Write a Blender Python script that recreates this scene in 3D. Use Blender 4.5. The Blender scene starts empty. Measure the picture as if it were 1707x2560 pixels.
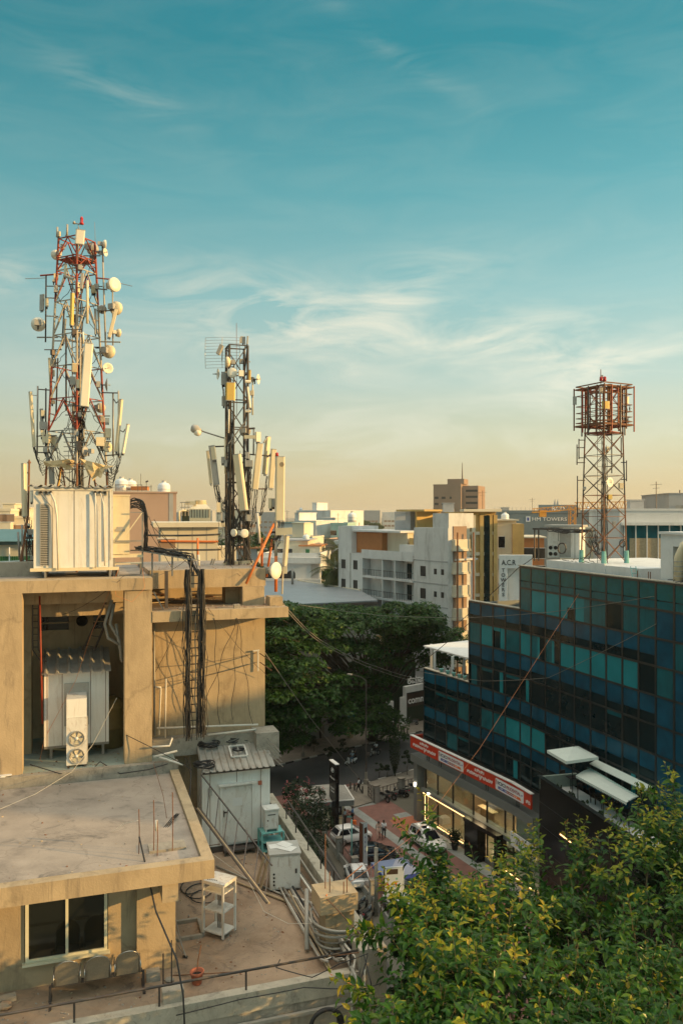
import bpy,bmesh,math,random
from mathutils import Vector,Matrix
R=math.radians
rnd=random.Random(7)
SC=bpy.context.scene
COL=SC.collection
# ---- camera, sky, sun, exposure
F,CX,HY,H=2000.0,853.5,1286.0,30.0
cam=bpy.data.cameras.new('camera')
cam.sensor_fit='HORIZONTAL'; cam.sensor_width=36.0
cam.lens=F/1707.0*36.0
cam.shift_y=6.0/1707.0
cam.clip_start=0.3; cam.clip_end=9000
camo=bpy.data.objects.new('camera',cam); COL.objects.link(camo)
camo.location=(0,0,H); camo.rotation_euler=(R(90),0,0)
SC.camera=camo
SUN_EL=R(11.0)
SUN_H=Vector((0.985,-0.168,0)).normalized()
SUN=Vector((SUN_H.x*math.cos(SUN_EL),SUN_H.y*math.cos(SUN_EL),math.sin(SUN_EL)))
sl=bpy.data.lights.new('sun','SUN'); sl.energy=5.0; sl.angle=R(0.6); sl.color=(1.0,0.61,0.22)
so=bpy.data.objects.new('sun',sl); COL.objects.link(so)
so.location=(60,-25,60); so.rotation_mode='QUATERNION'; so.rotation_quaternion=SUN.to_track_quat('Z','Y')
SC.view_settings.view_transform='Standard'; SC.view_settings.look='None'
SC.view_settings.exposure=0.27; SC.view_settings.gamma=1.0
def lin(r,g,b):
 return tuple(((c/255/12.92)if c/255<=0.04045 else((c/255+0.055)/1.055)**2.4)for c in(r,g,b))
def lin4(r,g,b,k=1.0):
 a=lin(r,g,b); return(a[0]*k,a[1]*k,a[2]*k,1)
W=bpy.data.worlds.new('World'); SC.world=W; W.use_nodes=True
def make_world():
 nt=W.node_tree; N=nt.nodes; K=nt.links; N.clear()
 out=N.new('ShaderNodeOutputWorld'); bg=N.new('ShaderNodeBackground')
 bg.inputs['Strength'].default_value=0.1
 sky=N.new('ShaderNodeTexSky'); sky.sky_type='NISHITA'; sky.sun_disc=False
 sky.sun_elevation=SUN_EL; sky.sun_rotation=math.atan2(SUN_H.x,SUN_H.y); sky.air_density=1.2; sky.dust_density=2.0
 tc=N.new('ShaderNodeTexCoord'); sp=N.new('ShaderNodeSeparateXYZ')
 K.new(tc.outputs['Generated'],sp.inputs[0])
 rp=N.new('ShaderNodeValToRGB'); cr=rp.color_ramp
 stops=[(0.0,(216,190,144)),(0.035,(214,196,152)),(0.085,(208,207,174)),(0.16,(188,208,196)),(0.26,(148,193,192)),(0.37,(98,168,175)),(0.5,(50,139,151)),(0.60,(52,134,148)),(0.75,(236,236,220)),(1.0,(255,242,220))]  # upper stops, above the view, are brightened as added fill light
 cr.elements[0].position=0; cr.elements[0].color=lin4(*stops[0][1])
 cr.elements[1].position=1; cr.elements[1].color=lin4(*stops[-1][1],k=2.7)
 for p,c in stops[1:-1]:
  e=cr.elements.new(p); e.color=lin4(*c)
 K.new(sp.outputs['Z'],rp.inputs['Fac'])
 dt=N.new('ShaderNodeVectorMath'); dt.operation='DOT_PRODUCT'; dt.inputs[1].default_value=SUN_H
 K.new(tc.outputs['Generated'],dt.inputs[0])
 mr=N.new('ShaderNodeMapRange'); mr.inputs[1].default_value=-0.9; mr.inputs[2].default_value=0.6
 mr.inputs[3].default_value=0.84; mr.inputs[4].default_value=1.30
 K.new(dt.outputs['Value'],mr.inputs[0])
 def mth(op,a,b=None,c=None):
  q=N.new('ShaderNodeMath'); q.operation=op
  for i,v in enumerate((a,b,c)):
   if v is None:continue
   if isinstance(v,(int,float)):q.inputs[i].default_value=v
   else:K.new(v,q.inputs[i])
  return q.outputs[0]
 yy=mth('MAXIMUM',sp.outputs['Y'],0.05); A=mth('DIVIDE',sp.outputs['X'],yy); B=mth('DIVIDE',sp.outputs['Z'],yy)
 wn=N.new('ShaderNodeTexNoise'); wn.inputs['Scale'].default_value=3.2; wn.inputs['Detail'].default_value=4; K.new(tc.outputs['Generated'],wn.inputs['Vector'])
 ws=N.new('ShaderNodeSeparateXYZ'); K.new(wn.outputs['Color'],ws.inputs[0])
 A=mth('ADD',A,mth('MULTIPLY',mth('SUBTRACT',ws.outputs['X'],0.5),0.16)); B=mth('ADD',B,mth('MULTIPLY',mth('SUBTRACT',ws.outputs['Y'],0.5),0.07))
 tot=None
 for a0,b0,sa,sb,sh,wt in((-0.13,0.252,0.13,0.042,-0.10,1.0),(0.055,0.262,0.10,0.035,0.35,0.7),(0.22,0.215,0.17,0.036,0.0,1.0),(0.31,0.175,0.16,0.022,0.28,0.6),(-0.41,0.30,0.07,0.04,0.3,0.4),(0.03,0.19,0.07,0.06,0.9,0.35),(-0.30,0.545,0.12,0.022,-0.42,0.17),(0.06,0.585,0.10,0.016,-0.75,0.14),(0.0,0.10,0.40,0.035,0.02,0.4),(-0.33,0.20,0.09,0.04,0.1,0.4)):
  da=mth('SUBTRACT',A,a0); db=mth('SUBTRACT',mth('SUBTRACT',B,b0),mth('MULTIPLY',da,sh))
  e1=mth('POWER',mth('DIVIDE',mth('ABSOLUTE',da),sa),2.0); e2=mth('POWER',mth('DIVIDE',mth('ABSOLUTE',db),sb),2.0)
  g=mth('MULTIPLY',mth('EXPONENT',mth('MULTIPLY',mth('ADD',e1,e2),-1.0)),wt)
  tot=g if tot is None else mth('ADD',tot,g)
 mp=N.new('ShaderNodeMapping'); mp.inputs['Scale'].default_value=(4.2,4.2,17.0); mp.inputs['Rotation'].default_value=(0,R(-13),0); mp.inputs['Location'].default_value=(1.3,0.6,0.4)
 K.new(tc.outputs['Generated'],mp.inputs[0])
 nz=N.new('ShaderNodeTexNoise'); nz.inputs['Scale'].default_value=1.5; nz.inputs['Detail'].default_value=10; nz.inputs['Roughness'].default_value=0.6; nz.inputs['Distortion'].default_value=1.0
 K.new(mp.outputs[0],nz.inputs['Vector'])
 cm=N.new('ShaderNodeMapRange'); cm.inputs[1].default_value=0.40; cm.inputs[2].default_value=0.68; cm.inputs[3].default_value=0; cm.inputs[4].default_value=1
 K.new(nz.outputs['Fac'],cm.inputs[0])
 m2_=mth('MINIMUM',mth('MULTIPLY',mth('MULTIPLY',cm.outputs[0],mth('ADD',tot,0.05)),1.1),0.85)
 class _O:outputs=[m2_]
 m2=_O
 mx=N.new('ShaderNodeMix'); mx.data_type='RGBA'; K.new(m2.outputs[0],mx.inputs['Factor']); K.new(rp.outputs['Color'],mx.inputs[6]); mx.inputs[7].default_value=lin4(232,232,212)
 sc=N.new('ShaderNodeVectorMath'); sc.operation='SCALE'; K.new(mx.outputs[2],sc.inputs[0]); K.new(mr.outputs[0],sc.inputs['Scale'])
 s10=N.new('ShaderNodeVectorMath'); s10.operation='SCALE'; K.new(sc.outputs[0],s10.inputs[0]); s10.inputs['Scale'].default_value=8.4
 fin=N.new('ShaderNodeMix'); fin.data_type='RGBA'; fin.inputs['Factor'].default_value=0.92
 K.new(sky.outputs[0],fin.inputs[6]); K.new(s10.outputs[0],fin.inputs[7])
 K.new(fin.outputs[2],bg.inputs['Color']); K.new(bg.outputs[0],out.inputs['Surface'])
make_world()
# ---- helpers
def P(px,py,Y):
 return Vector(((px-CX)/F*Y,Y,H-(py-HY)/F*Y))
def G(px,py,z=0.0):
 return P(px,py,(H-z)*F/(py-HY))
TH=R(18.3); CT,ST=math.cos(TH),math.sin(TH)
def L(u,v,z):
 return Vector((u*CT-v*ST,u*ST+v*CT,z))
def LV(px,py,v):
 k=(px-CX)/F
 return P(px,py,v/(CT-k*ST))
def UVZ(p):
 return(p.x*CT+p.y*ST,-p.x*ST+p.y*CT,p.z)
def D2(a):
 return Vector((math.cos(a),math.sin(a),0))
RL=Matrix.Rotation(TH,3,'Z')
UL,VL=Vector((CT,ST,0)),Vector((-ST,CT,0))
ZV=Vector((0,0,1))
def frame_from(d,up=ZV):
 z=d.normalized()
 x=up.cross(z)
 if x.length<1e-4:x=Vector((1,0,0)).cross(z)
 x.normalize(); y=z.cross(x)
 return x,y,z
class MB:
 def __init__(s):s.v=[]; s.f=[]; s.m=[]
 def add(s,vs,fs,mi=0):
  b=len(s.v); s.v.extend([Vector(p)for p in vs])
  for q in fs:s.f.append([b+i for i in q]); s.m.append(mi)
  return s
 def hexa(s,p,mi=0):
  return s.add(p,[(0,3,2,1),(4,5,6,7),(0,1,5,4),(1,2,6,5),(2,3,7,6),(3,0,4,7)],mi)
 def box(s,c,size,M=None,mi=0):
  c=Vector(c); x,y,z=size[0]/2,size[1]/2,size[2]/2
  p=[Vector(q)for q in((-x,-y,-z),(x,-y,-z),(x,y,-z),(-x,y,-z),(-x,-y,z),(x,-y,z),(x,y,z),(-x,y,z))]
  if M is not None:p=[M@q for q in p]
  return s.hexa([c+q for q in p],mi)
 def lbox(s,u0,u1,v0,v1,z0,z1,mi=0):
  return s.hexa([L(u0,v0,z0),L(u1,v0,z0),L(u1,v1,z0),L(u0,v1,z0),L(u0,v0,z1),L(u1,v0,z1),L(u1,v1,z1),L(u0,v1,z1)],mi)
 def obox(s,o,ex,ey,x0,x1,y0,y1,z0,z1,mi=0):
  f=lambda a,b,c:Vector((o.x,o.y,0))+ex*a+ey*b+ZV*c
  return s.hexa([f(x0,y0,z0),f(x1,y0,z0),f(x1,y1,z0),f(x0,y1,z0),f(x0,y0,z1),f(x1,y0,z1),f(x1,y1,z1),f(x0,y1,z1)],mi)
 def bar(s,a,b,w,h=None,up=ZV,mi=0):
  a=Vector(a); b=Vector(b); h=h or w
  if(b-a).length<1e-5:return s
  x,y,z=frame_from(b-a,up)
  x=x*(w/2); y=y*(h/2)
  return s.hexa([a-x-y,a+x-y,a+x+y,a-x+y,b-x-y,b+x-y,b+x+y,b-x+y],mi)
 def cyl(s,a,b,r0,r1=None,n=10,mi=0,caps=True):
  a=Vector(a); b=Vector(b); r1=r0 if r1 is None else r1
  x,y,z=frame_from(b-a)
  vs=[]
  for q,r in((a,r0),(b,r1)):
   for i in range(n):
    t=2*math.pi*i/n
    vs.append(q+x*(r*math.cos(t))+y*(r*math.sin(t)))
  fs=[(i,(i+1)%n,n+(i+1)%n,n+i)for i in range(n)]
  if caps:fs+=[tuple(reversed(range(n))),tuple(range(n,2*n))]
  return s.add(vs,fs,mi)
 def tube(s,pts,r,n=6,mi=0):
  pts=[Vector(p)for p in pts]; vs=[]; m=len(pts)
  x=None
  for i,p in enumerate(pts):
   d=(pts[min(i+1,m-1)]-pts[max(i-1,0)])
   if d.length<1e-6:d=Vector((0,0,1))
   d.normalize()
   if x is None:
    x,y,_=frame_from(d)
   else:
    x=x-d*x.dot(d)
    if x.length<1e-4:x,y,_=frame_from(d)
    x.normalize(); y=d.cross(x)
   rr=r[i]if isinstance(r,(list,tuple))else r
   for k in range(n):
    t=2*math.pi*k/n
    vs.append(p+x*(rr*math.cos(t))+y*(rr*math.sin(t)))
  fs=[]
  for i in range(m-1):
   for k in range(n):
    k2=(k+1)%n
    fs.append((i*n+k,i*n+k2,(i+1)*n+k2,(i+1)*n+k))
  fs+=[tuple(reversed(range(n))),tuple(range((m-1)*n,m*n))]
  return s.add(vs,fs,mi)
 def lathe(s,o,axis,prof,n=16,mi=0):
  o=Vector(o); x,y,z=frame_from(Vector(axis)); vs=[]
  for h,r in prof:
   for k in range(n):
    t=2*math.pi*k/n
    vs.append(o+z*h+x*(r*math.cos(t))+y*(r*math.sin(t)))
  fs=[]
  for i in range(len(prof)-1):
   for k in range(n):
    k2=(k+1)%n
    fs.append((i*n+k,i*n+k2,(i+1)*n+k2,(i+1)*n+k))
  fs+=[tuple(reversed(range(n))),tuple(range((len(prof)-1)*n,len(prof)*n))]
  return s.add(vs,fs,mi)
 def prism(s,poly,vec,mi=0):
  n=len(poly); vec=Vector(vec); poly=[Vector(p)for p in poly]
  return s.add(poly+[p+vec for p in poly],[tuple(reversed(range(n))),tuple(range(n,2*n))]+[(i,(i+1)%n,n+(i+1)%n,n+i)for i in range(n)],mi)
 def quad(s,a,b,c,d,mi=0):return s.add([a,b,c,d],[(0,1,2,3)],mi)
BASE={}
def link(o):COL.objects.link(o); return o
def mesh_of(mb,name,mats,off,smooth):
 me=bpy.data.meshes.new(name)
 me.from_pydata([tuple(p-off)for p in mb.v],[],mb.f)
 for m in(mats if isinstance(mats,(list,tuple))else[mats]):me.materials.append(m)
 if any(mb.m):me.polygons.foreach_set('material_index',mb.m)
 if smooth:me.polygons.foreach_set('use_smooth',[True]*len(mb.f))
 me.update(); return me
def part(name,mb,mats,parent,smooth=False,label=None):
 off=BASE.get(parent.name,Vector((0,0,0)))
 o=link(bpy.data.objects.new(name,mesh_of(mb,name,mats,off,smooth)))
 o.parent=parent; BASE[o.name]=off
 if label:o['label']=label
 return o
def tag(o,label,cat,group=None):
 o['label']=label; o['category']=cat
 if group:o['group']=group
 return o
def thing(name,label,cat,loc=(0,0,0),group=None):
 o=link(bpy.data.objects.new(name,None)); o.location=loc; o.empty_display_size=0.3
 BASE[o.name]=Vector(loc); return tag(o,label,cat,group)
def single(name,mb,mats,label,cat,group=None,smooth=False,kind=None):
 lo=[min(p[i]for p in mb.v)for i in range(3)]; hi=[max(p[i]for p in mb.v)for i in range(3)]
 off=Vector(((lo[0]+hi[0])/2,(lo[1]+hi[1])/2,lo[2]))
 o=link(bpy.data.objects.new(name,mesh_of(mb,name,mats,off,smooth))); o.location=off; BASE[o.name]=off
 if label:tag(o,label,cat,group)
 if kind:o['kind']=kind
 return o
def struct(name,mb,mats,smooth=False):
 return single(name,mb,mats,None,None,None,smooth,'structure')
def copy_tree(o,parent=None):
 c=o.copy(); COL.objects.link(c); c.parent=parent
 for ch in list(o.children):copy_tree(ch,c)
 return c
def place(root,loc,rz,label=None,group=None):
 root.location=loc; root.rotation_euler=(0,0,rz)
 if label:root['label']=label
 if group:root['group']=group
 return root
def sag(a,b,dz,n=14,wob=0.0):
 a=Vector(a); b=Vector(b); out=[]
 for i in range(n+1):
  t=i/n
  p=a.lerp(b,t)-ZV*(4*dz*t*(1-t))
  if wob and 0<i<n:p=p+Vector((rnd.uniform(-wob,wob),rnd.uniform(-wob,wob),rnd.uniform(-wob,wob)))
  out.append(p)
 return out
def text_mb(body,size,o,ex,ey,depth=0.01,align='CENTER',width=None,bold=0.0,shear=0.0,mi=0,mb=None):
 cu=bpy.data.curves.new('lettering','FONT'); cu.body=body; cu.size=size; cu.align_x=align; cu.align_y='CENTER'
 cu.extrude=depth/2; cu.offset=bold; cu.shear=shear; cu.resolution_u=3
 ob=bpy.data.objects.new('lettering',cu); COL.objects.link(ob)
 dg=bpy.context.evaluated_depsgraph_get(); ev=ob.evaluated_get(dg); me=ev.to_mesh()
 k=1.0
 if width and len(me.vertices):
  w=max(v.co.x for v in me.vertices)-min(v.co.x for v in me.vertices)
  if w>0:k=width/w
 ez=ex.cross(ey); mb=mb or MB()
 o=Vector(o)
 mb.add([o+ex*(v.co.x*k)+ey*v.co.y+ez*(v.co.z+depth/2)for v in me.vertices],[tuple(p.vertices)for p in me.polygons],mi)
 ev.to_mesh_clear(); bpy.data.objects.remove(ob); bpy.data.curves.remove(cu)
 return mb
 # ---- materials
def mat(name,col,rough=0.8,var=0.15,scale=3.0,stain=None,stain_amt=0.0,stain_scale=1.2,streak=0.0,bump=0.0,bscale=25.0,metal=0.0,emit=None,estr=0.0,spec=0.5,coat=0.0,tint=None,stain2=None,crack=0.0,joint=None):
 m=bpy.data.materials.new(name); m.use_nodes=True
 nt=m.node_tree; N=nt.nodes; K=nt.links; b=N['Principled BSDF']
 b.inputs['Roughness'].default_value=rough; b.inputs['Metallic'].default_value=metal
 b.inputs['Specular IOR Level'].default_value=spec; b.inputs['Coat Weight'].default_value=coat
 if tint:b.inputs['Specular Tint'].default_value=tuple(tint)+(1,)
 g=N.new('ShaderNodeNewGeometry')
 nz=N.new('ShaderNodeTexNoise'); nz.inputs['Scale'].default_value=scale; nz.inputs['Detail'].default_value=6; nz.inputs['Roughness'].default_value=0.62
 K.new(g.outputs['Position'],nz.inputs['Vector'])
 mr=N.new('ShaderNodeMapRange'); mr.inputs[1].default_value=0.28; mr.inputs[2].default_value=0.72; K.new(nz.outputs['Fac'],mr.inputs[0])
 mx=N.new('ShaderNodeMix'); mx.data_type='RGBA'; K.new(mr.outputs[0],mx.inputs['Factor'])
 mx.inputs[6].default_value=tuple(c*(1-var)for c in col[:3])+(1,); mx.inputs[7].default_value=tuple(min(1,c*(1+var))for c in col[:3])+(1,)
 last=mx.outputs[2]
 if stain is not None:
  n2=N.new('ShaderNodeTexNoise'); n2.inputs['Scale'].default_value=stain_scale; n2.inputs['Detail'].default_value=8; n2.inputs['Roughness'].default_value=0.7; n2.inputs['Distortion'].default_value=0.6
  if streak:
   mp=N.new('ShaderNodeMapping'); mp.inputs['Scale'].default_value=(1,1,streak); K.new(g.outputs['Position'],mp.inputs[0]); K.new(mp.outputs[0],n2.inputs['Vector'])
  else:K.new(g.outputs['Position'],n2.inputs['Vector'])
  m3=N.new('ShaderNodeMapRange'); m3.inputs[1].default_value=0.5; m3.inputs[2].default_value=0.72; m3.inputs[4].default_value=stain_amt; K.new(n2.outputs['Fac'],m3.inputs[0])
  x2=N.new('ShaderNodeMix'); x2.data_type='RGBA'; K.new(m3.outputs[0],x2.inputs['Factor']); K.new(last,x2.inputs[6]); x2.inputs[7].default_value=tuple(stain[:3])+(1,)
  last=x2.outputs[2]
 if stain2:
  c2,a2,s2,z2=stain2
  n4=N.new('ShaderNodeTexNoise'); n4.inputs['Scale'].default_value=s2; n4.inputs['Detail'].default_value=10; n4.inputs['Roughness'].default_value=0.75; n4.inputs['Distortion'].default_value=1.2
  mp2=N.new('ShaderNodeMapping'); mp2.inputs['Scale'].default_value=(1,1,z2); mp2.inputs['Location'].default_value=(7.3,2.1,4.4); K.new(g.outputs['Position'],mp2.inputs[0]); K.new(mp2.outputs[0],n4.inputs['Vector'])
  m4=N.new('ShaderNodeMapRange'); m4.inputs[1].default_value=0.54; m4.inputs[2].default_value=0.66; m4.inputs[4].default_value=a2; K.new(n4.outputs['Fac'],m4.inputs[0])
  x4=N.new('ShaderNodeMix'); x4.data_type='RGBA'; K.new(m4.outputs[0],x4.inputs['Factor']); K.new(last,x4.inputs[6]); x4.inputs[7].default_value=tuple(c2)+(1,); last=x4.outputs[2]
 if crack:
  vo=N.new('ShaderNodeTexVoronoi'); vo.feature='DISTANCE_TO_EDGE'; vo.inputs['Scale'].default_value=crack
  wv=N.new('ShaderNodeTexNoise'); wv.inputs['Scale'].default_value=2.2; wv.inputs['Detail'].default_value=6; K.new(g.outputs['Position'],wv.inputs['Vector'])
  va=N.new('ShaderNodeVectorMath'); va.operation='MULTIPLY_ADD'; K.new(wv.outputs['Color'],va.inputs[0]); va.inputs[1].default_value=(0.9,0.9,0.9); K.new(g.outputs['Position'],va.inputs[2]); K.new(va.outputs[0],vo.inputs['Vector'])
  m5=N.new('ShaderNodeMapRange'); m5.inputs[1].default_value=0.0; m5.inputs[2].default_value=0.012; m5.inputs[3].default_value=0.3; m5.inputs[4].default_value=0.0; K.new(vo.outputs['Distance'],m5.inputs[0])
  x5=N.new('ShaderNodeMix'); x5.data_type='RGBA'; K.new(m5.outputs[0],x5.inputs['Factor']); K.new(last,x5.inputs[6]); x5.inputs[7].default_value=tuple(c*0.35 for c in col[:3])+(1,); last=x5.outputs[2]
 K.new(last,b.inputs['Base Color'])
 if bump:
  n3=N.new('ShaderNodeTexNoise'); n3.inputs['Scale'].default_value=bscale; n3.inputs['Detail'].default_value=5; K.new(g.outputs['Position'],n3.inputs['Vector'])
  bp=N.new('ShaderNodeBump'); bp.inputs['Strength'].default_value=bump; bp.inputs['Distance'].default_value=0.02; K.new(n3.outputs['Fac'],bp.inputs['Height']); K.new(bp.outputs[0],b.inputs['Normal'])
 if emit:b.inputs['Emission Color'].default_value=tuple(emit)+(1,); b.inputs['Emission Strength'].default_value=estr
 return m
def leafmat(name,c0,c1,c2,scale=0.9,rough=0.5,trans=0.35,spread=0.5):
# leaves: colour varies from leaf to leaf, light passes through
 m=bpy.data.materials.new(name); m.use_nodes=True
 nt=m.node_tree; N=nt.nodes; K=nt.links; b=N['Principled BSDF']; out=N['Material Output']
 g=N.new('ShaderNodeNewGeometry')
 rp=N.new('ShaderNodeValToRGB'); cr=rp.color_ramp
 cr.elements[0].position=0.1; cr.elements[0].color=tuple(c0)+(1,); cr.elements[1].position=0.95; cr.elements[1].color=tuple(c2)+(1,)
 e=cr.elements.new(0.6); e.color=tuple(c1)+(1,)
 nz=N.new('ShaderNodeTexNoise'); nz.inputs['Scale'].default_value=scale; nz.inputs['Detail'].default_value=3
 K.new(g.outputs['Position'],nz.inputs['Vector'])
 mx=N.new('ShaderNodeMix'); mx.data_type='FLOAT'; mx.inputs['Factor'].default_value=spread
 K.new(g.outputs['Random Per Island'],mx.inputs[2]); K.new(nz.outputs['Fac'],mx.inputs[3]); K.new(mx.outputs[0],rp.inputs['Fac'])
 K.new(rp.outputs['Color'],b.inputs['Base Color']); b.inputs['Roughness'].default_value=rough; b.inputs['Specular IOR Level'].default_value=0.35
 t=N.new('ShaderNodeBsdfTranslucent'); K.new(rp.outputs['Color'],t.inputs['Color'])
 ms=N.new('ShaderNodeMixShader'); ms.inputs[0].default_value=trans
 K.new(b.outputs[0],ms.inputs[1]); K.new(t.outputs[0],ms.inputs[2]); K.new(ms.outputs[0],out.inputs['Surface'])
 return m
def glassmat(name,tint,rough=0.05):
 m=bpy.data.materials.new(name); m.use_nodes=True
 nt=m.node_tree; N=nt.nodes; K=nt.links; N.remove(N['Principled BSDF']); out=N['Material Output']
 tr=N.new('ShaderNodeBsdfTransparent'); tr.inputs[0].default_value=tuple(tint)+(1,)
 gl=N.new('ShaderNodeBsdfGlossy'); gl.inputs['Roughness'].default_value=rough
 fr=N.new('ShaderNodeLayerWeight'); fr.inputs['Blend'].default_value=0.12
 ms=N.new('ShaderNodeMixShader'); K.new(fr.outputs['Facing'],ms.inputs[0]); K.new(tr.outputs[0],ms.inputs[1]); K.new(gl.outputs[0],ms.inputs[2]); K.new(ms.outputs[0],out.inputs['Surface'])
 return m
M={}
M['plaster']=mat('beige_plaster',(0.445,0.345,0.22),0.9,0.14,1.1,(0.25,0.185,0.115),0.6,1.3,0.25,0.3,22,stain2=((0.15,0.12,0.09),0.55,2.8,0.11),crack=0.16)
M['plaster_grey']=mat('weathered_grey_plaster',(0.38,0.34,0.28),0.9,0.14,1.3,(0.20,0.18,0.15),0.6,1.2,0.3,0.3,22,stain2=((0.12,0.11,0.09),0.6,2.2,0.2),crack=0.3)
M['roofcement']=mat('roof_cement',(0.35,0.30,0.255),0.85,0.2,0.9,(0.19,0.165,0.145),0.75,0.7,0,0.25,14,stain2=((0.10,0.095,0.09),0.7,0.9,1),crack=0.35)
M['terrace']=mat('terrace_screed',(0.32,0.235,0.165),0.9,0.25,1.1,(0.20,0.125,0.075),0.75,0.8,0,0.3,16,stain2=((0.085,0.07,0.06),0.7,1.3,1),crack=0.45)
M['concrete']=mat('raw_concrete',(0.34,0.31,0.26),0.9,0.2,2.0,(0.14,0.13,0.12),0.6,1.5,0,0.35,20,stain2=((0.08,0.075,0.07),0.6,2.5,0.6),crack=0.7)
M['coping']=mat('pale_coping',(0.46,0.42,0.34),0.9,0.16,2.5,(0.22,0.19,0.15),0.6,2.2,0,0.3,24,stain2=((0.12,0.11,0.10),0.6,3.0,1),crack=0.8)
M['greenfloor']=mat('weathered_green_paint',(0.30,0.37,0.34),0.85,0.2,1.6,(0.22,0.2,0.17),0.7,1.2,0,0.2,20)
M['shelter']=mat('white_sandwich_panel',(0.78,0.77,0.73),0.5,0.05,1.0,(0.42,0.36,0.27),0.45,1.1,0.25,stain2=((0.30,0.18,0.09),0.4,3.0,0.12))
M['sheet']=mat('corrugated_sheet',(0.42,0.41,0.38),0.55,0.14,2.0,(0.25,0.17,0.11),0.6,1.8,0,0,20,0.3)
M['cream']=mat('cream_plastic',(0.72,0.63,0.44),0.45,0.07,1.5,(0.45,0.36,0.2),0.3,2.0,0.3)
M['creamwhite']=mat('white_radome',(0.80,0.76,0.64),0.4,0.05,1.2,(0.55,0.48,0.34),0.2,2.0,0.3)
M['ochre']=mat('yellowed_plastic',(0.68,0.47,0.12),0.5,0.06,2.0)
M['greybox']=mat('grey_painted_steel',(0.40,0.39,0.36),0.5,0.1,3.0,(0.25,0.17,0.1),0.35,4.0)
M['whitebox']=mat('white_painted_steel',(0.70,0.69,0.65),0.45,0.06,3.0,(0.40,0.32,0.22),0.5,2.5,0.4,stain2=((0.25,0.13,0.06),0.6,5.0,0.35))
M['galv']=mat('galvanised_steel',(0.30,0.29,0.27),0.5,0.18,3.0,(0.22,0.13,0.07),0.4,3.0,0,0,20,0.5)
M['darksteel']=mat('dark_steel',(0.085,0.075,0.07),0.55,0.2,3.0,(0.14,0.06,0.03),0.4,4.0,0,0,20,0.3)
M['rust']=mat('rusty_steel',(0.20,0.09,0.045),0.85,0.35,6.0,(0.08,0.045,0.03),0.5,5.0)
M['redsteel']=mat('red_tower_paint',(0.30,0.045,0.022),0.6,0.22,3.0,(0.17,0.06,0.03),0.5,3.0)
M['whitesteel']=mat('white_tower_paint',(0.44,0.40,0.33),0.6,0.15,3.0,(0.30,0.18,0.10),0.5,3.0)
M['orange']=mat('orange_paint',(0.70,0.20,0.05),0.55,0.15,3.0,(0.35,0.13,0.06),0.4,3.0)
M['cable']=mat('black_cable',(0.022,0.022,0.024),0.5,0.3,8.0)
M['greycable']=mat('grey_cable',(0.20,0.18,0.15),0.6,0.3,5.0)
M['whitecable']=mat('pale_cable',(0.62,0.57,0.48),0.5,0.1,5.0)
M['orangecable']=mat('orange_cable',(0.70,0.24,0.08),0.5,0.1,5.0)
M['pvc']=mat('white_pvc_pipe',(0.70,0.67,0.60),0.4,0.06,4.0,(0.4,0.33,0.25),0.4,4.0)
M['pvcgrey']=mat('grey_pvc_pipe',(0.35,0.33,0.29),0.45,0.12,4.0,(0.2,0.17,0.13),0.4,4.0)
M['darkglass']=mat('dark_window_glass',(0.012,0.014,0.012),0.07,0.2,1.0,spec=0.6)
M['void']=mat('dark_interior',(0.02,0.018,0.016),0.9,0.3,2.0)
M['winframe']=mat('cream_window_frame',(0.72,0.68,0.50),0.45,0.05,3.0)
M['wood']=mat('weathered_board',(0.42,0.32,0.20),0.85,0.2,5.0,(0.22,0.16,0.1),0.4,4.0)
M['turq']=mat('turquoise_paint',(0.16,0.42,0.40),0.5,0.1,4.0,(0.2,0.17,0.12),0.4,5.0)
M['terracotta']=mat('terracotta',(0.42,0.13,0.07),0.8,0.12,6.0)
M['brick']=mat('broken_brick',(0.36,0.28,0.2),0.9,0.25,9.0,(0.4,0.15,0.08),0.5,5.0)
M['canvas']=mat('weathered_canvas',(0.60,0.47,0.27),0.9,0.15,3.0,(0.3,0.2,0.1),0.5,2.0)
M['rubber']=mat('black_rubber',(0.018,0.018,0.018),0.7,0.2,5.0)
M['chrome']=mat('satin_steel',(0.42,0.40,0.36),0.3,0.05,5.0,metal=0.8)
M['perf']=mat('perforated_steel_seat',(0.38,0.35,0.28),0.4,0.15,30.0,metal=0.6)
M['drum']=mat('dark_olive_plastic',(0.14,0.12,0.05),0.5,0.15,3.0)
M['red']=mat('red_lens',(0.45,0.02,0.02),0.3,0.1,4.0)
M['labelwhite']=mat('sticker_paper',(0.7,0.7,0.68),0.6,0.05)
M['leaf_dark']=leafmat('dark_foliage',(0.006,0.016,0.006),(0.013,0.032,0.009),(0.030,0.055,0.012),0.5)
M['leaf_rain']=leafmat('rain_tree_foliage',(0.010,0.042,0.008),(0.032,0.095,0.012),(0.095,0.155,0.018),0.28,spread=0.55)
M['leaf_mid']=leafmat('mid_green_foliage',(0.025,0.055,0.014),(0.06,0.10,0.02),(0.12,0.14,0.03),0.3)
M['leaf_palm']=leafmat('palm_foliage',(0.03,0.05,0.014),(0.07,0.09,0.025),(0.16,0.13,0.04),0.6)
M['leaf_fig']=leafmat('broad_leaf',(0.008,0.045,0.008),(0.040,0.125,0.010),(0.15,0.24,0.012),0.8,0.36,0.34,0.45)
M['leaf_young_sunlit']=leafmat('young_sunlit_leaf',(0.17,0.24,0.018),(0.36,0.36,0.025),(0.50,0.34,0.04),1.6,0.4,0.45,0.2)  # young leaf yellow with golden sunlight put into the colour
M['leaf_bud']=leafmat('red_bud',(0.25,0.10,0.04),(0.35,0.13,0.05),(0.42,0.2,0.07),2.0,0.5,0.3,0.2)
M['flower']=mat('pink_flower',(0.36,0.09,0.10),0.7,0.25,9.0)
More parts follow.
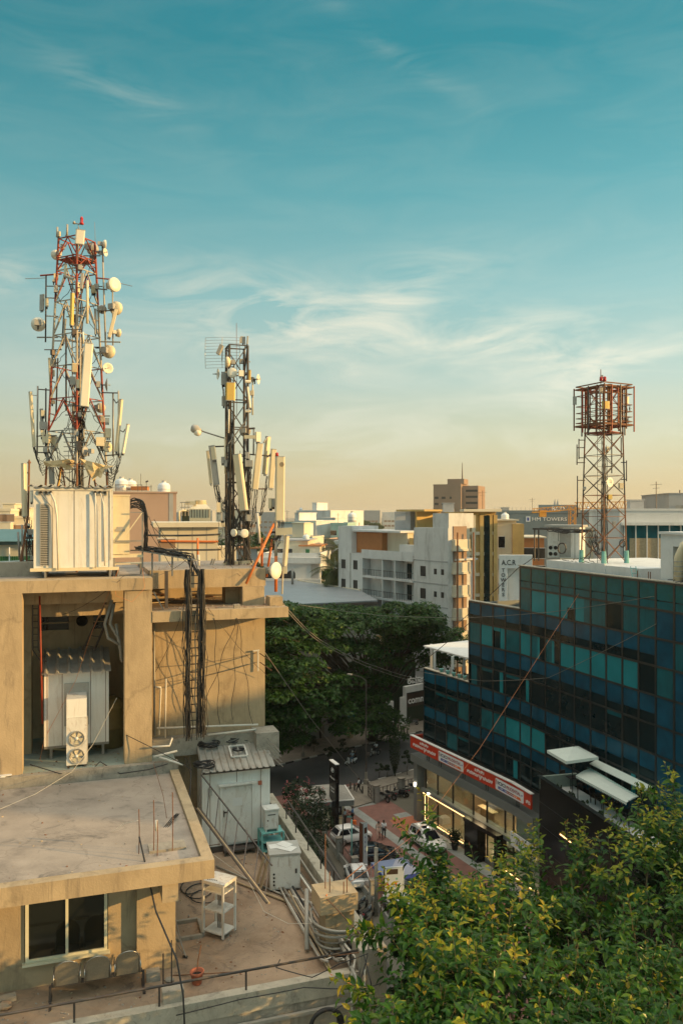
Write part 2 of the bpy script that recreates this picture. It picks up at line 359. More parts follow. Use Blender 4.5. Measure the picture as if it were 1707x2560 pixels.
M['bark']=mat('grey_brown_bark',(0.075,0.06,0.045),0.95,0.3,3.0,(0.03,0.025,0.02),0.5,3.0,0.3,0.4,12)
M['twig']=mat('green_brown_twig',(0.16,0.13,0.06),0.8,0.2,6.0)
# ---- the near building on the left
ZT=19.5
def left_building():
 t=thing('rooftop_building','beige plastered building at the left with open roof terrace, pillars and a windowed rooftop room','building',L(-2,24,0))
 pl,pg=M['plaster'],M['plaster_grey']
 part('base_wall',MB().lbox(-14,6.62,17.1,33,0,ZT-0.05),pg,t)
 part('terrace_floor',MB().lbox(-14,6.4,17.35,26.15,ZT-0.046,ZT),M['terrace'],t)
 b=MB().lbox(-14,6.05,17.08,17.32,ZT-0.3,ZT+0.13); part('front_kerb',b,M['coping'],t)
 part('side_parapet',MB().lbox(6.38,6.66,17.62,28,ZT-0.2,ZT+0.5),M['coping'],t)
 part('corner_pier',MB().lbox(6.08,6.72,17.04,17.6,ZT-3.2,ZT+0.62),pg,t)
 part('parapet_pier',MB().lbox(5.46,6.40,18.1,18.85,ZT+1.0,ZT+1.42).lbox(5.62,6.34,18.2,18.75,ZT,ZT+0.99),pl,t)
 b=MB()
 for u,z in((-0.9,18.7),(1.2,18.55),(2.6,18.75)):b.lbox(u,u+0.09,17.0,17.09,z-4,z)
 b.lbox(-9,6.0,16.98,17.06,18.95,19.02)
 part('wall_pipe',b,M['pvcgrey'],t)
 part('room_wall',MB().lbox(-14,-1.10,18.98,24.85,ZT,21.8).lbox(-1.10,0.68,18.98,24.85,ZT,20.08).lbox(-1.10,0.68,18.98,24.85,21.5,21.8).lbox(0.68,1.3,18.98,24.85,ZT,21.8).lbox(1.3,2.17,18.8,24.85,ZT,21.8).lbox(-1.10,0.68,20.3,24.85,20.08,21.5),pl,t)
 part('room_interior',MB().lbox(-1.09,0.67,19.5,20.28,20.09,21.49),M['void'],t)
 b=MB()
 for a in((-1.08,0.66,20.09,20.15),(-1.08,0.66,21.43,21.49)):b.lbox(a[0],a[1],18.93,19.02,a[2],a[3])
 for u0,u1 in((-1.08,-1.01),(-0.24,-0.18),(0.59,0.66)):b.lbox(u0,u1,18.93,19.02,20.15,21.43)
 w=part('window',b,M['winframe'],t)
 part('sill',MB().lbox(-1.14,0.72,18.86,18.98,20.03,20.085),M['winframe'],w)
 part('pane',MB().lbox(-1.01,-0.24,18.96,18.98,20.15,21.43).lbox(-0.18,0.59,18.965,18.985,20.15,21.43),M['darkglass'],w)
 rs=part('room_roof',MB().lbox(-14,2.68,18.32,24.8,21.8,22.1),M['roofcement'],t)
 part('roof_edge',MB().lbox(-14,2.95,18.05,18.315,21.78,22.2).lbox(2.69,2.95,18.32,24.8,21.78,22.2).lbox(1.8,2.15,18.09,18.78,21.36,21.775),pl,rs)
 part('rebar_stub_base',MB().lbox(1.6,2.45,19.05,19.5,22.1,22.16),M['concrete'],rs)
 part('kerb_strip',MB().lbox(-14,2.95,24.81,25.06,21.8,22.43),M['concrete'],t)
 part('portal_floor',MB().lbox(-14,2.9,25.07,29,22.1,22.39).lbox(-0.2,2.6,25.075,25.9,22.39,22.405),M['greenfloor'],t)
 for u0,u1,v0,v1,z0 in((1.38,2.19,25.12,25.9,22.4),(-2.95,-1.51,25.0,25.75,22.2),(-2.6,-1.37,27.2,27.9,22.39)):
  part('pillar',MB().lbox(u0,u1,v0,v1,z0,27.70),pl,t)
 part('portal_beam',MB().lbox(-14,2.2,25.02,25.88,27.70,28.06),pl,t)
 part('cross_beam',MB().lbox(-14,2.15,27.4,27.7,26.7,27.80).lbox(-14,2.15,26.5,26.75,27.2,27.81),pl,t)
 part('upper_roof',MB().lbox(-14,2.18,25.9,32,27.82,28.05),M['roofcement'],t)
 p0,p1=LV(100,1535,29.0),LV(170,1577,29.0)
 b=MB(); b.lbox(-14,6,29.0,29.3,22.39,27.81); part('rear_wall',b,pl,t)
 for x0,y0,x1,y1 in((98,1538,172,1577),(233,1535,268,1572)):
  a,c=UVZ(LV(x0,y1,28.99)),UVZ(LV(x1,y0,28.99))
  w=part('rear_window',MB().lbox(a[0]-0.05,c[0]+0.05,28.93,28.999,a[2]-0.05,a[2]).lbox(a[0]-0.05,c[0]+0.05,28.93,28.999,c[2],c[2]+0.05).lbox(a[0],c[0],28.94,28.999,(a[2]+c[2])/2-0.02,(a[2]+c[2])/2+0.02),pl,t)
  part('pane',MB().lbox(a[0],c[0],28.96,28.998,a[2],c[2]),M['darkglass'],w)
 c=LV(205,1552,28.99)
 part('exhaust_hole',MB().lathe(c,-VL,[(0,0.17),(0.06,0.19),(0.07,0.15),(0.01,0.15),(0.012,0.0)],20),M['void'],t,True)
 part('wing_wall',MB().lbox(2.0,5.97,26.2,31.5,ZT-0.02,26.68),pl,t)
 part('wing_ledge',MB().lbox(2.2,5.9,25.8,26.19,22.30,22.86).lbox(5.5,6.25,25.35,26.19,22.05,22.92),M['concrete'],t)
 part('wing_slab',MB().lbox(2.2,6.5,25.1,31.5,26.68,27.0),pl,t)
 part('slab_litter',MB().lbox(2.3,6.3,25.5,31.0,27.0,27.012),M['terrace'],t)
 a,b_,c=UVZ(LV(606,1500,26.0))[0],UVZ(LV(660,1500,26.0))[0],UVZ(LV(563,1480,26.9))[0]
 part('deck_pier',MB().lbox(a,b_,25.95,26.7,27.0,27.62),pl,t)
 part('deck_pier',MB().lbox(c,a+0.1,26.85,27.5,27.0,27.62),pl,t)
 part('deck_pier',MB().lbox(2.3,5.9,30.5,30.8,27.0,27.98),pl,t)
 part('deck_beam',MB().lbox(2.21,5.97,26.1,26.4,27.62,28.2),pl,t)
 part('upper_deck',MB().lbox(2.21,5.95,26.41,31.5,27.98,28.18),M['roofcement'],t)
 a,c=UVZ(LV(673,1515,25.6)),UVZ(LV(705,1490,25.6))
 part('pole_plinth',MB().lbox(a[0],c[0],25.5,26.1,27.0,27.30),pl,t)
 part('roof_upstand',MB().lbox(-3.6,-1.05,27.0,27.3,28.05,28.5),pg,t)
 return t
left_building()
def railing(name,pts,z0,zr,lab,lower=False,posts=None):
 t=thing(name,lab,'railing',pts[0])
 part('rail',MB().tube(pts,0.028,8),M['darksteel'],t,True)
 for i in posts:
  p=Vector(i); part('post',MB().cyl(p-ZV*(zr-z0),p,0.024,n=6),M['darksteel'],t)
 return t
zr=ZT+0.55
railing('pipe_railing',[L(-9,17.2,zr),L(6.1,17.2,zr)],ZT+0.1,zr,'rusty black pipe railing along the front edge of the terrace',posts=[L(u,17.2,zr)for u in(-3.4,-1.7,-0.05,1.65,3.5,5.9)])
zr=ZT+1.0
railing('pipe_railing',[L(6.52,18.9,zr-0.05),L(6.56,22.2,zr),L(6.6,25.6,zr+0.05)],ZT+0.5,zr,'rusty pipe railing on the parapet above the alley',posts=[L(6.53,v,zr)for v in(19.2,20.4,21.6,22.9,24.3,25.5)])
# ---- seats, pot, bricks in front of the window
def waiting_bench():
 t=thing('waiting_bench','three-seat perforated steel waiting bench under the window','bench',L(0.0,18.2,ZT))
 u0,v0=-0.52,18.25
 part('beam',MB().lbox(u0,u0+1.9,v0-0.06,v0+0.02,ZT+0.36,ZT+0.42),M['darksteel'],t)
 for k,u in enumerate((u0+0.32,u0+0.95,u0+1.58)):
  b=MB(); n=10; pts=[]
  for i in range(n+1):
   a=math.pi*i/n; pts.append((math.cos(a)*0.245,0.74+math.sin(a)*0.22))
  pts=[(0.245,0.38)]+pts+[(-0.245,0.38)]
  f=lambda x,z,d:L(u+x,v0-0.10-(z-0.38)*0.22+d+0.10*(x/0.245)**2*0.3,ZT+z)
  b.add([f(x,z,0)for x,z in pts]+[f(x,z,0.015)for x,z in pts],[tuple(range(len(pts))),tuple(reversed(range(len(pts),2*len(pts))))])
  s=part('backrest',b,M['perf'],t)
  rim=[f(x,z,0.005)for x,z in pts]
  part('rim',MB().tube(rim,0.016,6),M['chrome'],s,True)
  seat=MB().hexa([L(u-0.24,v0-0.08,ZT+0.42),L(u+0.24,v0-0.08,ZT+0.42),L(u+0.24,v0+0.36,ZT+0.46),L(u-0.24,v0+0.36,ZT+0.46),L(u-0.24,v0-0.08,ZT+0.435),L(u+0.24,v0-0.08,ZT+0.435),L(u+0.24,v0+0.36,ZT+0.475),L(u-0.24,v0+0.36,ZT+0.475)])
  part('seat',seat,M['perf'],t)
  for sx in(-0.27,0.27):
   part('armrest',MB().tube([L(u+sx,v0-0.12,ZT+0.40),L(u+sx,v0-0.17,ZT+0.63),L(u+sx,v0+0.22,ZT+0.64),L(u+sx,v0+0.27,ZT+0.45)],0.016,6),M['chrome'],t,True)
 for u in(u0-0.02,u0+1.92):
  part('leg',MB().bar(L(u,v0-0.02,ZT+0.38),L(u,v0-0.02,ZT+0.03),0.05).bar(L(u,v0-0.28,ZT+0.03),L(u,v0+0.24,ZT+0.03),0.05).lbox(u-0.03,u+0.03,v0-0.3,v0-0.26,ZT,ZT+0.05).lbox(u-0.03,u+0.03,v0+0.22,v0+0.26,ZT,ZT+0.05),M['darksteel'],t)
waiting_bench()
def stones():
 p=L(1.63,18.45,ZT); tag(single('concrete_block',MB().box(p+ZV*0.11,(0.3,0.2,0.22),RL),M['concrete'],None,None),'pale concrete block beside the right end of the steel bench','block')
 def lump(p,r,lab,m='brick',nm='brick_lump'):
  b=bmesh.new(); bmesh.ops.create_icosphere(b,subdivisions=2,radius=r)
  q=MB(); vs=[]
  for v in b.verts:
   d=1+rnd.uniform(-0.18,0.18); vs.append(Vector((v.co.x*d*1.3,v.co.y*d,max(v.co.z*d*0.75,-r*0.6)+r*0.6))+p)
  q.add(vs,[tuple(v.index for v in f.verts)for f in b.faces]); b.free()
  single(nm,q,M[m],lab,'rubble')
 lump(L(-1.45,18.35,ZT),0.12,'pinkish brick lump on the terrace left of the steel bench')
 single('broken_tile',MB().box(L(-1.42,18.62,ZT+0.06),(0.34,0.2,0.1),Matrix.Rotation(TH+0.2,3,'Z')),M['concrete'],'grey broken paving piece behind the pinkish brick lump','rubble')
 lump(L(1.98,18.25,ZT),0.08,'dark stone on the terrace left of the terracotta pot','concrete','stone')
 t=thing('plant_pot','terracotta bucket pot with a dry stick near the railing','pot',L(2.55,18.0,ZT))
 b=L(2.55,18.0,ZT)
 part('pot',MB().lathe(b,ZV,[(0,0.1),(0.02,0.105),(0.22,0.135),(0.22,0.155),(0.28,0.16),(0.28,0.135),(0.2,0.12),(0.2,0)],18),M['terracotta'],t,True)
 part('soil',MB().lathe(b+ZV*0.2,ZV,[(0,0.118),(0.02,0.05),(0.021,0)],14),M['void'],t)
 part('dry_stem',MB().tube([b+ZV*0.2,b+Vector((0.02,0,0.5)),b+Vector((0.09,0.02,0.85))],0.012,5),M['rust'],t)
 t=thing('shelf_rack','white steel rack with three shelves standing alone on the terrace','rack',L(3.35,19.9,ZT))
 o=L(3.38,19.95,0); RR=Matrix.Rotation(R(-28),3,'Z'); ex,ey=RR@Vector((1,0,0)),RR@Vector((0,1,0)); hw=0.30
 pa,pb=LV(470,2385,19.6),0
 for sx in(-1,1):
  for sy in(-1,1):
   part('leg',MB().obox(o,ex,ey,sx*hw-0.025,sx*hw+0.025,sy*0.25-0.025,sy*0.25+0.025,ZT+0.06,ZT+1.32),M['whitebox'],t)
   part('caster',MB().cyl(o+ex*sx*hw+ey*sy*0.25+ZV*0.03-ex*0.02,o+ex*sx*hw+ey*sy*0.25+ZV*0.03+ex*0.02,0.03,n=10),M['rubber'],t)
 for z in(0.12,0.66,1.12):part('shelf',MB().obox(o,ex,ey,-hw,hw,-0.25,0.25,ZT+z,ZT+z+0.03),M['whitebox'],t)
 tp=MB().obox(o,ex,ey,-hw-0.03,hw+0.03,-0.28,0.28,ZT+1.32,ZT+1.40)
 tp=part('top_panel',tp,M['whitebox'],t)
 b=MB()
 for i in range(6):b.cyl(o+ex*(-0.2+i*0.045)+ey*(-0.2+i*0.012)+ZV*(ZT+1.40-0),o+ex*(-0.2+i*0.045)+ey*(-0.2+i*0.012)+ZV*(ZT+1.404),0.016,n=10)
 part('knockout',b,M['void'],tp)
 for k in range(3):part('bracket',MB().obox(o,ex,ey,-0.06+k*0.05,-0.04+k*0.05,0.0,0.03,ZT+0.15,ZT+0.64).obox(o,ex,ey,-0.06+k*0.05,-0.04+k*0.05,0.02,0.05,ZT+0.7,ZT+1.1),M['galv'],t)
stones()
# ---- equipment cabins
def corrugated(c00,c10,c11,c01,n,amp,th=0.012,prof=(0,1,1,0,0,0,0)):
# sheet from four corners (front left, front right, back right, back left), ribs running front to back
 b=MB(); m=n*len(prof); top=[]
 nrm=(c10-c00).cross(c01-c00).normalized()
 if nrm.z<0:nrm=-nrm
 for i in range(m+1):
  t=i/m; h=nrm*(prof[i%len(prof)]*amp)
  top.append((c00.lerp(c10,t)+h,c01.lerp(c11,t)+h))
 vs=[]
 for a,c in top:vs+=[a,c,a-nrm*th,c-nrm*th]
 fs=[]
 for i in range(m):
  j=4*i; k=j+4
  fs+=[(j,k,k+1,j+1),(j+2,j+3,k+3,k+2),(j,j+2,k+2,k),(j+1,k+1,k+3,j+3)]
 fs+=[(0,1,3,2),(4*m,4*m+2,4*m+3,4*m+1)]
 return b.add(vs,fs)
def cabin_low():
 t=thing('equipment_cabin','white cabin with a closed door under a grey ribbed roof on the lower terrace','cabin',L(4.7,25.3,ZT))
 u0,u1,v0,v1,zb,zt=3.66,5.8,24.75,26.14,ZT+0.2,22.0
 part('wall',MB().lbox(u0,u1,v0,v1-0.36,zb,zt),M['shelter'],t)
 s=MB()
 for u in(u0+0.25,u0+1.08,u1-0.3):s.lbox(u-0.008,u+0.008,v0-0.006,v0-0.001,zb if u!=u0+1.08 else zb+1.9,zt-0.02)
 s.lbox(u0,u1,v0-0.006,v0-0.001,zb+0.05,zb+0.07)
 part('panel_joint',s,M['rust'],t)
 d=part('door',MB().lbox(u0+0.62,u0+1.55,v0-0.03,v0-0.002,zb+0.06,zb+1.80),M['whitebox'],t)
 part('door_frame',MB().lbox(u0+0.56,u0+0.615,v0-0.05,v0-0.002,zb+0.05,zb+1.86).lbox(u0+1.555,u0+1.61,v0-0.05,v0-0.002,zb+0.05,zb+1.86).lbox(u0+0.5,u0+1.68,v0-0.12,v0-0.002,zb+1.865,zb+1.93),M['shelter'],d)
 part('handle',MB().lbox(u0+0.66,u0+0.80,v0-0.07,v0-0.031,zb+1.02,zb+1.06).lbox(u0+0.66,u0+0.69,v0-0.05,v0-0.031,zb+0.9,zb+1.1),M['darksteel'],d)
 part('notice',MB().lbox(u0+0.95,u0+1.25,v0-0.034,v0-0.031,zb+1.2,zb+1.45),M['labelwhite'],d)
 part('switch_box',MB().lbox(u1-0.38,u1-0.27,v0-0.06,v0-0.002,zb+1.78,zb+1.9),M['terracotta'],t)
 part('junction_box',MB().lbox(u0+0.2,u0+0.3,v0-0.08,v0-0.007,zb+1.62,zb+1.84),M['greybox'],t)
 r=part('roof',corrugated(L(u0-0.02,v0-0.22,22.08),L(u1+0.12,v0-0.22,22.08),L(u1+0.12,v1-0.02,22.62),L(u0-0.02,v1-0.02,22.62),11,0.045),M['sheet'],t)
 part('roof_edge',MB().bar(L(u0,v0-0.15,22.04),L(u1+0.08,v0-0.15,22.04),0.06,0.05),M['darksteel'],r)
 part('base_frame',MB().lbox(u0,u1,v0+0.02,v0+0.1,ZT,zb).lbox(u0,u1,v1-0.5,v1-0.4,ZT,zb),M['darksteel'],t)
 t=thing('door_step','low dark steel step below the door of the lower cabin','step',L(4.75,24.5,ZT))
 part('tread',MB().lbox(4.3,5.25,24.36,24.66,ZT+0.14,ZT+0.17),M['darksteel'],t)
 for u in(4.3,5.22):
  for v in(24.37,24.63):part('leg',MB().lbox(u,u+0.03,v,v+0.03,ZT,ZT+0.14),M['darksteel'],t)
 f=lambda u,v,d=0:L(u,v,22.08+(v-(v0-0.22))/(v1-v0+0.2)*0.54+0.05+d)
 b=MB(); q=[(4.65,25.1),(5.15,25.1),(5.15,25.65),(4.65,25.65)]
 for i in range(4):b.bar(f(*q[i]),f(*q[(i+1)%4]),0.05,0.04)
 single('hatch_frame',b,M['whitebox'],'pale square frame lying on the ribbed cabin roof','frame')
 b=MB(); c=f(4.92,25.4)
 for k in range(5):b.tube([c+Vector((math.cos(a)*(0.15+0.01*k),math.sin(a)*(0.13+0.01*k),0.01*k+rnd.uniform(0,0.01)))for a in[2*math.pi*i/16 for i in range(17)]],0.012,5)
 single('cable_coil',b,M['cable'],'small black cable coil inside the square frame on the cabin roof','cable coil')
 for(u,v,r,n,lab)in((4.0,25.75,0.26,9,'largest black cable coil heaped at the back left of the ribbed roof'),(4.75,25.9,0.2,6,'black cable coil at the middle of the ribbed roof, against the ledge'),(5.25,25.95,0.16,5,'black cable coil standing nearest the right end of the ledge'),(3.72,24.75,0.27,9,'dark green-black cable coil on the front left corner of the ribbed roof')):
  b=MB(); c=f(u,v,0.01)
  for k in range(n):
   rr=r*rnd.uniform(0.7,1.1); ox,oy=rnd.uniform(-0.05,0.05),rnd.uniform(-0.04,0.04)
   b.tube([c+Vector((ox+math.cos(a)*rr*1.2,oy+math.sin(a)*rr*0.75,0.018*k+0.03*math.sin(a*2+k)))for a in[2*math.pi*i/18 for i in range(19)]],0.016,5)
  single('cable_coil',b,M['cable'],lab,'cable coil','black cable coils on the cabin roof')
cabin_low()
def cabin_mid():
 t=thing('equipment_cabin','white cabin with a six-rib sheet roof standing between the two big pillars','cabin',L(0,27,22.4))
 u0,u1,v0,v1,zb,zt=-0.96,0.96,26.3,28.0,22.82,25.12
 part('wall',MB().lbox(u0,u1,v0,v1,zb,zt),M['shelter'],t)
 s=MB()
 for u in(u0+0.09,u0+0.53,u1-0.55,u1-0.1):s.lbox(u-0.008,u+0.008,v0-0.006,v0-0.001,zb,zt)
 part('panel_joint',s,M['rust'],t)
 part('duct_frame',MB().lbox(-0.37,0.36,v0-0.05,v0-0.007,zb+0.6,zb+1.92),M['greybox'],t)
 part('roof',corrugated(L(u0-0.06,v0-0.25,25.1),L(u1+0.06,v0-0.25,25.1),L(u1+0.06,v1+0.1,25.52),L(u0-0.06,v1+0.1,25.52),6,0.07,prof=(0,0,1,1,0,0,0,0)),M['sheet'],t)
 for u in(-0.8,0.75):
  for v in(v0+0.12,v1-0.2):part('leg',MB().lbox(u,u+0.08,v,v+0.08,22.4,zb-0.081),M['galv'],t)
 part('base_rail',MB().lbox(u0,u1,v0+0.02,v0+0.1,zb-0.08,zb-0.002),M['galv'],t)
 t=thing('condenser_unit','tall white air conditioner with two round fans in front of the pillar-level cabin','air conditioner',L(0.0,25.3,22.4))
 a,c=UVZ(LV(166,1913,25.28))[0],UVZ(LV(217,1913,25.28))[0]; z0=22.47
 part('casing',MB().lbox(a,c,25.3,25.62,z0,z0+1.42),M['whitebox'],t)
 part('duct_hood',MB().lbox(a,c,25.32,26.24,z0+1.425,z0+1.98),M['shelter'],t)
 part('side_panel',MB().lbox(c+0.002,c+0.03,25.33,25.6,z0+0.05,z0+1.38),M['greybox'],t)
 for zc in(z0+0.27,z0+0.8):
  o=L((a+c)/2,25.295,zc)
  fn=part('fan',MB().lathe(o,-VL,[(0,0.225),(0.03,0.235),(0.035,0.215),(0.005,0.21)],24),M['greybox'],t,True)
  part('fan_back',MB().lathe(o,-VL,[(0,0.21),(0.003,0.0)],24),M['void'],fn)
  b=MB()
  for k in range(5):
   th=2*math.pi*k/5+zc; p=lambda r,tt,d:o-VL*d+UL*(r*math.cos(tt))+ZV*(r*math.sin(tt))
   b.quad(p(0.04,th,0.02),p(0.19,th-0.15,0.012),p(0.19,th+0.65,0.028),p(0.04,th+0.8,0.03))
  part('blade',b,M['cream'],fn)
  part('hub',MB().lathe(o,-VL,[(0.006,0.055),(0.04,0.05),(0.042,0)],16),M['whitebox'],fn,True)
  g=MB()
  for r in(0.07,0.12,0.17,0.21):g.tube([o-VL*0.036+UL*(r*math.cos(q))+ZV*(r*math.sin(q))for q in[2*math.pi*i/24 for i in range(25)]],0.003,4)
  part('guard',g,M['galv'],fn)
 for u in(a+0.03,c-0.08):part('foot',MB().lbox(u,u+0.05,25.26,25.66,22.405,z0),M['darksteel'],t)
 c=L(1.05,27.4,22.39)
 t=thing('drum_tank','dark olive round tank behind the right pillar','tank',c)
 part('shell',MB().lathe(c,ZV,[(0,0.46),(0.05,0.48),(0.6,0.48),(0.63,0.5),(0.68,0.48),(1.25,0.48),(1.3,0.5),(1.34,0.48),(1.45,0.44),(1.62,0.2),(1.65,0.0)],28),M['drum'],t,True)
 part('pipe',MB().tube([c+Vector((-0.42,-0.3,0.9)),c+Vector((-0.42,-0.3,1.95)),c+Vector((-0.35,-0.3,2.0))],0.03,8),M['cream'],t,True)
cabin_mid()
def cabin_top():
 z0=28.36; v0=26.0
 u0,u1=UVZ(LV(84,1300,v0))[0],UVZ(LV(281,1300,v0))[0]; zt=UVZ(LV(180,1218,v0))[2]
 t=thing('equipment_shelter','large white panelled shelter on steel beams in front of the tallest mast','shelter',L((u0+u1)/2,27,28.06))
 part('wall',MB().lbox(u0,u1,v0,v0+2.4,z0,zt),M['shelter'],t)
 b=MB(); um=(u0+u1)/2+0.02
 b.lbox(um-0.008,um+0.008,v0-0.006,v0-0.001,z0,zt)
 part('panel_joint',b,M['darksteel'],t)
 b=MB(); k=0
 u=u0+0.12
 while u<u1-0.05:
  if abs(u-um)>0.05:b.lbox(u-0.003,u+0.003,v0-0.003,v0-0.001,z0+0.12,zt-0.05)
  u+=0.3
 part('panel_groove',b,M['creamwhite'],t)
 part('roof',corrugated(L(u0-0.15,v0-0.2,zt+0.02),L(u1+0.1,v0-0.2,zt+0.02),L(u1+0.1,v0+2.5,zt+0.1),L(u0-0.15,v0+2.5,zt+0.1),9,0.05,prof=(0,.3,.85,1,.85,.3,0,-.3,-.5,-.3)),M['sheet'],t)
 part('eave_trim',MB().lbox(u0,u1,v0-0.05,v0-0.007,zt-0.1,zt-0.005),M['whitebox'],t)
 part('corner_trim',MB().lbox(u1-0.09,u1+0.02,v0-0.02,v0-0.007,z0,zt-0.11),M['whitebox'],t)
 a,c=UVZ(LV(100,1414,v0)),UVZ(LV(123,1259,v0))
 g=part('grille',MB().lbox(a[0],c[0],v0-0.06,v0-0.008,a[2],c[2]),M['greybox'],t)
 b=MB()
 n=34
 for i in range(n):z=a[2]+0.03+(c[2]-a[2]-0.06)*i/n; b.lbox(a[0]+0.02,c[0]-0.02,v0-0.066,v0-0.061,z,z+0.022)
 part('louvre',b,M['void'],g)
 part('entry_plate',MB().lbox(*[UVZ(LV(96,1230,v0))[0],UVZ(LV(130,1230,v0))[0]],v0-0.04,v0-0.008,UVZ(LV(96,1237,v0))[2],UVZ(LV(96,1226,v0))[2]),M['greybox'],t)
 part('entry_plate',MB().lbox(*[UVZ(LV(233,1230,v0))[0],UVZ(LV(268,1230,v0))[0]],v0-0.04,v0-0.008,UVZ(LV(233,1238,v0))[2],UVZ(LV(233,1227,v0))[2]),M['greybox'],t)
 for px in(102,115,127,238,250,262):part('cable_gland',MB().lathe(LV(px,1231,v0-0.041),-VL,[(0,0.045),(0.03,0.04),(0.031,0)],12),M['void'],t)
 pv=v0-0.12
 for pts,r,m in(([(127,1232),(137,1255),(142,1288),(146,1425)],0.03,'pvc'),([(102,1233),(132,1270),(131,1420)],0.018,'pvcgrey'),([(238,1232),(239,1280),(239,1420)],0.024,'pvc'),([(251,1232),(259,1262),(262,1415)],0.022,'pvc'),([(258,1228),(275,1226),(276,1400)],0.018,'pvc')):
  part('conduit',MB().tube([LV(x,y,pv)for x,y in pts],r,8),M[m],t,True)
 part('floor_beam',MB().lbox(u0-0.1,u1+0.2,v0-0.05,v0+0.05,z0-0.1,z0-0.002).lbox(u0-0.1,u1+0.2,v0+2.2,v0+2.3,z0-0.1,z0-0.002),M['cream'],t)
 for u in(u0+0.3,u1-0.1,u1+0.15):part('support',MB().lbox(u,u+0.06,v0-0.03,v0+2.2,28.06,z0-0.102),M['galv'],t)
 a,c=UVZ(LV(283,1386,26.2)),UVZ(LV(324,1240,26.2))
 t=thing('outdoor_cabinet','cream outdoor cabinet right against the side of the big shelter','cabinet',L(a[0],26.4,28.4))
 part('case',MB().lbox(a[0],c[0],26.2,26.8,a[2],c[2]),M['cream'],t)
 part('top',MB().lbox(a[0]-0.02,c[0]+0.02,26.17,26.83,c[2],c[2]+0.04),M['cream'],t)
 part('vent',MB().lbox(a[0]+0.06,a[0]+0.36,26.18,26.198,a[2]+0.72,a[2]+0.80).lbox(a[0]+0.12,a[0]+0.30,26.18,26.198,a[2]+0.805,a[2]+0.87),M['greybox'],t)
 t=thing('steel_platform','yellowed steel platform frame carrying the cream cabinet','platform',L(a[0],26.3,28.1))
 zf=a[2]-0.02
 ue=UVZ(LV(358,1400,26.15))[0]
 part('deck_frame',MB().lbox(a[0]-0.05,ue,26.1,26.16,zf-0.08,zf).lbox(a[0]-0.05,ue,26.84,26.9,zf-0.08,zf).lbox(a[0]-0.05,ue,26.161,26.839,zf-0.3,zf-0.27),M['cream'],t)
 for u in(a[0],ue-0.05):
  for v in(26.1,26.85):part('leg',MB().lbox(u,u+0.05,v,v+0.05,28.06,zf-0.081),M['galv'],t)
 part('post',MB().lbox(ue-0.05,ue,26.1,26.15,zf,zf+1.75),M['galv'],t)
 part('diagonal',MB().bar(L(a[0]+0.25,26.08,zf+0.45),L(ue-0.03,26.08,zf+1.35),0.05,0.03),M['cream'],t)
 part('crossbar',MB().lbox(a[0]+0.05,ue,26.05,26.08,zf+0.42,zf+0.46).lbox(c[0]+0.02,ue,26.05,26.08,zf+1.33,zf+1.36),M['galv'],t)
 part('rail',MB().lbox(c[0]+0.02,ue,26.1,26.14,zf+0.12,zf+0.16),M['darksteel'],t)
cabin_top()
# ---- cable ladder down the wall and over to the masts
def cable_ladder():
 v=25.02
 xs=[UVZ(LV(x,1600,v))[0]for x in(471,500)]; z0=UVZ(LV(485,1835,v))[2]; z1=28.25
 t=thing('cable_ladder','vertical cable ladder thick with black cables down the beige wing wall','cable ladder',L(xs[0],v,z0))
 for u in xs:part('rail',MB().lbox(u-0.02,u+0.02,v,v+0.04,z0,z1),M['darksteel'],t)
 z=z0+0.15
 while z<z1-0.1:
  part('rung',MB().lbox(xs[0]+0.021,xs[1]-0.021,v+0.005,v+0.035,z,z+0.03),M['darksteel'],t); z+=0.25
 for u0,n,sp in((xs[0]-0.02,18,0.065),(xs[1]+0.02,24,0.085)):
  for k in range(n):
   uu=u0+rnd.uniform(-sp,sp); vv=v-0.03-rnd.random()*0.12; pts=[]; zz=z1+0.05
   while zz>z0-0.2:
    uu+=rnd.gauss(0,.018); pts.append(L(uu+rnd.uniform(-0.03,0.03),vv+rnd.uniform(-0.015,0.015),zz)); zz-=rnd.uniform(.22,.5)
   part('cable',MB().tube(pts,rnd.uniform(0.010,0.019),5),M['cable']if rnd.random()<0.85 else M['greycable'],t)
 for k in range(14):
  uu=rnd.choice(xs)+rnd.uniform(-0.08,0.08); a=rnd.uniform(z0+0.1,z1-1.5)
  s=rnd.choice((-1,1))*rnd.uniform(0.08,0.16)
  part('loose_cable',MB().tube([L(uu+s*math.sin(math.pi*i/8),v-0.1,a+0.14*i)for i in range(9)],0.008,5),M['cable'],t)
 a,c=LV(345,1375,26.3),LV(489,1400,25.25)
 t=thing('cable_tray','horizontal tray piled with black cables between the platform and the ladder top','cable tray',a)
 part('tray',MB().bar(a,c,0.3,0.03),M['galv'],t)
 for k in range(14):
  d=Vector((rnd.uniform(-0.12,0.12),rnd.uniform(-0.12,0.12),0.04+rnd.random()*0.12))
  pts=[a.lerp(c,i/10)+d+Vector((0,0,rnd.uniform(-0.03,0.03)))for i in range(11)]
  pts[-1]=L((xs[0]+xs[1])/2+rnd.uniform(-0.18,0.18),v-0.05,28.1)
  part('cable',MB().tube(pts,rnd.uniform(0.012,0.02),5),M['cable'],t)
 for q in(0.25,0.6):part('leg',MB().bar(a.lerp(c,q)-ZV*0.01,Vector((a.lerp(c,q).x,a.lerp(c,q).y,28.05)),0.05),M['galv'],t)
cable_ladder()
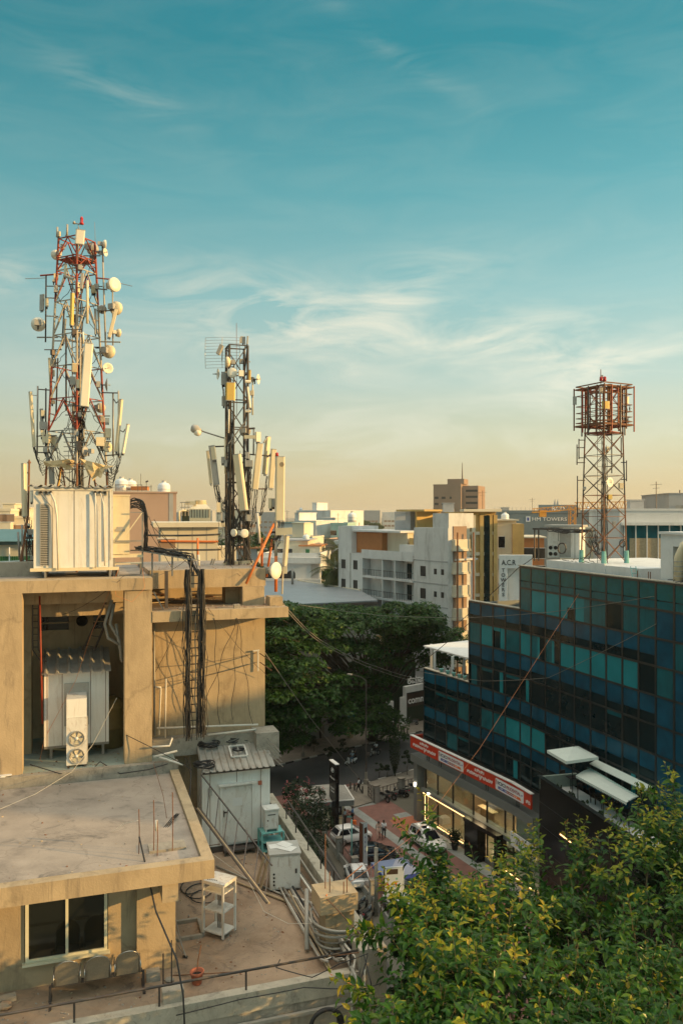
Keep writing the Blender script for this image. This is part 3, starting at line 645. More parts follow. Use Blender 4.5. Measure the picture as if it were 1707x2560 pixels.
def wall_fittings():
 g='loose cables hanging down the wing wall'
 for i,(x0,y0,x1,y1,lab)in enumerate(((535,1545,549,1812,'thin dark cable hanging just right of the cable ladder'),(592,1545,580,1800,'dark cable bowing left in the middle of the wing wall'),(594,1550,631,1812,'pair-forming cable falling towards the right foot of the wing wall'),(590,1548,510,1770,'slanting wire from slab edge down-left to the ladder foot'))):
  a,c=LV(x0,y0,25.08),LV(x1,y1,25.75)
  b=MB().tube([a.lerp(c,k/10)+UL*(0.05*math.sin(k*1.3))for k in range(11)],0.009,5); single('hanging_cable',b,M['cable'],lab,'cable',g)
 for y0,y1,lab in((1648,1632,'upper cable strung across the sunlit wing wall'),(1690,1655,'lower cable strung across the sunlit wing wall')):
  single('wall_cable',MB().tube(sag(LV(390,y0+20,26.17),LV(645,y1,26.17),0.08),0.01,5),M['greycable'],lab,'cable')
 t=thing('pipe_bracket','small white tee pipe bracket with rods at the right edge of the wing wall','bracket',LV(645,1650,26.1))
 part('upright',MB().tube([LV(645,1678,26.1),LV(645,1625,26.1)],0.025,6),M['pvc'],t)
 part('arm',MB().tube([LV(632,1628,26.1),LV(648,1626,26.1)],0.03,6),M['pvc'],t)
 for y in(1634,1656):part('rod',MB().cyl(LV(650,y,26.0),P(678,y+20,25.0),0.016,n=5),M['rust'],t)
 for i,(x0,y0,x1,y1,vv,lab)in enumerate(((392,1821,645,1812,25.76,'long white pipe along the top of the ledge at the foot of the wing wall'),(520,1838,640,1824,25.7,'shorter white pipe just below the long one on the ledge'))):
  single('water_pipe',MB().tube([LV(x0,y0,vv),LV(x1,y1,vv)],0.032,8),M['pvc'],lab,'pipe',smooth=True)
 single('water_pipe',MB().tube([LV(388,1718,25.95),LV(402,1719,25.95),LV(402,1725,25.95),LV(397,1838,25.95)],0.03,8),M['pvc'],'white pipe with an elbow at the top, next to the right pillar','pipe',smooth=True)
 single('water_pipe',MB().tube([LV(415,1697,25.9),LV(413,1845,25.9)],0.025,8),M['pvc'],'straight upright white pipe left of the cable ladder','pipe',smooth=True)
 single('water_pipe',MB().tube([LV(385,1560,26.1),LV(386,1840,26.1)],0.035,8),M['pvcgrey'],'tall grey downpipe in the corner behind the right pillar','pipe',smooth=True)
 single('water_pipe',MB().tube([LV(380,1868,24.95),LV(424,1865,24.95),LV(431,1845,25.1)],0.03,8),M['pvc'],'white pipe stub bent up at the roof corner behind the cabin','pipe',smooth=True)
 single('water_pipe',MB().tube([LV(384,1893,24.9),LV(443,1878,24.9)],0.035,8),M['pvc'],'white pipe lying across the kerb right of the pillar foot','pipe',smooth=True)
 single('water_pipe',MB().tube([LV(398,1893,24.9),LV(457,1913,24.6)],0.032,8),M['pvc'],'white pipe lying askew beyond the kerb, pointing at the ribbed roof','pipe',smooth=True)
 for i,lab in enumerate(('uppermost','second','third','lowest')):
  y=1845+12*i
  single('steel_rod',MB().cyl(LV(668,y,25.4),P(701+i*2,y+36,24.4),0.014,n=5),M['galv'],lab+' of the four thin rods sticking out beside the ribbed roof','rod','rods sticking out over the alley')
 t=thing('leaning_ladder','black steel truss ladder leaning down from the roof edge to the terrace','ladder',L(3.4,21,ZT))
 a0,a1=LV(478,1945,24.2),LV(497,1940,24.2);
 top=[(500,1937),(680,2160)]; bot=[(496,2020),(676,2267)]
 p=lambda x,y:G(x,y,20.0)
 A0,A1=LV(503,1937,23.4),P(680,2165,19.9); B0,B1=LV(499,2022,22.9),P(672,2255,18.75)
 part('rail',MB().bar(A0,A1,0.03),M['darksteel'],t); part('rail',MB().bar(B0,B1,0.04),M['darksteel'],t)
 for k in range(8):
  q=k/7.2; part('rung',MB().bar(A0.lerp(A1,q),B0.lerp(B1,q-0.02 if q>0.03 else q),0.025),M['darksteel'],t)
 for i,m,lab in((0,'wood','yellow-brown steel tube lying along the leaning black ladder'),(1,'darksteel','black tube beside the yellow-brown one along the leaning ladder')):
  single('steel_tube',MB().cyl(B0+Vector((-0.05-0.06*i,-0.05,0.03)),B1+Vector((0.02-0.06*i,-0.12,0.02)),0.022,n=8),M[m],lab,'tube')
 for i,(x,y0,y1,lab)in enumerate(((346,2024,2136,'tallest rusty bar at the left of the rebar left in the roof'),(383,2001,2130,'rusty bar at the back of the rebar left in the roof'),(392,2052,2140,'short rusty bar wrapped with wire in the middle of the roof rebar'),(430,1982,2128,'rusty bar at the right of the rebar left in the roof'))):
  b=G(x+(1 if i else 1),y1,22.13); top=Vector((b.x,b.y,H-(y0-HY)/F*b.y))
  single('rebar',MB().tube([b,b.lerp(top,0.5)+Vector((0.012,0,0)),top],0.011,5),M['rust'],lab,'rebar','rusty rebar standing in the flat roof')
 b=G(391,2115,22.15); single('pvc_sleeve',MB().cyl(b+ZV*0.35,b+ZV*0.6,0.035,n=10),M['pvc'],'white plastic sleeve stuck on the short roof rebar','pipe',smooth=True)
 for i,(x,y0,y1,lab)in enumerate(((408,2385,2486,'black bar beside the terracotta pot, left of it'),(429,2352,2470,'thin black bar at the room corner right of the terracotta pot'))):
  b=G(x,y1,ZT); top=Vector((b.x,b.y,H-(y0-HY)/F*b.y)); single('rebar',MB().cyl(b,top,0.016,n=6),M['darksteel'],lab,'rebar')
 p=L(2.3,17.8,ZT)
 single('low_plinth',MB().box(G(432,2516,ZT)+ZV*0.17,(0.45,0.25,0.42),RL),M['plaster_grey'],'grey plastered plinth at the railing below the black bars','plinth')
 for i,(x0,y0,x1,y1)in enumerate(((812,2086,813,2212),(823,2180,824,2222),(866,2195,867,2222),(858,2205,859,2225))):
  a=G(x1,y1+12,20.9); single('rebar',MB().cyl(a,Vector((a.x,a.y,H-(y0-HY)/F*a.y)),0.013,n=5),M['rust'],('tall','short','short','short')[i]+' rusty bar rising from the yellow parapet pier'+('' if i==0 else ', '+('left','far right','inner right')[i-1]),'rebar','rebar in the parapet pier')
 for i,(x,y0,y1)in enumerate(((930,2250,2370),(953,2262,2368),(921,2320,2375))):
  a=G(x,y1,20.12); single('rebar',MB().cyl(a,Vector((a.x,a.y,H-(y0-HY)/F*a.y)),0.015,n=5),M['darksteel'],('tallest dark bar on the corner pier at the alley','dark bar at the outer edge of the corner pier','shortest dark bar on the inner side of the corner pier')[i],'rebar','rebar in the corner pier')
wall_fittings()
# ---- clutter by the parapet
def clutter():
 t=thing('tool_stand','turquoise open steel stand beside the cabin door','stand',G(684,2135,ZT))
 o=G(682,2135,ZT); ex,ey=UL,VL; o=o+VL*0.25; o.z=0
 for z in(0.06,0.34,0.62):part('shelf',MB().obox(o,ex,ey,-0.34,0.34,-0.25,0.25,ZT+z,ZT+z+0.03),M['turq'],t)
 for sx in(-1,1):
  for sy in(-1,1):part('leg',MB().obox(o,ex,ey,sx*0.34-0.03,sx*0.34+0.03,sy*0.25-0.03,sy*0.25+0.03,ZT,ZT+0.65),M['turq'],t)
 part('divider',MB().obox(o,ex,ey,-0.1,-0.07,-0.2,0.2,ZT+0.09,ZT+0.34).obox(o,ex,ey,0.1,0.13,-0.2,0.2,ZT+0.09,ZT+0.34),M['turq'],t)
 t=thing('meter_box','small white steel box standing on the turquoise stand','cabinet',o+ZV*(ZT+0.65))
 z=ZT+0.65
 part('case',MB().obox(o,ex,ey,-0.22,0.2,-0.17,0.2,z+0.08,z+0.66),M['whitebox'],t)
 part('lid',MB().obox(o,ex,ey,-0.25,0.23,-0.21,0.23,z+0.665,z+0.71),M['whitebox'],t)
 part('door',MB().obox(o,ex,ey,-0.19,0.17,-0.185,-0.171,z+0.11,z+0.62),M['whitebox'],t)
 part('latch',MB().obox(o,ex,ey,-0.14,0.1,-0.2,-0.186,z+0.52,z+0.545).obox(o,ex,ey,-0.16,-0.12,-0.2,-0.186,z+0.34,z+0.38),M['darksteel'],t)
 for sx in(-0.2,0.16):part('foot',MB().obox(o,ex,ey,sx,sx+0.04,-0.15,0.18,z,z+0.08),M['whitebox'],t)
 a=G(709,2230,ZT); o=a+VL*0.42+UL*0.1; o.z=0
 t=thing('steel_cabinet','dented off-white steel cabinet with round holes on the terrace','cabinet',a)
 ex,ey=D2(TH-R(8)),D2(TH+R(82))
 part('case',MB().obox(o,ex,ey,-0.42,0.42,-0.42,0.42,ZT+0.06,ZT+1.02),M['whitebox'],t)
 part('door',MB().obox(o,ex,ey,-0.38,0.38,-0.435,-0.422,ZT+0.1,ZT+0.98),M['whitebox'],t)
 part('top',MB().obox(o,ex,ey,-0.45,0.45,-0.46,0.44,ZT+1.022,ZT+1.06),M['greybox'],t)
 b=MB()
 for k in range(4):q=o+ex*-0.31-ey*0.436+ZV*(ZT+0.2+0.1*k); b.cyl(q,q-ey*0.01,0.028,n=12)
 part('knockout',b,M['void'],t)
 part('lock',MB().obox(o,ex,ey,0.28,0.33,-0.46,-0.436,ZT+0.5,ZT+0.62),M['darksteel'],t)
 for sx in(-0.4,0.32):part('foot',MB().obox(o,ex,ey,sx,sx+0.08,-0.4,0.4,ZT,ZT+0.06),M['darksteel'],t)
 b=MB()
 for k,(x,y,w,d,rz)in enumerate(((-0.15,0.1,0.5,0.3,0.3),(0.1,-0.1,0.45,0.35,-0.5),(0.05,0.15,0.3,0.4,0.9))):b.box(o+ex*x+ey*y+ZV*(ZT+1.067+0.006*k),(w,d,0.004),Matrix.Rotation(rz,3,'Z'))
 single('torn_sheet',b,M['labelwhite'],'torn pale sheets lying on top of the dented cabinet','sheet')
 for k,(du,lab)in enumerate(((-0.62,'inner loose board leaning on the left side of the dented cabinet'),(-0.72,'outer loose board leaning on the left side of the dented cabinet'))):
  q=o+ex*(du+0.1)
  single('loose_board',MB().hexa([q+ex*-0.2+ey*(-0.45+0.2*k)+ZV*ZT,q+ex*-0.17+ey*(-0.45+0.2*k)+ZV*ZT,q+ex*-0.17+ey*(-0.2+0.2*k)+ZV*ZT,q+ex*-0.2+ey*(-0.2+0.2*k)+ZV*ZT,q+ex*0.06+ey*(-0.45+0.2*k)+ZV*(ZT+0.95),q+ex*0.09+ey*(-0.45+0.2*k)+ZV*(ZT+0.95),q+ex*0.09+ey*(-0.2+0.2*k)+ZV*(ZT+0.95),q+ex*0.06+ey*(-0.2+0.2*k)+ZV*(ZT+0.95)]),M['wood'],lab,'board')
 g='conduits running along the parapet'
 for k in range(14):
  u=5.35+0.075*k; z=ZT+0.05+(0.06 if k%3==0 else 0)+0.02*k*(k>8)
  pts=[L(u+0.10+rnd.uniform(-0.05,0.05),17.3+rnd.uniform(0,0.3),ZT+0.3),L(u+rnd.uniform(-0.03,0.03),17.8,z+0.05)]
  for v in(19.0,20.5,22.0,23.5,25.0):pts.append(L(u-(v-18)*0.012*(k%4)+rnd.uniform(-0.02,0.02),v,z+rnd.uniform(0,0.03)))
  if k>=9 and k%2:pts=[L(u-0.15,17.06,ZT-1.6),L(u-0.15,17.0,ZT+0.16)]+pts
  m=('pvcgrey','greycable','cable','pvc')[(k*7)%4]
  single('conduit',MB().tube(pts,0.018+0.012*(k%3==0),6),M[m],'one of the long cables and conduits laid along the inside of the alley parapet','conduit',g,smooth=True)
 for k in range(6):
  r=0.5+0.03*k; c=L(5.98,18.48,ZT+0.25+0.11*k)
  single('hose_loop',MB().tube([c+UL*(math.cos(a)*r*0.95)+VL*(math.sin(a)*r)+ZV*(0.05*math.sin(a+k)-0.1*(a>3.1))for a in[R(150+15*i)for i in range(15)]],0.03 if k%2 else 0.022,7),M['pvcgrey' if k%2 else 'greycable'],'one of the grey hoses looped around the foot of the parapet pier','hose','hoses looped round the parapet pier',smooth=True)
 def lying(name,x0,y0,x1,y1,r,m,lab,cat,z=0.05,z1=None):
  single(name,MB().cyl(G(x0,y0,ZT+z),G(x1,y1,ZT+(z if z1 is None else z1)),r,n=9),M[m],lab,cat,smooth=True)
 single('duct_pipe',MB().cyl(G(766,2225,ZT+0.9),G(767,2376,ZT+0.08),0.055,n=14),M['pvcgrey'],'thick grey duct pipe propped upright near the middle of the terrace','pipe',smooth=True)
 lying('batten',722,2228,836,2440,0.024,'wood','long pale batten running from the cabinet to the front kerb','batten',0.3,0.06)
 lying('batten',718,2256,832,2442,0.024,'wood','second pale batten lying just left of the longest one','batten')
 lying('conduit',535,2184,720,2256,0.03,'wood','pinkish pipe lying from the roof corner across the terrace','pipe')
 lying('conduit',540,2166,712,2240,0.025,'pvcgrey','grey pipe lying parallel to and behind the pinkish pipe','pipe')
 lying('conduit',712,2235,790,2262,0.03,'pvc','white flat pipe bundle lying in front of the dented cabinet','pipe')
 lying('steel_tube',843,2340,905,2480,0.045,'pvcgrey','stout grey tube leaning over the front kerb by the corner pier','tube',0.35,0.1)
 b=MB(); c=G(460,2330,ZT)
 for s in(-1,1):b.obox(c,UL,VL,-0.4,0.4,s*0.42-0.04,s*0.42+0.04,ZT,ZT+0.09); b.obox(c,UL,VL,s*0.42-0.04,s*0.42+0.04,-0.38,0.38,ZT,ZT+0.088)
 single('tray_frame',b,M['concrete'],'low square concrete tray frame by the room corner','frame')
 t=thing('folding_trestle','thin steel trestle with a black foot leaning at the room corner','trestle',G(460,2400,ZT))
 for x0,y0,x1,y1 in((437,2290,462,2392),(440,2330,466,2394),(437,2352,458,2385)):part('tube',MB().cyl(G(x0,y0,ZT+0.5),G(x1,y1,ZT+0.04),0.012,n=6),M['galv'],t)
 part('foot',MB().cyl(G(458,2392,ZT+0.03),G(468,2394,ZT+0.03),0.03,n=8),M['rubber'],t)
 b=MB()
 for k in range(3):
  c=G(480+18*k,2215+14*k,ZT+0.03); b.tube([c+Vector((math.cos(a)*(0.3+0.06*k),math.sin(a)*(0.5-0.05*k),0.01*k))for a in[R(20+22*i)for i in range(15+k)]],0.015,5)
 single('cable_loop',b,M['cable'],'loose black cable loops on the terrace behind the shelf rack','cable')
 c=P(813,2560,16.9)
 b=MB()
 for k in range(4):b.tube([c+UL*(math.cos(a)*(0.3+0.02*k))+ZV*(math.sin(a)*(0.3+0.015*k))-VL*(0.03*k)for a in[2*math.pi*i/24 for i in range(25)]],0.04,7)
 single('hose_coil',b,M['rubber'],'black hose coil hanging on the wall below the railing','hose',smooth=True)
 a=G(70,1952,22.45); single('paper_litter',MB().box(L(-2.2,24.95,22.45),(0.5,0.2,0.03),RL).box(L(-1.95,24.97,22.47),(0.3,0.22,0.02),Matrix.Rotation(0.6,3,'Z')),M['labelwhite'],'flattened pale sheets on the kerb at the foot of the left pillar','litter')
 for k,(x,y,s,lab)in enumerate(((480,1519,0.12,'small dark block on the slab edge left of the cable ladder'),(592,1516,0.1,'dark stone at the foot of the orange stay on the slab'),)):
  single('stone_block',MB().box(G(x,y,27.06),(s*2,s*1.6,s*1.4),RL),M['concrete'],lab,'block')
 for k in range(9):
  u=rnd.uniform(2.5,4.6); v=rnd.uniform(26.9,29.5); a=rnd.uniform(-0.5,0.5)
  single('scrap_board',MB().box(L(u,v,27.05+0.02*k),(rnd.uniform(0.6,1.3),0.14,0.03),Matrix.Rotation(TH+a,3,'Z')),M['wood' if k%3 else 'rust'],'one of the scrap boards strewn on the slab under the upper deck','board','scrap boards under the deck')
 for k,(x,lab)in enumerate(((416,'dark post nearest the pillar between slab and deck'),(506,'dark post right of the cable ladder between slab and deck'))):
  a=UVZ(LV(x,1500,25.9)); single('deck_post',MB().lbox(a[0]-0.05,a[0]+0.05,25.85,25.95,27.0,28.2),M['darksteel'],lab,'post')
 single('deck_brace',MB().bar(LV(384,1480,25.6),LV(410,1527,25.6),0.08,0.04),M['galv'],'slanting steel brace on the slab beside the right pillar','brace')
clutter()
# ---- lattice masts and their antennas
def pan(parent,a,b,w,d,az,m='cream',name='panel_antenna'):
# radome between its top a and foot b, looking along the plan angle az
 w*=0.5; d*=0.7; a=Vector(a); b=Vector(b); z=(a-b).normalized(); f=D2(az); f=(f-z*f.dot(z)).normalized(); x=f.cross(z)
 pr=[(-w/2,-d/2),(w/2,-d/2),(w/2,d*0.25),(w*0.38,d/2),(-w*0.38,d/2),(-w/2,d*0.25)]
 o=part(name,MB().prism([b+x*p+f*q for p,q in pr],a-b),M[m],parent)
 for e,s in((a,1),(b,-1)):part('end_cap',MB().prism([e+x*p*1.04+f*q*1.06 for p,q in pr],z*(0.025*s)),M['greybox'],o)
 h=MB()
 for k in range(3):q=b+x*(w*(k-1)*0.28); h.cyl(q-z*0.025,q-z*0.09,0.014,n=6)
 part('connector',h,M['cable'],o)
 return o
def bracket(parent,a,b,r=0.018,m='galv'):
 return part('antenna_arm',MB().cyl(a,b,r*0.75,n=6),M[m],parent)
def pole(parent,a,b,r=0.03,m='galv',name='antenna_pole'):
 return part(name,MB().cyl(a,b,r*0.62,n=8),M[m],parent,True)
def dish(parent,c,r,d,kind='drum',m='creamwhite'):
# microwave dish at c looking along d
 r*=0.52; c=Vector(c); d=Vector(d).normalized()
 if kind=='drum':
  pr=[(-0.9*r,0.0),(-0.88*r,0.2*r),(-0.55*r,0.75*r),(-0.35*r,0.98*r),(0.1*r,r),(0.13*r,0.97*r),(0.2*r,0.5*r),(0.22*r,0)]
 elif kind=='cone':
  pr=[(-1.0*r,0.0),(-0.98*r,0.25*r),(-0.1*r,0.97*r),(0.0,r),(0.04*r,0.97*r),(0.1*r,0.5*r),(0.12*r,0)]
 else:
  pr=[(-0.32*r,0.0),(-0.3*r,0.25*r),(-0.15*r,0.7*r),(0.0,r),(0.02*r,0.98*r),(-0.1*r,0.68*r),(-0.24*r,0.25*r),(-0.26*r,0)]
 o=part('dish_antenna',MB().lathe(c,d,pr,22),M[m],parent,True)
 x,y,z=frame_from(d)
 part('radio_unit',MB().box(c-d*(r*1.0+0.05),(min(0.24,r*0.9),min(0.22,r*0.8),0.14),Matrix((x,y,z)).transposed()),M['greybox'],o)
 part('mount',MB().cyl(c-d*(0.75*r),c-d*(0.75*r)-y*(r*0.9),0.025,n=6).cyl(c-d*(0.8*r)-x*(0.4*r),c-d*(0.8*r)+x*(0.4*r),0.02,n=6),M['darksteel'],o)
 if kind=='open':part('feed',MB().cyl(c-d*0.25*r,c+d*0.35*r,0.012,n=6).cyl(c+d*0.33*r,c+d*0.42*r,0.035,n=8),M['greybox'],o)
 return o
def rru(parent,c,w,d,h,az,m='greybox'):
 w*=0.58; h*=0.58; d*=0.8; e=D2(az); n=Vector((-e.y,e.x,0)); c=Vector(c); b=MB().obox(c,e,n,-d/2,d/2,-w/2,w/2,c.z-h/2,c.z+h/2)
 o=part('radio_box',b,M[m],parent)
 f=MB()
 k=6
 for i in range(k):q=-w/2+w*(i+0.5)/k; f.obox(c,e,n,-d/2-0.025,-d/2-0.001,q-0.006,q+0.006,c.z-h*0.45,c.z+h*0.45)
 part('cooling_fin',f,M[m],o)
 j=MB()
 for i in range(3):q=-w*0.3+w*0.3*i; j.obox(c,e,n,-0.02,0.02,q-0.015,q+0.015,c.z-h/2-0.08,c.z-h/2-0.001)
 part('connector',j,M['cable'],o)
 return o
def lattice(t,C,rb,rt,zb,zt,zs,cols,az0,leg=0.08,brace=0.045,n=4,style='V',straight=False):
# legs on a circle of radius r(z) about C, corner 0 at the plan angle az0
 rad=lambda z:rb+(rt-rb)*(z-zb)/(zt-zb)
 q=lambda k,z:Vector((C.x,C.y,z))+D2(az0+2*math.pi*k/n)*rad(z)
 mats=[M['redsteel'],M['whitesteel'],M['darksteel'],M['galv'],M['rust']]
 lv=[zb]+list(zs)
 for k in range(n):
  b=MB()
  for i in range(len(lv)-1):b.cyl(q(k,lv[i]),q(k,lv[i+1]+(0.0 if i<len(lv)-2 else 0)),leg/2,n=8,mi=cols[i])
  part('leg',b,mats,t)
  for i in range(len(lv)-1):
   z0,z1=lv[i],lv[i+1]; a0,b0,a1,b1=q(k,z0),q(k+1,z0),q(k,z1),q(k+1,z1)
   b=MB(); m=(a1+b1)/2; c=(k+i)%3==0 and(1 if cols[i]==0 else cols[i])or cols[i]
   b.bar(a1,b1,brace,brace*0.7,mi=c)
   if style=='V':
    for e0,e1 in((a0,a1),(b0,b1)):
     b.bar(m,e0,brace*0.9,brace*0.6,mi=c)
     h=m.lerp(e0,0.5); b.bar(h,e0.lerp(e1,0.55),brace*0.6,brace*0.4,mi=c)
   elif style=='X':
    b.bar(a0,b1,brace,brace*0.6,mi=c); b.bar(b0,a1,brace,brace*0.6,up=UL,mi=c)
   elif style=='Z':
    if(i+k)%2:b.bar(a0,b1,brace,brace*0.6,mi=c)
    else:b.bar(b0,a1,brace,brace*0.6,mi=c)
   elif style=='D':
    s=(a0,b1)if i%2 else(a0,b1)
    mm=(a0+b1)/2; b.bar(a0,b1,brace,brace*0.6,mi=c); b.bar(b0,a1,brace,brace*0.6,up=UL,mi=c)
   part('brace',b,mats,t)
 return q
def climb(t,C,z0,z1,w=0.35,az=0.0,step=0.3,m='darksteel'):
 e=D2(az); a=Vector((C.x,C.y,0)); o=[]
 for s in(-1,1):part('ladder_rail',MB().cyl(a+e*(s*w/2)+ZV*z0,a+e*(s*w/2)+ZV*z1,0.018,n=5),M[m],t)
 z=z0+0.2; step=max(step,(z1-z0)/30)
 while z<z1:part('rung',MB().cyl(a-e*(w/2)+ZV*z,a+e*(w/2)+ZV*z,0.012,n=4),M[m],t); z+=step
def feeders(t,C,z0,z1,n,spread,rmax=0.016,name='feeder_cable',wob=0.03,m='cable'):
 for k in range(n):
  x,y=rnd.uniform(-spread,spread),rnd.uniform(-spread,spread); pts=[]; z=z1-rnd.random()*(z1-z0)*0.4
  while z>z0:pts.append(Vector((C.x+x+rnd.uniform(-wob,wob),C.y+y+rnd.uniform(-wob,wob),z))); z-=0.5
  pts.append(Vector((C.x+x,C.y+y,z0)))
  part(name,MB().tube(pts,rnd.uniform(0.008,rmax),5),M[m],t)
def hang(t,a,b,s,r=0.01,m='cable',wob=0.03):
 part('jumper_cable',MB().tube(sag(a,b,s,12,wob),r,5),M[m],t)
SOUTH=R(-108)
def mast_left():
 Y0=28.0; C=P(192,1286,Y0); C.z=0
 t=thing('lattice_mast','tallest red and white lattice mast at the left, crowded with antennas, behind the white shelter','mast',Vector((C.x,C.y,28.06)))
 az0=math.atan2(-C.y,-C.x)
 zz=lambda y:H-(y-HY)/F*Y0
 zq=lambda y:zz(520+y*0.2679)
 zs=[zq(v)for v in(2400,2090,1790,1490,1200,890,600,480,300)]
 q=lattice(t,C,1.17,0.60,28.06,zs[-1],zs,[4,3,0,0,1,1,0,0,0],az0,0.075,0.042)
 Z=lambda x,y,dY=0.0:P(x*0.2679,520+y*0.2679,Y0+dY)
 climb(t,Vector((C.x+0.12,C.y-0.35,0)),28.1,zq(450),0.3,0.3)
 feeders(t,Vector((C.x+0.18,C.y-0.3,0)),28.1,zq(560),18,0.10)
 feeders(t,Vector((C.x+0.1,C.y-0.25,0)),28.1,zq(1500),16,0.22,wob=0.06)
 zp=zq(500); b=MB()
 cs=[q(k,zp)for k in range(4)]
 b.prism([p.lerp(Vector((C.x,C.y,zp)),0.02)for p in cs],ZV*0.03); part('platform',b,M['redsteel'],t)
 a=Z(730,300,-0.3); top=Z(730,150,-0.3)
 pole(t,a,top,0.02); part('lamp_arm',MB().cyl(Z(695,140,-0.3),Z(762,150,-0.3),0.018,n=6),M['galv'],t)
 o=part('warning_lamp',MB().lathe(Z(762,150,-0.3),ZV,[(0,0.07),(0.05,0.075),(0.06,0.05),(0.2,0.055),(0.26,0.035),(0.28,0)],14),[M['red'],M['greybox']],t,True)
 part('photocell',MB().lathe(Z(692,145,-0.3),ZV,[(0,0.05),(0.06,0.05),(0.09,0.03),(0.1,0)],10),M['greybox'],t,True)
 pole(t,Z(890,340,0.2),Z(883,130,0.2),0.012)
 pan(t,Z(752,205,-0.75),Z(742,330,-0.75),0.60,0.08,R(-75),'creamwhite','flat_panel_antenna')
 pole(t,Z(735,180,-0.6),Z(725,480,-0.6),0.045)
 for x,y0,y1 in((625,150,255),(532,175,270)):pole(t,Z(x,y1),Z(x+3,y0),0.06,'greybox','omni_antenna')
 part('antenna_arm',MB().tube([Z(612,255),Z(640,262),Z(705,290,-0.5)],0.035,6),M['galv'],t)
 bracket(t,Z(538,270),Z(545,300)); pole(t,Z(545,230),Z(543,420),0.03,'darksteel')
 rru(t,Z(548,240),0.12,0.1,0.3,R(160),'cream'); rru(t,Z(580,360),0.24,0.14,0.3,R(200))
 dish(t,Z(518,435,0.0),0.33,(-0.75,0.65,0),'drum')
 bracket(t,Z(540,435),Z(575,435));
 dish(t,Z(870,385,0.5),0.42,(0.3,0.95,0),'drum','greybox'); bracket(t,Z(880,400,0.2),Z(960,405,0.0),0.03)
 dish(t,Z(985,335),0.28,(0.9,0.3,0),'drum'); dish(t,Z(985,410),0.27,(0.92,-0.25,0),'open')
 pole(t,Z(955,315),Z(962,505),0.05,'galv'); pole(t,Z(960,500),Z(986,1290,0.05),0.05,'whitesteel')
 bracket(t,Z(900,410),Z(960,405),0.03,'darksteel')
 bracket(t,Z(375,628),Z(575,612),0.04,'redsteel'); bracket(t,Z(235,657,-0.3),Z(420,650),0.016); pole(t,Z(430,628),Z(425,1250),0.045,'darksteel')
 for y in(835,1005):bracket(t,Z(430,y),Z(545,y+5),0.03)
 bracket(t,Z(345,1205),Z(540,1205),0.035); bracket(t,Z(497,1238),Z(760,1240,-0.4),0.03)
 pan(t,Z(395,812),Z(392,948),0.38,0.1,R(60),'greybox','flat_panel_antenna'); rru(t,Z(440,880),0.12,0.12,0.5,R(20),'cream')
 dish(t,Z(358,1085,0.1),0.47,(-0.3,0.95,0),'drum','creamwhite')
 rru(t,Z(520,640),0.28,0.16,0.35,R(200),'cream'); rru(t,Z(500,680),0.3,0.1,0.12,R(200))
 pan(t,Z(612,525,-0.5),Z(606,635,-0.5),0.16,0.1,R(-90),'cream'); part('antenna_arm',MB().tube([Z(600,630,-0.5),Z(690,662,-0.8)],0.05,7),M['whitesteel'],t)
 pan(t,Z(675,795,-0.9),Z(666,1090,-0.9),0.22,0.14,R(-110),'ochre'); pan(t,Z(768,612,-0.9),Z(760,745,-0.9),0.2,0.1,R(-80),'greybox')
 pole(t,Z(816,675,-0.8),Z(814,1075,-0.8),0.075,'cream','omni_antenna'); bracket(t,Z(720,1000,-0.9),Z(815,1000,-0.8))
 bracket(t,Z(720,742,-0.9),Z(830,742,-0.8),0.025,'darksteel')
 pan(t,Z(610,1040,-0.2),Z(590,1260,-0.2),0.22,0.12,R(200),'greybox'); pole(t,Z(600,900),Z(580,1280),0.05,'darksteel')
 pan(t,Z(890,945,0.1),Z(893,1170,0.1),0.13,0.1,R(40),'greybox')
 rru(t,Z(905,730),0.2,0.14,0.3,R(0)); bracket(t,Z(840,745),Z(1000,760),0.03,'darksteel')
 pole(t,Z(775,1155,-1.0),Z(780,1265,-1.0),0.05,'creamwhite','omni_antenna')
 bracket(t,Z(900,650),Z(1050,665),0.035,'redsteel'); pole(t,Z(1050,700,0.1),Z(1054,1280,0.1),0.04,'whitesteel')
 dish(t,Z(1070,712,-0.2),0.47,(0.78,-0.62,0),'drum','creamwhite'); bracket(t,Z(1105,697,0),Z(1235,727,0),0.016)
 dish(t,Z(1088,935,0.3),0.46,(0.35,0.93,0),'drum','cream'); bracket(t,Z(960,960),Z(1070,950,0.1),0.03,'darksteel')
 dish(t,Z(955,945,0.3),0.3,(-0.1,1,0.1),'open','greybox')
 pan(t,Z(1085,942,-0.4),Z(1020,1200,-0.4),0.24,0.14,R(-70),'cream')
 dish(t,Z(1110,1165,0),0.28,(0.7,0.7,0),'drum','cream'); bracket(t,Z(1000,1165),Z(1080,1160),0.025,'darksteel')
 bracket(t,Z(930,1245),Z(1125,1250,-0.2),0.035,'whitesteel')
 dish(t,Z(1020,1340,0.2),0.45,(0.3,0.95,0),'drum','cream'); bracket(t,Z(935,1335),Z(1000,1335),0.03,'darksteel')
 dish(t,Z(1008,1492,-0.1),0.36,(0.6,-0.8,0),'open','creamwhite'); bracket(t,Z(950,1500),Z(1000,1495),0.03,'redsteel')
 dish(t,Z(1000,1650,0),0.47,(0.93,0.3,0),'open','greybox'); bracket(t,Z(945,1650),Z(990,1650),0.03,'darksteel')
 dish(t,Z(940,1865,0.5),0.35,(0.25,0.96,0),'drum','cream')
 pan(t,Z(828,1268,-1.3),Z(786,1845,-1.3),0.58,0.22,R(-72),'creamwhite')
 pole(t,Z(750,1205,-1.05),Z(748,1850,-1.05),0.045,'whitesteel'); pole(t,Z(615,1180,-0.6),Z(618,1890,-0.6),0.05,'darksteel')
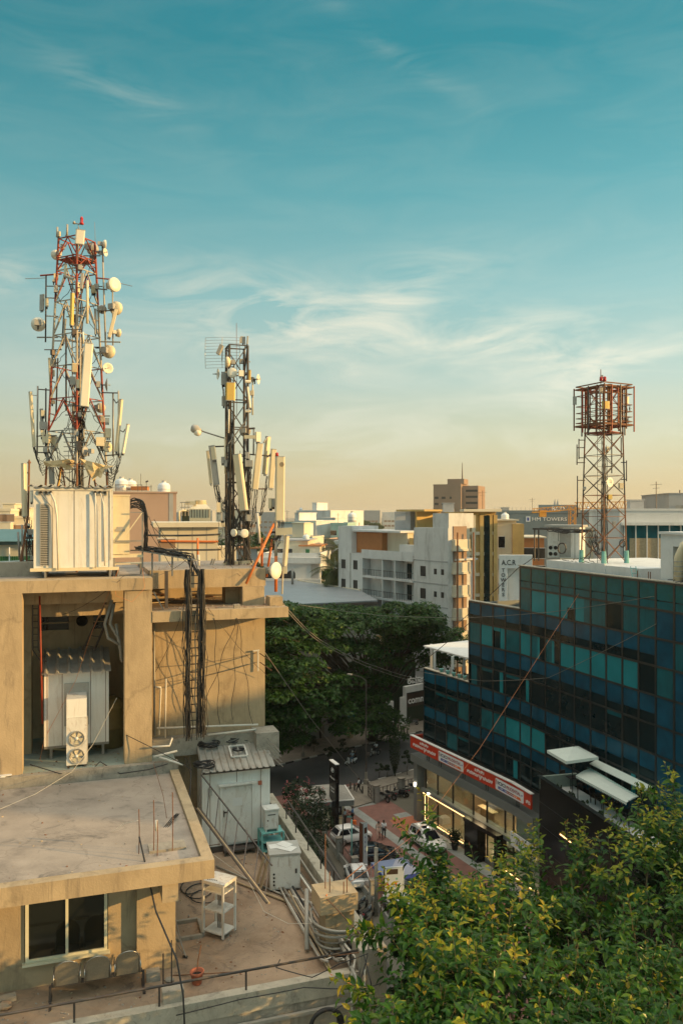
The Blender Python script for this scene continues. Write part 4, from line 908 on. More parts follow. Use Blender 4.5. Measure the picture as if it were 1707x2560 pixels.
 bracket(t,Z(605,1845,-0.6),Z(745,1845,-1.0),0.03,'darksteel'); bracket(t,Z(610,1585,-0.6),Z(710,1585,-0.9),0.03,'darksteel')
 rru(t,Z(680,1612,-1.05),0.34,0.18,0.48,R(-70)); rru(t,Z(728,1640,-1.15),0.18,0.15,0.5,R(-70),'cream')
 for k in range(6):hang(t,Z(770+6*k,1850,-1.25),Z(745+5*k,2060,-0.5),0.05)
 pan(t,Z(462,1405,0.0),Z(480,1780,0.0),0.24,0.12,R(190),'cream'); rru(t,Z(500,1440),0.2,0.15,0.4,R(190)); rru(t,Z(490,1540),0.12,0.12,0.4,R(190),'cream'); rru(t,Z(488,1810),0.24,0.15,0.2,R(190),'cream')
 pole(t,Z(540,1400),Z(522,1935),0.045,'darksteel')
 pole(t,Z(352,1660,-0.2),Z(346,2310,-0.2),0.05); pole(t,Z(428,1680),Z(426,2320),0.045,'darksteel')
 bracket(t,Z(352,1690,-0.2),Z(490,1700),0.03,'darksteel'); bracket(t,Z(346,2280,-0.2),Z(470,2285),0.03,'darksteel'); bracket(t,Z(300,1745,-0.2),Z(352,1750,-0.2))
 pan(t,Z(283,1720,-0.2),Z(318,2225,-0.2),0.26,0.14,R(215),'cream')
 pan(t,Z(385,1880,-0.1),Z(397,2150,-0.1),0.34,0.12,R(215),'greybox','flat_panel_antenna'); rru(t,Z(405,2030,-0.2),0.42,0.16,0.46,R(-80)); rru(t,Z(402,1915,-0.25),0.2,0.12,0.35,R(-80),'cream'); rru(t,Z(400,2105,-0.25),0.22,0.12,0.4,R(-80),'cream')
 for k in range(7):hang(t,Z(310+3*k,2235,-0.2),Z(455,2300+14*k,0),0.35+0.05*k)
 pole(t,Z(1055,1720,-0.1),Z(1055,2320,-0.1),0.05); pole(t,Z(1105,1705,-0.2),Z(1108,2330,-0.2),0.045,'whitesteel')
 bracket(t,Z(950,1722),Z(1105,1725,-0.2),0.03,'darksteel'); bracket(t,Z(985,2310),Z(1108,2300,-0.2),0.03,'darksteel')
 part('antenna_arm',MB().tube([Z(1060,1780,-0.1),Z(1085,1820,-0.2),Z(1105,1800,-0.2)],0.02,5),M['darksteel'],t)
 pan(t,Z(1133,1790,-0.25),Z(1088,2270,-0.25),0.22,0.14,R(-30),'cream'); pan(t,Z(1195,2022,-0.3),Z(1148,2285,-0.3),0.2,0.12,R(-40),'creamwhite')
 part('antenna_arm',MB().tube([Z(1105,2065,-0.2),Z(1150,2090,-0.25),Z(1175,2055,-0.3)],0.02,5),M['darksteel'],t)
 for k in range(6):hang(t,Z(1140-8*k,2290,-0.3),Z(1000,2420+20*k,0),0.45+0.05*k)
 rru(t,Z(1000,1980,-0.1),0.24,0.1,0.28,R(-70),'creamwhite'); rru(t,Z(1005,2100,-0.1),0.32,0.2,0.56,R(-60),'cream'); rru(t,Z(935,2180,-0.3),0.48,0.2,0.52,R(-70),'cream'); dish(t,Z(1005,2230,-0.1),0.36,(0.75,-0.65,0),'open','cream')
 rru(t,Z(508,2190,-0.1),0.32,0.2,0.72,R(-100),'cream'); dish(t,Z(785,2100,-0.8),0.36,(0.95,0.2,0),'open','greybox'); dish(t,Z(795,2270,-0.7),0.36,(-0.9,0.3,0),'open','greybox')
 b=MB()
 for k in range(10):b.tube([Z(745+40*math.cos(a)+rnd.uniform(-12,12),2030+60*math.sin(a)+rnd.uniform(-12,12),-0.75+rnd.uniform(-.1,.1))for a in[2*math.pi*i/14 for i in range(15)]],0.011,5)
 part('cable_coil',b,M['cable'],t)
 for k in range(10):z=zq(2450-42*k); part('step_bolt',MB().cyl(Vector((C.x-0.25,C.y-0.6,z)),Vector((C.x+0.5,C.y-0.6,z)),0.014,n=5),M['galv'],t)
 pan(t,P(128,1165,Y0-0.2),P(130,1208,Y0-0.2),0.35,0.2,R(-80),'greybox'); pan(t,P(152,1168,Y0-0.5),P(146,1215,Y0-0.5),0.14,0.1,R(-60),'ochre')
 dish(t,P(280,1175,Y0),0.35,(0.9,0.3,0),'open','greybox')
 for k in range(8):hang(t,P(rnd.uniform(110,150),1120,Y0-0.3),P(rnd.uniform(150,200),1205,Y0-0.4),0.3)
 for k in range(7):hang(t,P(rnd.uniform(235,262),1100+8*k,Y0-0.1),P(285+2*k,1140+6*k,Y0-0.1),0.45)
 for k in range(22):
  z=rnd.uniform(31.5,39.3); p=q(k%4,z)+Vector((rnd.uniform(-.15,.15),rnd.uniform(-.2,.05),0)); rru(t,p,rnd.uniform(.18,.34),.14,rnd.uniform(.25,.6),rnd.uniform(0,6.28),('greybox','cream','darksteel')[k%3])
  bracket(t,p+Vector((-.3,0,.1)),p+Vector((.3,0,.1)),.025,'darksteel'); hang(t,p,q((k+1)%4,z-rnd.uniform(.5,2)),rnd.uniform(.1,.5),.011)
 def cloth(name,rows,lab,m,depth):
  b=MB(); vs=[]; nr,nc=len(rows),len(rows[0])
  for i,r in enumerate(rows):
   for j,(x,y)in enumerate(r):vs.append(P(x,y,Y0-depth+0.10*math.sin(j*1.9+i)))
  fs=[(i*nc+j,i*nc+j+1,(i+1)*nc+j+1,(i+1)*nc+j)for i in range(nr-1)for j in range(nc-1)]
  b.add(vs,fs); o=single(name,b,M[m],lab,'cloth')
  md=o.modifiers.new('thick','SOLIDIFY'); md.thickness=0.012
  return o
 cloth('torn_canvas',[[(200,1146),(216,1151),(232,1155),(248,1159),(264,1164),(284,1165)],[(208,1160),(218,1163),(232,1165),(246,1168),(262,1170),(276,1168)],[(216,1175),(222,1178),(236,1180),(246,1178),(256,1184),(262,1172)],[(221,1188),(226,1186),(232,1203),(243,1190),(252,1196),(257,1180)]],'torn sunlit canvas hanging at the foot of the tallest mast','canvas',0.9)
 cloth('dark_sheeting',[[(108,1153),(130,1152),(150,1150),(170,1147),(186,1151)],[(112,1163),(132,1163),(150,1160),(168,1158),(184,1162)],[(118,1166),(134,1168),(152,1166),(166,1174),(180,1172)]],'dark sagging sheet hung between the legs of the tallest mast','canvas',0.75)
mast_left()
def small_masts_left():
# mast left of the shelter with one tall panel
 Y=27.0
 t=thing('antenna_pole_mast','rusty pole left of the big shelter carrying one tall pale panel antenna','mast',P(72,1425,Y))
 pole(t,P(70,1300,Y),P(73,1155,Y),0.055,'rust','pole'); part('pole_cap',MB().lathe(P(73,1158,Y),ZV,[(0,0.06),(0.03,0.06),(0.08,0.03),(0.12,0.02),(0.13,0)],10),M['rust'],t)
 pan(t,P(59,1160,Y-0.1),P(61,1290,Y-0.1),0.27,0.2,R(-105),'cream')
 for y in(1182,1235,1284):bracket(t,P(58,y,Y),P(72,y,Y),0.03,'darksteel')
 pan(t,P(79,1228,Y-0.1),P(79,1254,Y-0.1),0.15,0.12,R(-90),'creamwhite')
 part('stay',MB().cyl(P(70,1288,Y),P(52,1405,Y-0.6),0.045,n=8),M['rust'],t)
 b=(66,82)
 for x in b:part('leg',MB().cyl(P(x+1,1428,Y),P(x,1350,Y),0.03,n=6),M['rust'],t)
 for y in(1366,1385,1402,1422):part('rung',MB().cyl(P(66,y,Y),P(83,y,Y),0.018,n=5),M['rust'],t)
 part('head_plate',MB().box(P(74,1345,Y),(0.28,0.2,0.06)),M['darksteel'],t)
 for k in range(10):hang(t,P(56+rnd.uniform(0,24),1292+rnd.uniform(0,30),Y),P(rnd.uniform(66,84),1335+rnd.uniform(0,80),Y-0.1),0.1+rnd.random()*0.2)
 rru(t,P(76,1330,Y-0.1),0.2,0.14,0.3,R(-90)); rru(t,P(72,1312,Y-0.1),0.12,0.1,0.12,R(-90),'creamwhite'); rru(t,P(80,1395,Y-.1),0.15,0.12,0.25,R(-90))
 for i,(x0,y0,x1,y1,lab)in enumerate(((45,1330,49,1400,'short grey pipe mast standing farthest left at the shelter'),(55,1312,57,1404,'spotted grey pipe mast between the short one and the rusty stay'))):
  single('pipe_mast',MB().cyl(P(x1,y1,26.6),P(x0,y0,26.6),0.035,n=8),M['galv'],lab,'mast',smooth=True)
small_masts_left()
def mast_mid():
 Y0=29.0; C=P(592,1286,Y0); C.z=0
 t=thing('lattice_mast','dark steel lattice mast on the wing roof in the middle, packed with cream panel antennas','mast',Vector((C.x,C.y,28.2)))
 Z=lambda x,y,dY=0.0:P(370+x*0.289,780+y*0.289,Y0+dY)
 zt=Z(0,300).z; zs=[28.2+(zt-28.2)*i/8 for i in range(1,9)]
 lattice(t,C,0.47,0.47,28.2,zt,zs,[2]*8,TH+R(45),0.085,0.05,style='Z')
 cx=Vector((C.x-0.16,C.y-0.42,0)); climb(t,cx,28.2,Z(0,480).z,0.24,TH,0.10)
 feeders(t,cx,28.2,Z(0,520).z,26,0.10,0.014,wob=0.012); feeders(t,Vector((C.x+0.3,C.y-0.3,0)),28.2,Z(0,1150).z,12,0.2,wob=0.06)
 pole(t,Z(768,900,0.2),Z(765,95,0.2),0.014,'rust'); pole(t,Z(838,420),Z(838,240),0.03)
 rru(t,Z(822,240),0.1,0.2,0.42,R(20)); pan(t,Z(862,215),Z(858,272),0.28,0.08,R(10),'greybox','flat_panel_antenna')
 b=MB(); Cg=Z(640,345,-0.3)
 for i in range(11):
  y=-0.55+1.1*i/10
  b.tube([Cg+Vector((x,0.25*(x*x+y*y),y))for x in[-0.62+1.24*k/8 for k in range(9)]],0.006,4)
 for x in(-0.62,0,0.62):b.tube([Cg+Vector((x,0.25*(x*x+y*y),y))for y in[-0.55+1.1*k/8 for k in range(9)]],0.008,4)
 part('grid_antenna',b,M['galv'],t); part('grid_feed',MB().box(Z(622,325,-0.6),(0.12,0.25,0.35),Matrix.Rotation(0.4,3,'Y')),M['greybox'],t)
 pole(t,Z(645,285,-0.35),Z(640,420,-0.35),0.03)
 dish(t,Z(680,430,-0.45),0.36,(-0.93,-0.2,0),'drum','cream'); dish(t,Z(728,525,-0.6),0.34,(0.05,-1,0),'drum','creamwhite'); dish(t,Z(865,428,0.1),0.38,(0.97,0.2,0),'open','creamwhite')
 dish(t,Z(603,535,-0.3),0.4,(-0.9,-0.3,0),'open','creamwhite'); part('feed_rod',MB().cyl(Z(560,535,-0.45),Z(600,535,-0.35),0.014,n=5),M['darksteel'],t)
 rru(t,Z(805,530,-0.6),0.3,0.14,0.36,R(-70),'creamwhite'); pan(t,Z(882,505,-0.2),Z(880,600,-0.2),0.16,0.1,R(0),'ochre')
 dish(t,Z(955,580,0),0.36,(0.97,-0.2,0),'open','creamwhite'); pole(t,Z(905,560),Z(904,890),0.045,'cream'); bracket(t,Z(845,580),Z(950,580),0.03,'darksteel')
 rru(t,Z(655,580,-0.3),0.25,0.2,0.7,R(200)); pole(t,Z(640,515,-0.3),Z(645,660,-0.3),0.035,'darksteel'); bracket(t,Z(640,640,-0.3),Z(700,640,-0.4),0.03,'darksteel')
 pan(t,Z(715,612,-0.65),Z(713,762,-0.65),0.66,0.16,R(-80),'ochre','flat_panel_antenna')
 pole(t,Z(650,660,-0.3),Z(660,810,-0.3),0.05,'galv'); rru(t,Z(655,770,-0.35),0.2,0.16,0.6,R(200)); pole(t,Z(700,840,-0.55),Z(697,1045,-0.55),0.045,'creamwhite','omni_antenna')
 pan(t,Z(862,650,-0.4),Z(885,825,-0.4),0.15,0.1,R(-60),'creamwhite'); rru(t,Z(902,700,-0.1),0.2,0.14,0.3,R(0),'cream')
 for y in(600,855):part('clamp',MB().cyl(Z(840,y,-0.35),Z(890,y+3,-0.3),0.06,n=8),M['creamwhite'],t)
 bracket(t,Z(850,935,-0.5),Z(695,1140,-0.5),0.035,'galv'); dish(t,Z(840,1030,-0.1),0.4,(0.1,1,0),'open','greybox')
 bracket(t,Z(840,1010,-0.2),Z(925,1005,-0.2),0.05,'darksteel'); pole(t,Z(915,1005,-0.2),Z(912,1240,-0.2),0.045); rru(t,Z(950,1080,-0.3),0.3,0.16,0.6,R(-60),'creamwhite'); part('louvre_plate',MB().box(Z(880,1080,-0.4),(0.4,0.06,0.12)),M['cream'],t)
 pole(t,Z(665,1080,-0.4),Z(668,1400,-0.4),0.05,'cream'); part('lamp_arm',MB().tube([Z(665,1090,-0.4),Z(640,1085,-0.4),Z(500,1040,-0.4),Z(455,1025,-0.4)],0.028,7),M['galv'],t,True)
 o=part('floodlight',MB().lathe(Z(460,1022,-0.4),Vector((-1,0,0.22)),[(0,0.05),(0.06,0.07),(0.14,0.15),(0.3,0.15),(0.36,0.10),(0.38,0)],14),M['greybox'],t,True)
 part('lens',MB().lathe(Z(432,1022,-0.4),Vector((-0.2,0,-1)),[(0,0.14),(0.14,0.13),(0.2,0.07),(0.21,0)],14),M['creamwhite'],o,True)
 bracket(t,Z(540,1165,-0.2),Z(680,1160,-0.4),0.04,'darksteel')
 pan(t,Z(550,1160,-0.3),Z(590,1490,-0.3),0.42,0.16,R(-100),'greybox'); pan(t,Z(515,1205,-0.1),Z(545,1485,-0.1),0.16,0.14,R(180),'cream'); pan(t,Z(560,1165,-0.42),Z(573,1275,-0.42),0.34,0.03,R(-100),'cream','panel_cover')
 pan(t,Z(768,1235,-0.9),Z(828,1712,-0.9),0.58,0.2,R(-115),'cream')
 pan(t,Z(968,1140,-0.3),Z(925,1530,-0.3),0.44,0.18,R(-75),'cream'); pan(t,Z(1040,1082,0.3),Z(1012,1398,0.3),0.38,0.16,R(-40),'cream'); pan(t,Z(1088,1190,0.1),Z(1062,1520,0.1),0.38,0.18,R(-70),'cream')
 bracket(t,Z(870,1230,-0.2),Z(1060,1245,0.1),0.035,'darksteel'); bracket(t,Z(920,1530,-0.2),Z(1025,1530,0.1),0.035,'darksteel'); pole(t,Z(1025,1500,0.1),Z(1022,1545,0.1),0.04,'darksteel')
 for x,y in((650,1280),(675,1310),(860,1310),(890,1310),(705,1410),(860,1240)):rru(t,Z(x,y,-0.4),0.22,0.16,0.4,R(-90))
 part('antenna_arm',MB().tube([Z(1000,1130),Z(1030,1085,0.2)],0.03,6).tube([Z(1030,1255,0.1),Z(1080,1215,0.1)],0.03,6),M['galv'],t)
 for k in range(12):hang(t,Z(560+rnd.uniform(0,50),1500,-0.3),Z(690+rnd.uniform(-30,30),1620+rnd.uniform(-40,140),-0.3),0.3+rnd.random()*0.4,0.009)
 for k in range(8):hang(t,Z(905+rnd.uniform(0,50),1535,-0.3),Z(870+rnd.uniform(-30,30),1700+rnd.uniform(-40,250),-0.3),0.2+rnd.random()*0.4,0.009)
 for k in range(6):hang(t,Z(1000+rnd.uniform(-10,60),1420+100*(k%2),0.1),Z(960+rnd.uniform(-30,30),1760,-0.1),0.1+rnd.random()*0.3,0.01)
 for k in range(30):hang(t,Z(rnd.uniform(600,900),rnd.uniform(1550,1900),rnd.uniform(-0.5,0.3)),Z(rnd.uniform(630,900),rnd.uniform(1900,2160),rnd.uniform(-0.4,0.3)),rnd.random()*0.4,0.009)
 for k in range(16):hang(t,Z(rnd.uniform(820,900),rnd.uniform(1350,1450),-0.45),Z(rnd.uniform(830,900),rnd.uniform(1500,1650),-0.45),rnd.random()*0.2,0.009)
 for x,y,w,h,m in((615,1690,.3,.6,'cream'),(800,1910,.3,.3,'creamwhite'),(960,1800,.2,.5,'cream'),(645,1770,.24,.5,'greybox'),(940,1780,.2,.5,'greybox'),(870,1780,.3,.4,'greybox')):rru(t,Z(x,y,-0.4),w,0.2,h,R(-80),m)
 dish(t,Z(740,1910,-0.6),0.26,(-0.6,-0.8,0),'drum','creamwhite'); dish(t,Z(835,1915,-0.6),0.3,(0.3,-0.95,0),'drum','creamwhite')
 for x0,y0,x1,y1 in((820,1640,660,2170),(720,1700,900,2170),(740,1640,860,1900),(860,1660,700,1900)):part('stay',MB().bar(Z(x0,y0,-0.35),Z(x1,y1,-0.4),0.07,0.05),M['darksteel'],t)
 part('foot_frame',MB().bar(Z(650,2175,-0.3),Z(910,2160,-0.3),0.1).bar(Z(690,2185,0.5),Z(900,2175,0.5),0.1),M['cream'],t)
 for x in(560,540):single('bracket_bar',MB().bar(P(370+x*.289,780+2185*.289,28.4),P(370+(x+18)*.289,780+2135*.289,28.4),0.1,0.04),M['galv'],('left' if x==540 else 'right')+' of two short steel bars tilted on the deck beam near the ladder head','bar')
mast_mid()
def pole_right():
 Y0=27.2
 Z=lambda x,y,dY=0.0:P(370+x*0.289,780+y*0.289,Y0+dY)
 t=thing('antenna_pole_mast','red and white pole on the slab end with the broadest cream panel antenna','mast',Z(1105,2400))
 for y0,y1,m in((1780,1980,'whitesteel'),(1980,2110,'whitesteel'),(2110,2420,'orange')):part('pole',MB().cyl(Z(1106,y1),Z(1107,y0),0.055,n=10),M[m],t,True)
 pan(t,Z(1145,1255,-0.2),Z(1140,1800,-0.2),0.60,0.22,R(-82),'cream')
 part('maker_mark',MB().lathe(Z(1157,1318,-0.33),Vector((0,-1,0)),[(0,0.08),(0.004,0.08),(0.005,0)],16),M['wood'],t)
 pole(t,Z(1107,1800),Z(1107,1240),0.05); rru(t,Z(1062,1655),0.2,0.16,0.6,R(-120),'cream'); rru(t,Z(1082,1650),0.2,0.2,0.5,R(-60))
 part('warning_lamp',MB().lathe(Z(1115,1250),ZV,[(0,0.06),(0.12,0.05),(0.15,0)],10),M['red'],t,True)
 dish(t,Z(1108,2238,-0.5),0.56,(0.82,-0.55,0),'cone','creamwhite')
 for k in range(8):hang(t,Z(1110+10*k,1808),Z(1080+rnd.uniform(-30,40),1960+12*k),0.25,0.011)
 b=MB()
 for k in range(6):b.tube([Z(1090+45*math.cos(a)+rnd.uniform(-8,8),1935+30*math.sin(a)+rnd.uniform(-8,8),-0.1)for a in[2*math.pi*i/14 for i in range(15)]],0.012,5)
 part('cable_coil',b,M['cable'],t)
 for x0,y0,x1,y1,dy in((1090,1830,848,2350,-0.9),(1075,1960,1025,2290,0.6),(985,1960,985,2195,1.0)):part('stay',MB().cyl(Z(x0,y0),Z(x1,y1,dy),0.042,n=8),M['orange'],t,True)
 t=thing('antenna_pole_mast','slim white pole beside the red and white one with a narrow antenna','mast',Z(1165,2440))
 pole(t,Z(1160,2440),Z(1180,1880),0.045,'creamwhite','pole'); pan(t,Z(1205,1940,-0.1),Z(1185,2195,-0.1),0.26,0.18,R(-60),'cream')
 part('slotted_plate',MB().box(Z(1175,1898,-0.1),(0.56,0.05,0.24),Matrix.Rotation(-0.05,3,'Y')),M['cream'],t); part('tail_box',MB().box(Z(1187,2225,-0.1),(0.12,0.1,0.3)),M['cream'],t)
 for y in(1990,2150):bracket(t,Z(1165,y),Z(1200,y),0.025,'darksteel')
 for x0,y0,x1,y1,lab in((945,1740,968,2000,'slanting white pipe post right of the middle mast'),(437,2100,440,2195,'short white pipe post on the deck beam at the cable ladder head'),):
  single('pipe_post',MB().cyl(Z(x1,y1,1.2),Z(x0,y0,1.2),0.045,n=8),M['pvc'],lab,'post',smooth=True)
pole_right()
def mast_far():
 Y0=60.0; C=P(1509,1286,Y0); C.z=0; zb=26.4
 t=thing('lattice_mast','rusty red lattice mast with a cage top on the glass office building','mast',Vector((C.x,C.y,zb)))
 Z=lambda x,y,dY=0.0:P(1390+x*0.2211,900+y*0.2211,Y0+dY)
 az0=math.atan2(-C.y,-C.x)
 zs=[Z(0,y).z for y in(2010,1770,1530,1310,1080,840,580,300)]
 q=lattice(t,C,1.62,1.25,zb,zs[-1],zs,[4,4,4,2,2,4,4,0],az0,0.105,0.055,style='X')
 climb(t,Vector((C.x-0.5,C.y-0.9,0)),zb,Z(0,330).z,0.5,az0+R(90),0.4); feeders(t,Vector((C.x-0.3,C.y-1.0,0)),zb,Z(0,800).z,14,0.25,0.022)
 z0,z1=Z(0,745).z,Z(0,325).z; rc=2.0
 sq=[Vector((C.x,C.y,0))+D2(az0+R(90)*k)*rc for k in range(5)]
 for z,m in((z0,0.14),(z0+0.25,0.06),(z1,0.11),(z1+0.22,0.08),(z0+0.6,0.05),(z0+1.0,0.05),(z0+1.5,0.05),(z1-.5,.05)):
  b=MB()
  for k in range(4):b.bar(sq[k]+ZV*z,sq[k+1]+ZV*z,m,m)
  part('ring',b,M['rust'],t)
 part('platform',MB().lathe(Vector((C.x,C.y,Z(0,830).z)),ZV,[(0,1.5),(0.06,1.5),(0.07,0)],4),M['redsteel'],t)
 for i in range(16):
  p=sq[i//4].lerp(sq[i//4+1],(i%4)/4+.02); p=p+(p-Vector((C.x,C.y,0))).normalized()*(.05 if i%2 else .18); part('upright',MB().cyl(p+ZV*(z0-0.3-0.2*(i%3)),p+ZV*(z1+0.1),0.055,n=6),M[('rust','redsteel','darksteel')[i%3]],t)
  part('spoke',MB().cyl(p+ZV*z0,Vector((C.x,C.y,z0))+(p-Vector((C.x,C.y,0)))*0.55,0.04,n=5).cyl(p+ZV*z1,Vector((C.x,C.y,z1))+(p-Vector((C.x,C.y,0)))*0.55,0.04,n=5),M['redsteel'],t)
 for i in range(10):p=Vector((C.x,C.y,0))+D2(2*math.pi*i/10+.2)*1.35; part('inner_upright',MB().cyl(p+ZV*(z0-.1),p+ZV*(z1+.1),.05,n=6),M['rust' if i%2 else 'redsteel'],t)
 for z in(z0+.1,z1-.1):part('inner_ring',MB().tube([Vector((C.x,C.y,z))+D2(2*math.pi*i/8)*1.4 for i in range(9)],.07,6),M['rust'],t)
 part('spine',MB().cyl(Vector((C.x,C.y-1.2,Z(0,840).z)),Vector((C.x,C.y-1.2,Z(0,300).z)),0.16,n=8),M['rust'],t)
 pole(t,Z(505,300),Z(504,105),0.05,'rust'); rru(t,Z(515,185),0.3,0.2,0.35,R(-90))
 for x in(508,548):part('warning_lamp',MB().lathe(Z(x,235),ZV,[(0,0.13),(0.1,0.13),(0.3,0.11),(0.36,0)],12),M['red'],t,True)
 bracket(t,Z(505,243),Z(548,240),0.03,'rust')
 pan(t,Z(505,315,-1.6),Z(505,368,-1.6),0.6,0.12,R(-80),'greybox','flat_panel_antenna'); pan(t,Z(560,465,-1.9),Z(560,548,-1.9),1.15,0.14,R(-75),'ochre','flat_panel_antenna')
 pan(t,Z(210,415),Z(210,500),0.24,0.4,R(160),'greybox'); pan(t,Z(800,415),Z(798,490),0.24,0.4,R(20),'cream')
 dish(t,Z(835,548),0.5,(0.95,-0.3,0),'open','galv'); dish(t,Z(815,685),0.55,(0.95,-0.3,0),'open','galv'); dish(t,Z(610,1383,-1.6),0.66,(0.5,-0.85,0),'open','creamwhite')
 rru(t,Z(735,1422),0.6,0.3,0.7,R(-80),'cream'); rru(t,Z(605,1548,-1.2),0.5,0.3,0.6,R(-80),'ochre'); rru(t,Z(580,1005,-1),0.3,0.2,0.6,R(-80),'cream'); rru(t,Z(320,1450,-.2),0.3,0.2,0.4,R(180)); rru(t,Z(655,1860,.2),0.3,0.25,0.8,R(0))
 for x,y0,y1,arms in((235,955,1185,(990,1160)),(257,890,1120,(905,1105)),(240,1310,1775,(1360,1730)),(795,1135,1370,(1158,1350)),(628,810,1280,(845,1203)),(735,875,1105,(882,1100))):
  pole(t,Z(x,y1,-0.5),Z(x,y0,-0.5),0.07,'darksteel','omni_antenna')
  for y in arms:bracket(t,Z(x,y,-0.5),Z(325 if x<400 else(732 if x>700 else 540),y,-0.3),0.05,'darksteel')
 for i in range(4):part('foot',MB().cyl(q(i,zb-0.4),q(i,zb+0.9),0.2,0.16,n=8),M['turq'],t)
 b=MB()
 for x,y,r in((65,2130,50),(440,2110,45),(748,2075,34)):
  for k in range(5):b.tube([Z(x+r*math.cos(a)*rnd.uniform(.8,1),y+r*1.3*math.sin(a)*rnd.uniform(.85,1),-1.9)for a in[2*math.pi*i/16 for i in range(17)]],0.035,5)
  single('cable_coil',b,M['cable'],'large hoop of cable hung '+('on the rooftop cabin left of the caged mast' if x==65 else('on the left braces of the caged mast' if x==440 else 'on the right leg of the caged mast')),'cable coil',None); b=MB()
 for k in range(14):hang(t,Z(rnd.uniform(350,500),rnd.uniform(1900,2000),-1.2),Z(rnd.uniform(330,560),rnd.uniform(2000,2260),-1.3),rnd.random()*1.0,0.022)
mast_far()
# ---- glass office building on the right, with the showroom below
def iY(px):return 387+0.322*(px-1059)if px<=1300 else 464.6+0.41*(px-1300)
def FW(px,off=0.0,z=0.0):
 Y=78.0*387/iY(px); p=Vector(((px-CX)/F*Y,Y,z))
 a=R(26.6)if px<1300 else(R(18.9)if px>1300 else R(22.75))
 n=Vector((math.cos(a),math.sin(a),0)); k=1/math.cos(R(3.85))if px==1300 else 1
 return p+n*(off*k)
PXC=[1059.5,1088,1116,1144,1172.5,1201.5,1232,1263,1300,1327,1363,1399.5,1436,1476,1515,1555.5,1596,1639,1685,1733,1785,1845,1910]
ROWZ=[25.75,24.05,22.25,20.5,18.65,16.8,14.95,13.2,11.45,9.9,8.3]
M['gl_dark']=mat('tinted_glass_dark',(0.004,0.014,0.018),0.06,0.35,0.35,spec=0.27,tint=(0.05,0.45,0.55))
M['gl_spandrel']=mat('blue_spandrel_glass',(0.006,0.068,0.120),0.16,0.4,0.5,(0.004,0.020,0.042),0.5,0.7,spec=0.27,tint=(0.05,0.4,0.6))
M['gl_blind']=mat('blind_behind_tinted_glass',(0.014,0.20,0.24),0.22,0.16,0.7,spec=0.27,tint=(0.05,0.5,0.55))
M['gl_teal']=mat('half_lit_tinted_glass',(0.010,0.10,0.125),0.14,0.25,0.8,(0.006,0.03,0.035),0.6,3.0,0.12,spec=0.27,tint=(0.05,0.5,0.55))
M['gl_plant']=mat('planted_parapet_glass',(0.008,0.095,0.115),0.2,0.3,1.2,(0.012,0.09,0.035),0.85,3.2,1.6,spec=0.27,tint=(0.05,0.5,0.5))
M['mullion']=mat('dark_aluminium',(0.006,0.011,0.013),0.4,0.2,2.0)
M['railing_line']=mat('dull_aluminium',(0.022,0.032,0.035),0.45,0.2,2.0)
M['blackclad']=mat('polished_black_stone',(0.007,0.007,0.008),0.2,0.3,1.5,spec=0.22)
M['greyclad']=mat('grey_composite_cladding',(0.15,0.17,0.17),0.5,0.08,1.0)
M['white']=mat('white_paint',(0.72,0.73,0.72),0.7,0.05,1.5,(0.40,0.39,0.37),0.4,1.0,0.3)
M['signred']=mat('red_sign_face',(0.52,0.035,0.008),0.45,0.08,1.0)
M['signwhite']=mat('white_sign_face',(0.72,0.75,0.78),0.45,0.03,1.0)
M['ink']=mat('dark_blue_ink',(0.015,0.018,0.06),0.5,0.05)
M['inkred']=mat('maroon_ink',(0.28,0.02,0.03),0.5,0.05)
M['inkblue']=mat('blue_ink',(0.02,0.05,0.32),0.5,0.05)
M['inkorange']=mat('orange_ink',(0.75,0.16,0.03),0.5,0.05)
M['inkwhite']=mat('white_lettering',(0.85,0.85,0.84),0.5,0.02)
M['inkgrey']=mat('dark_grey_lettering',(0.05,0.055,0.06),0.5,0.05)
M['glow']=mat('warm_light_strip',(0.9,0.6,0.3),0.5,0.0,emit=(1.0,0.55,0.20),estr=3.5)
M['lamp']=mat('lit_lamp',(0.9,0.85,0.7),0.5,0.0,emit=(1.0,0.85,0.62),estr=14.0)
M['ceilinglamp']=mat('lit_ceiling_lamp',(0.9,0.8,0.6),0.5,0.0,emit=(1.0,0.72,0.38),estr=14.0)
M['tile']=mat('pale_floor_tile',(0.42,0.36,0.26),0.2,0.06,1.0)
M['interior']=mat('beige_interior_wall',(0.30,0.25,0.18),0.8,0.15,0.7)
M['curtain']=mat('pale_green_curtain',(0.28,0.34,0.30),0.8,0.12,4.0)
M['umbrella']=mat('pale_canopy_cloth',(0.62,0.70,0.66),0.8,0.05,2.0)
M['wicker']=mat('dark_wicker',(0.018,0.018,0.02),0.6,0.4,30.0)
M['showglass']=glassmat('showroom_glass',(0.80,0.86,0.84))
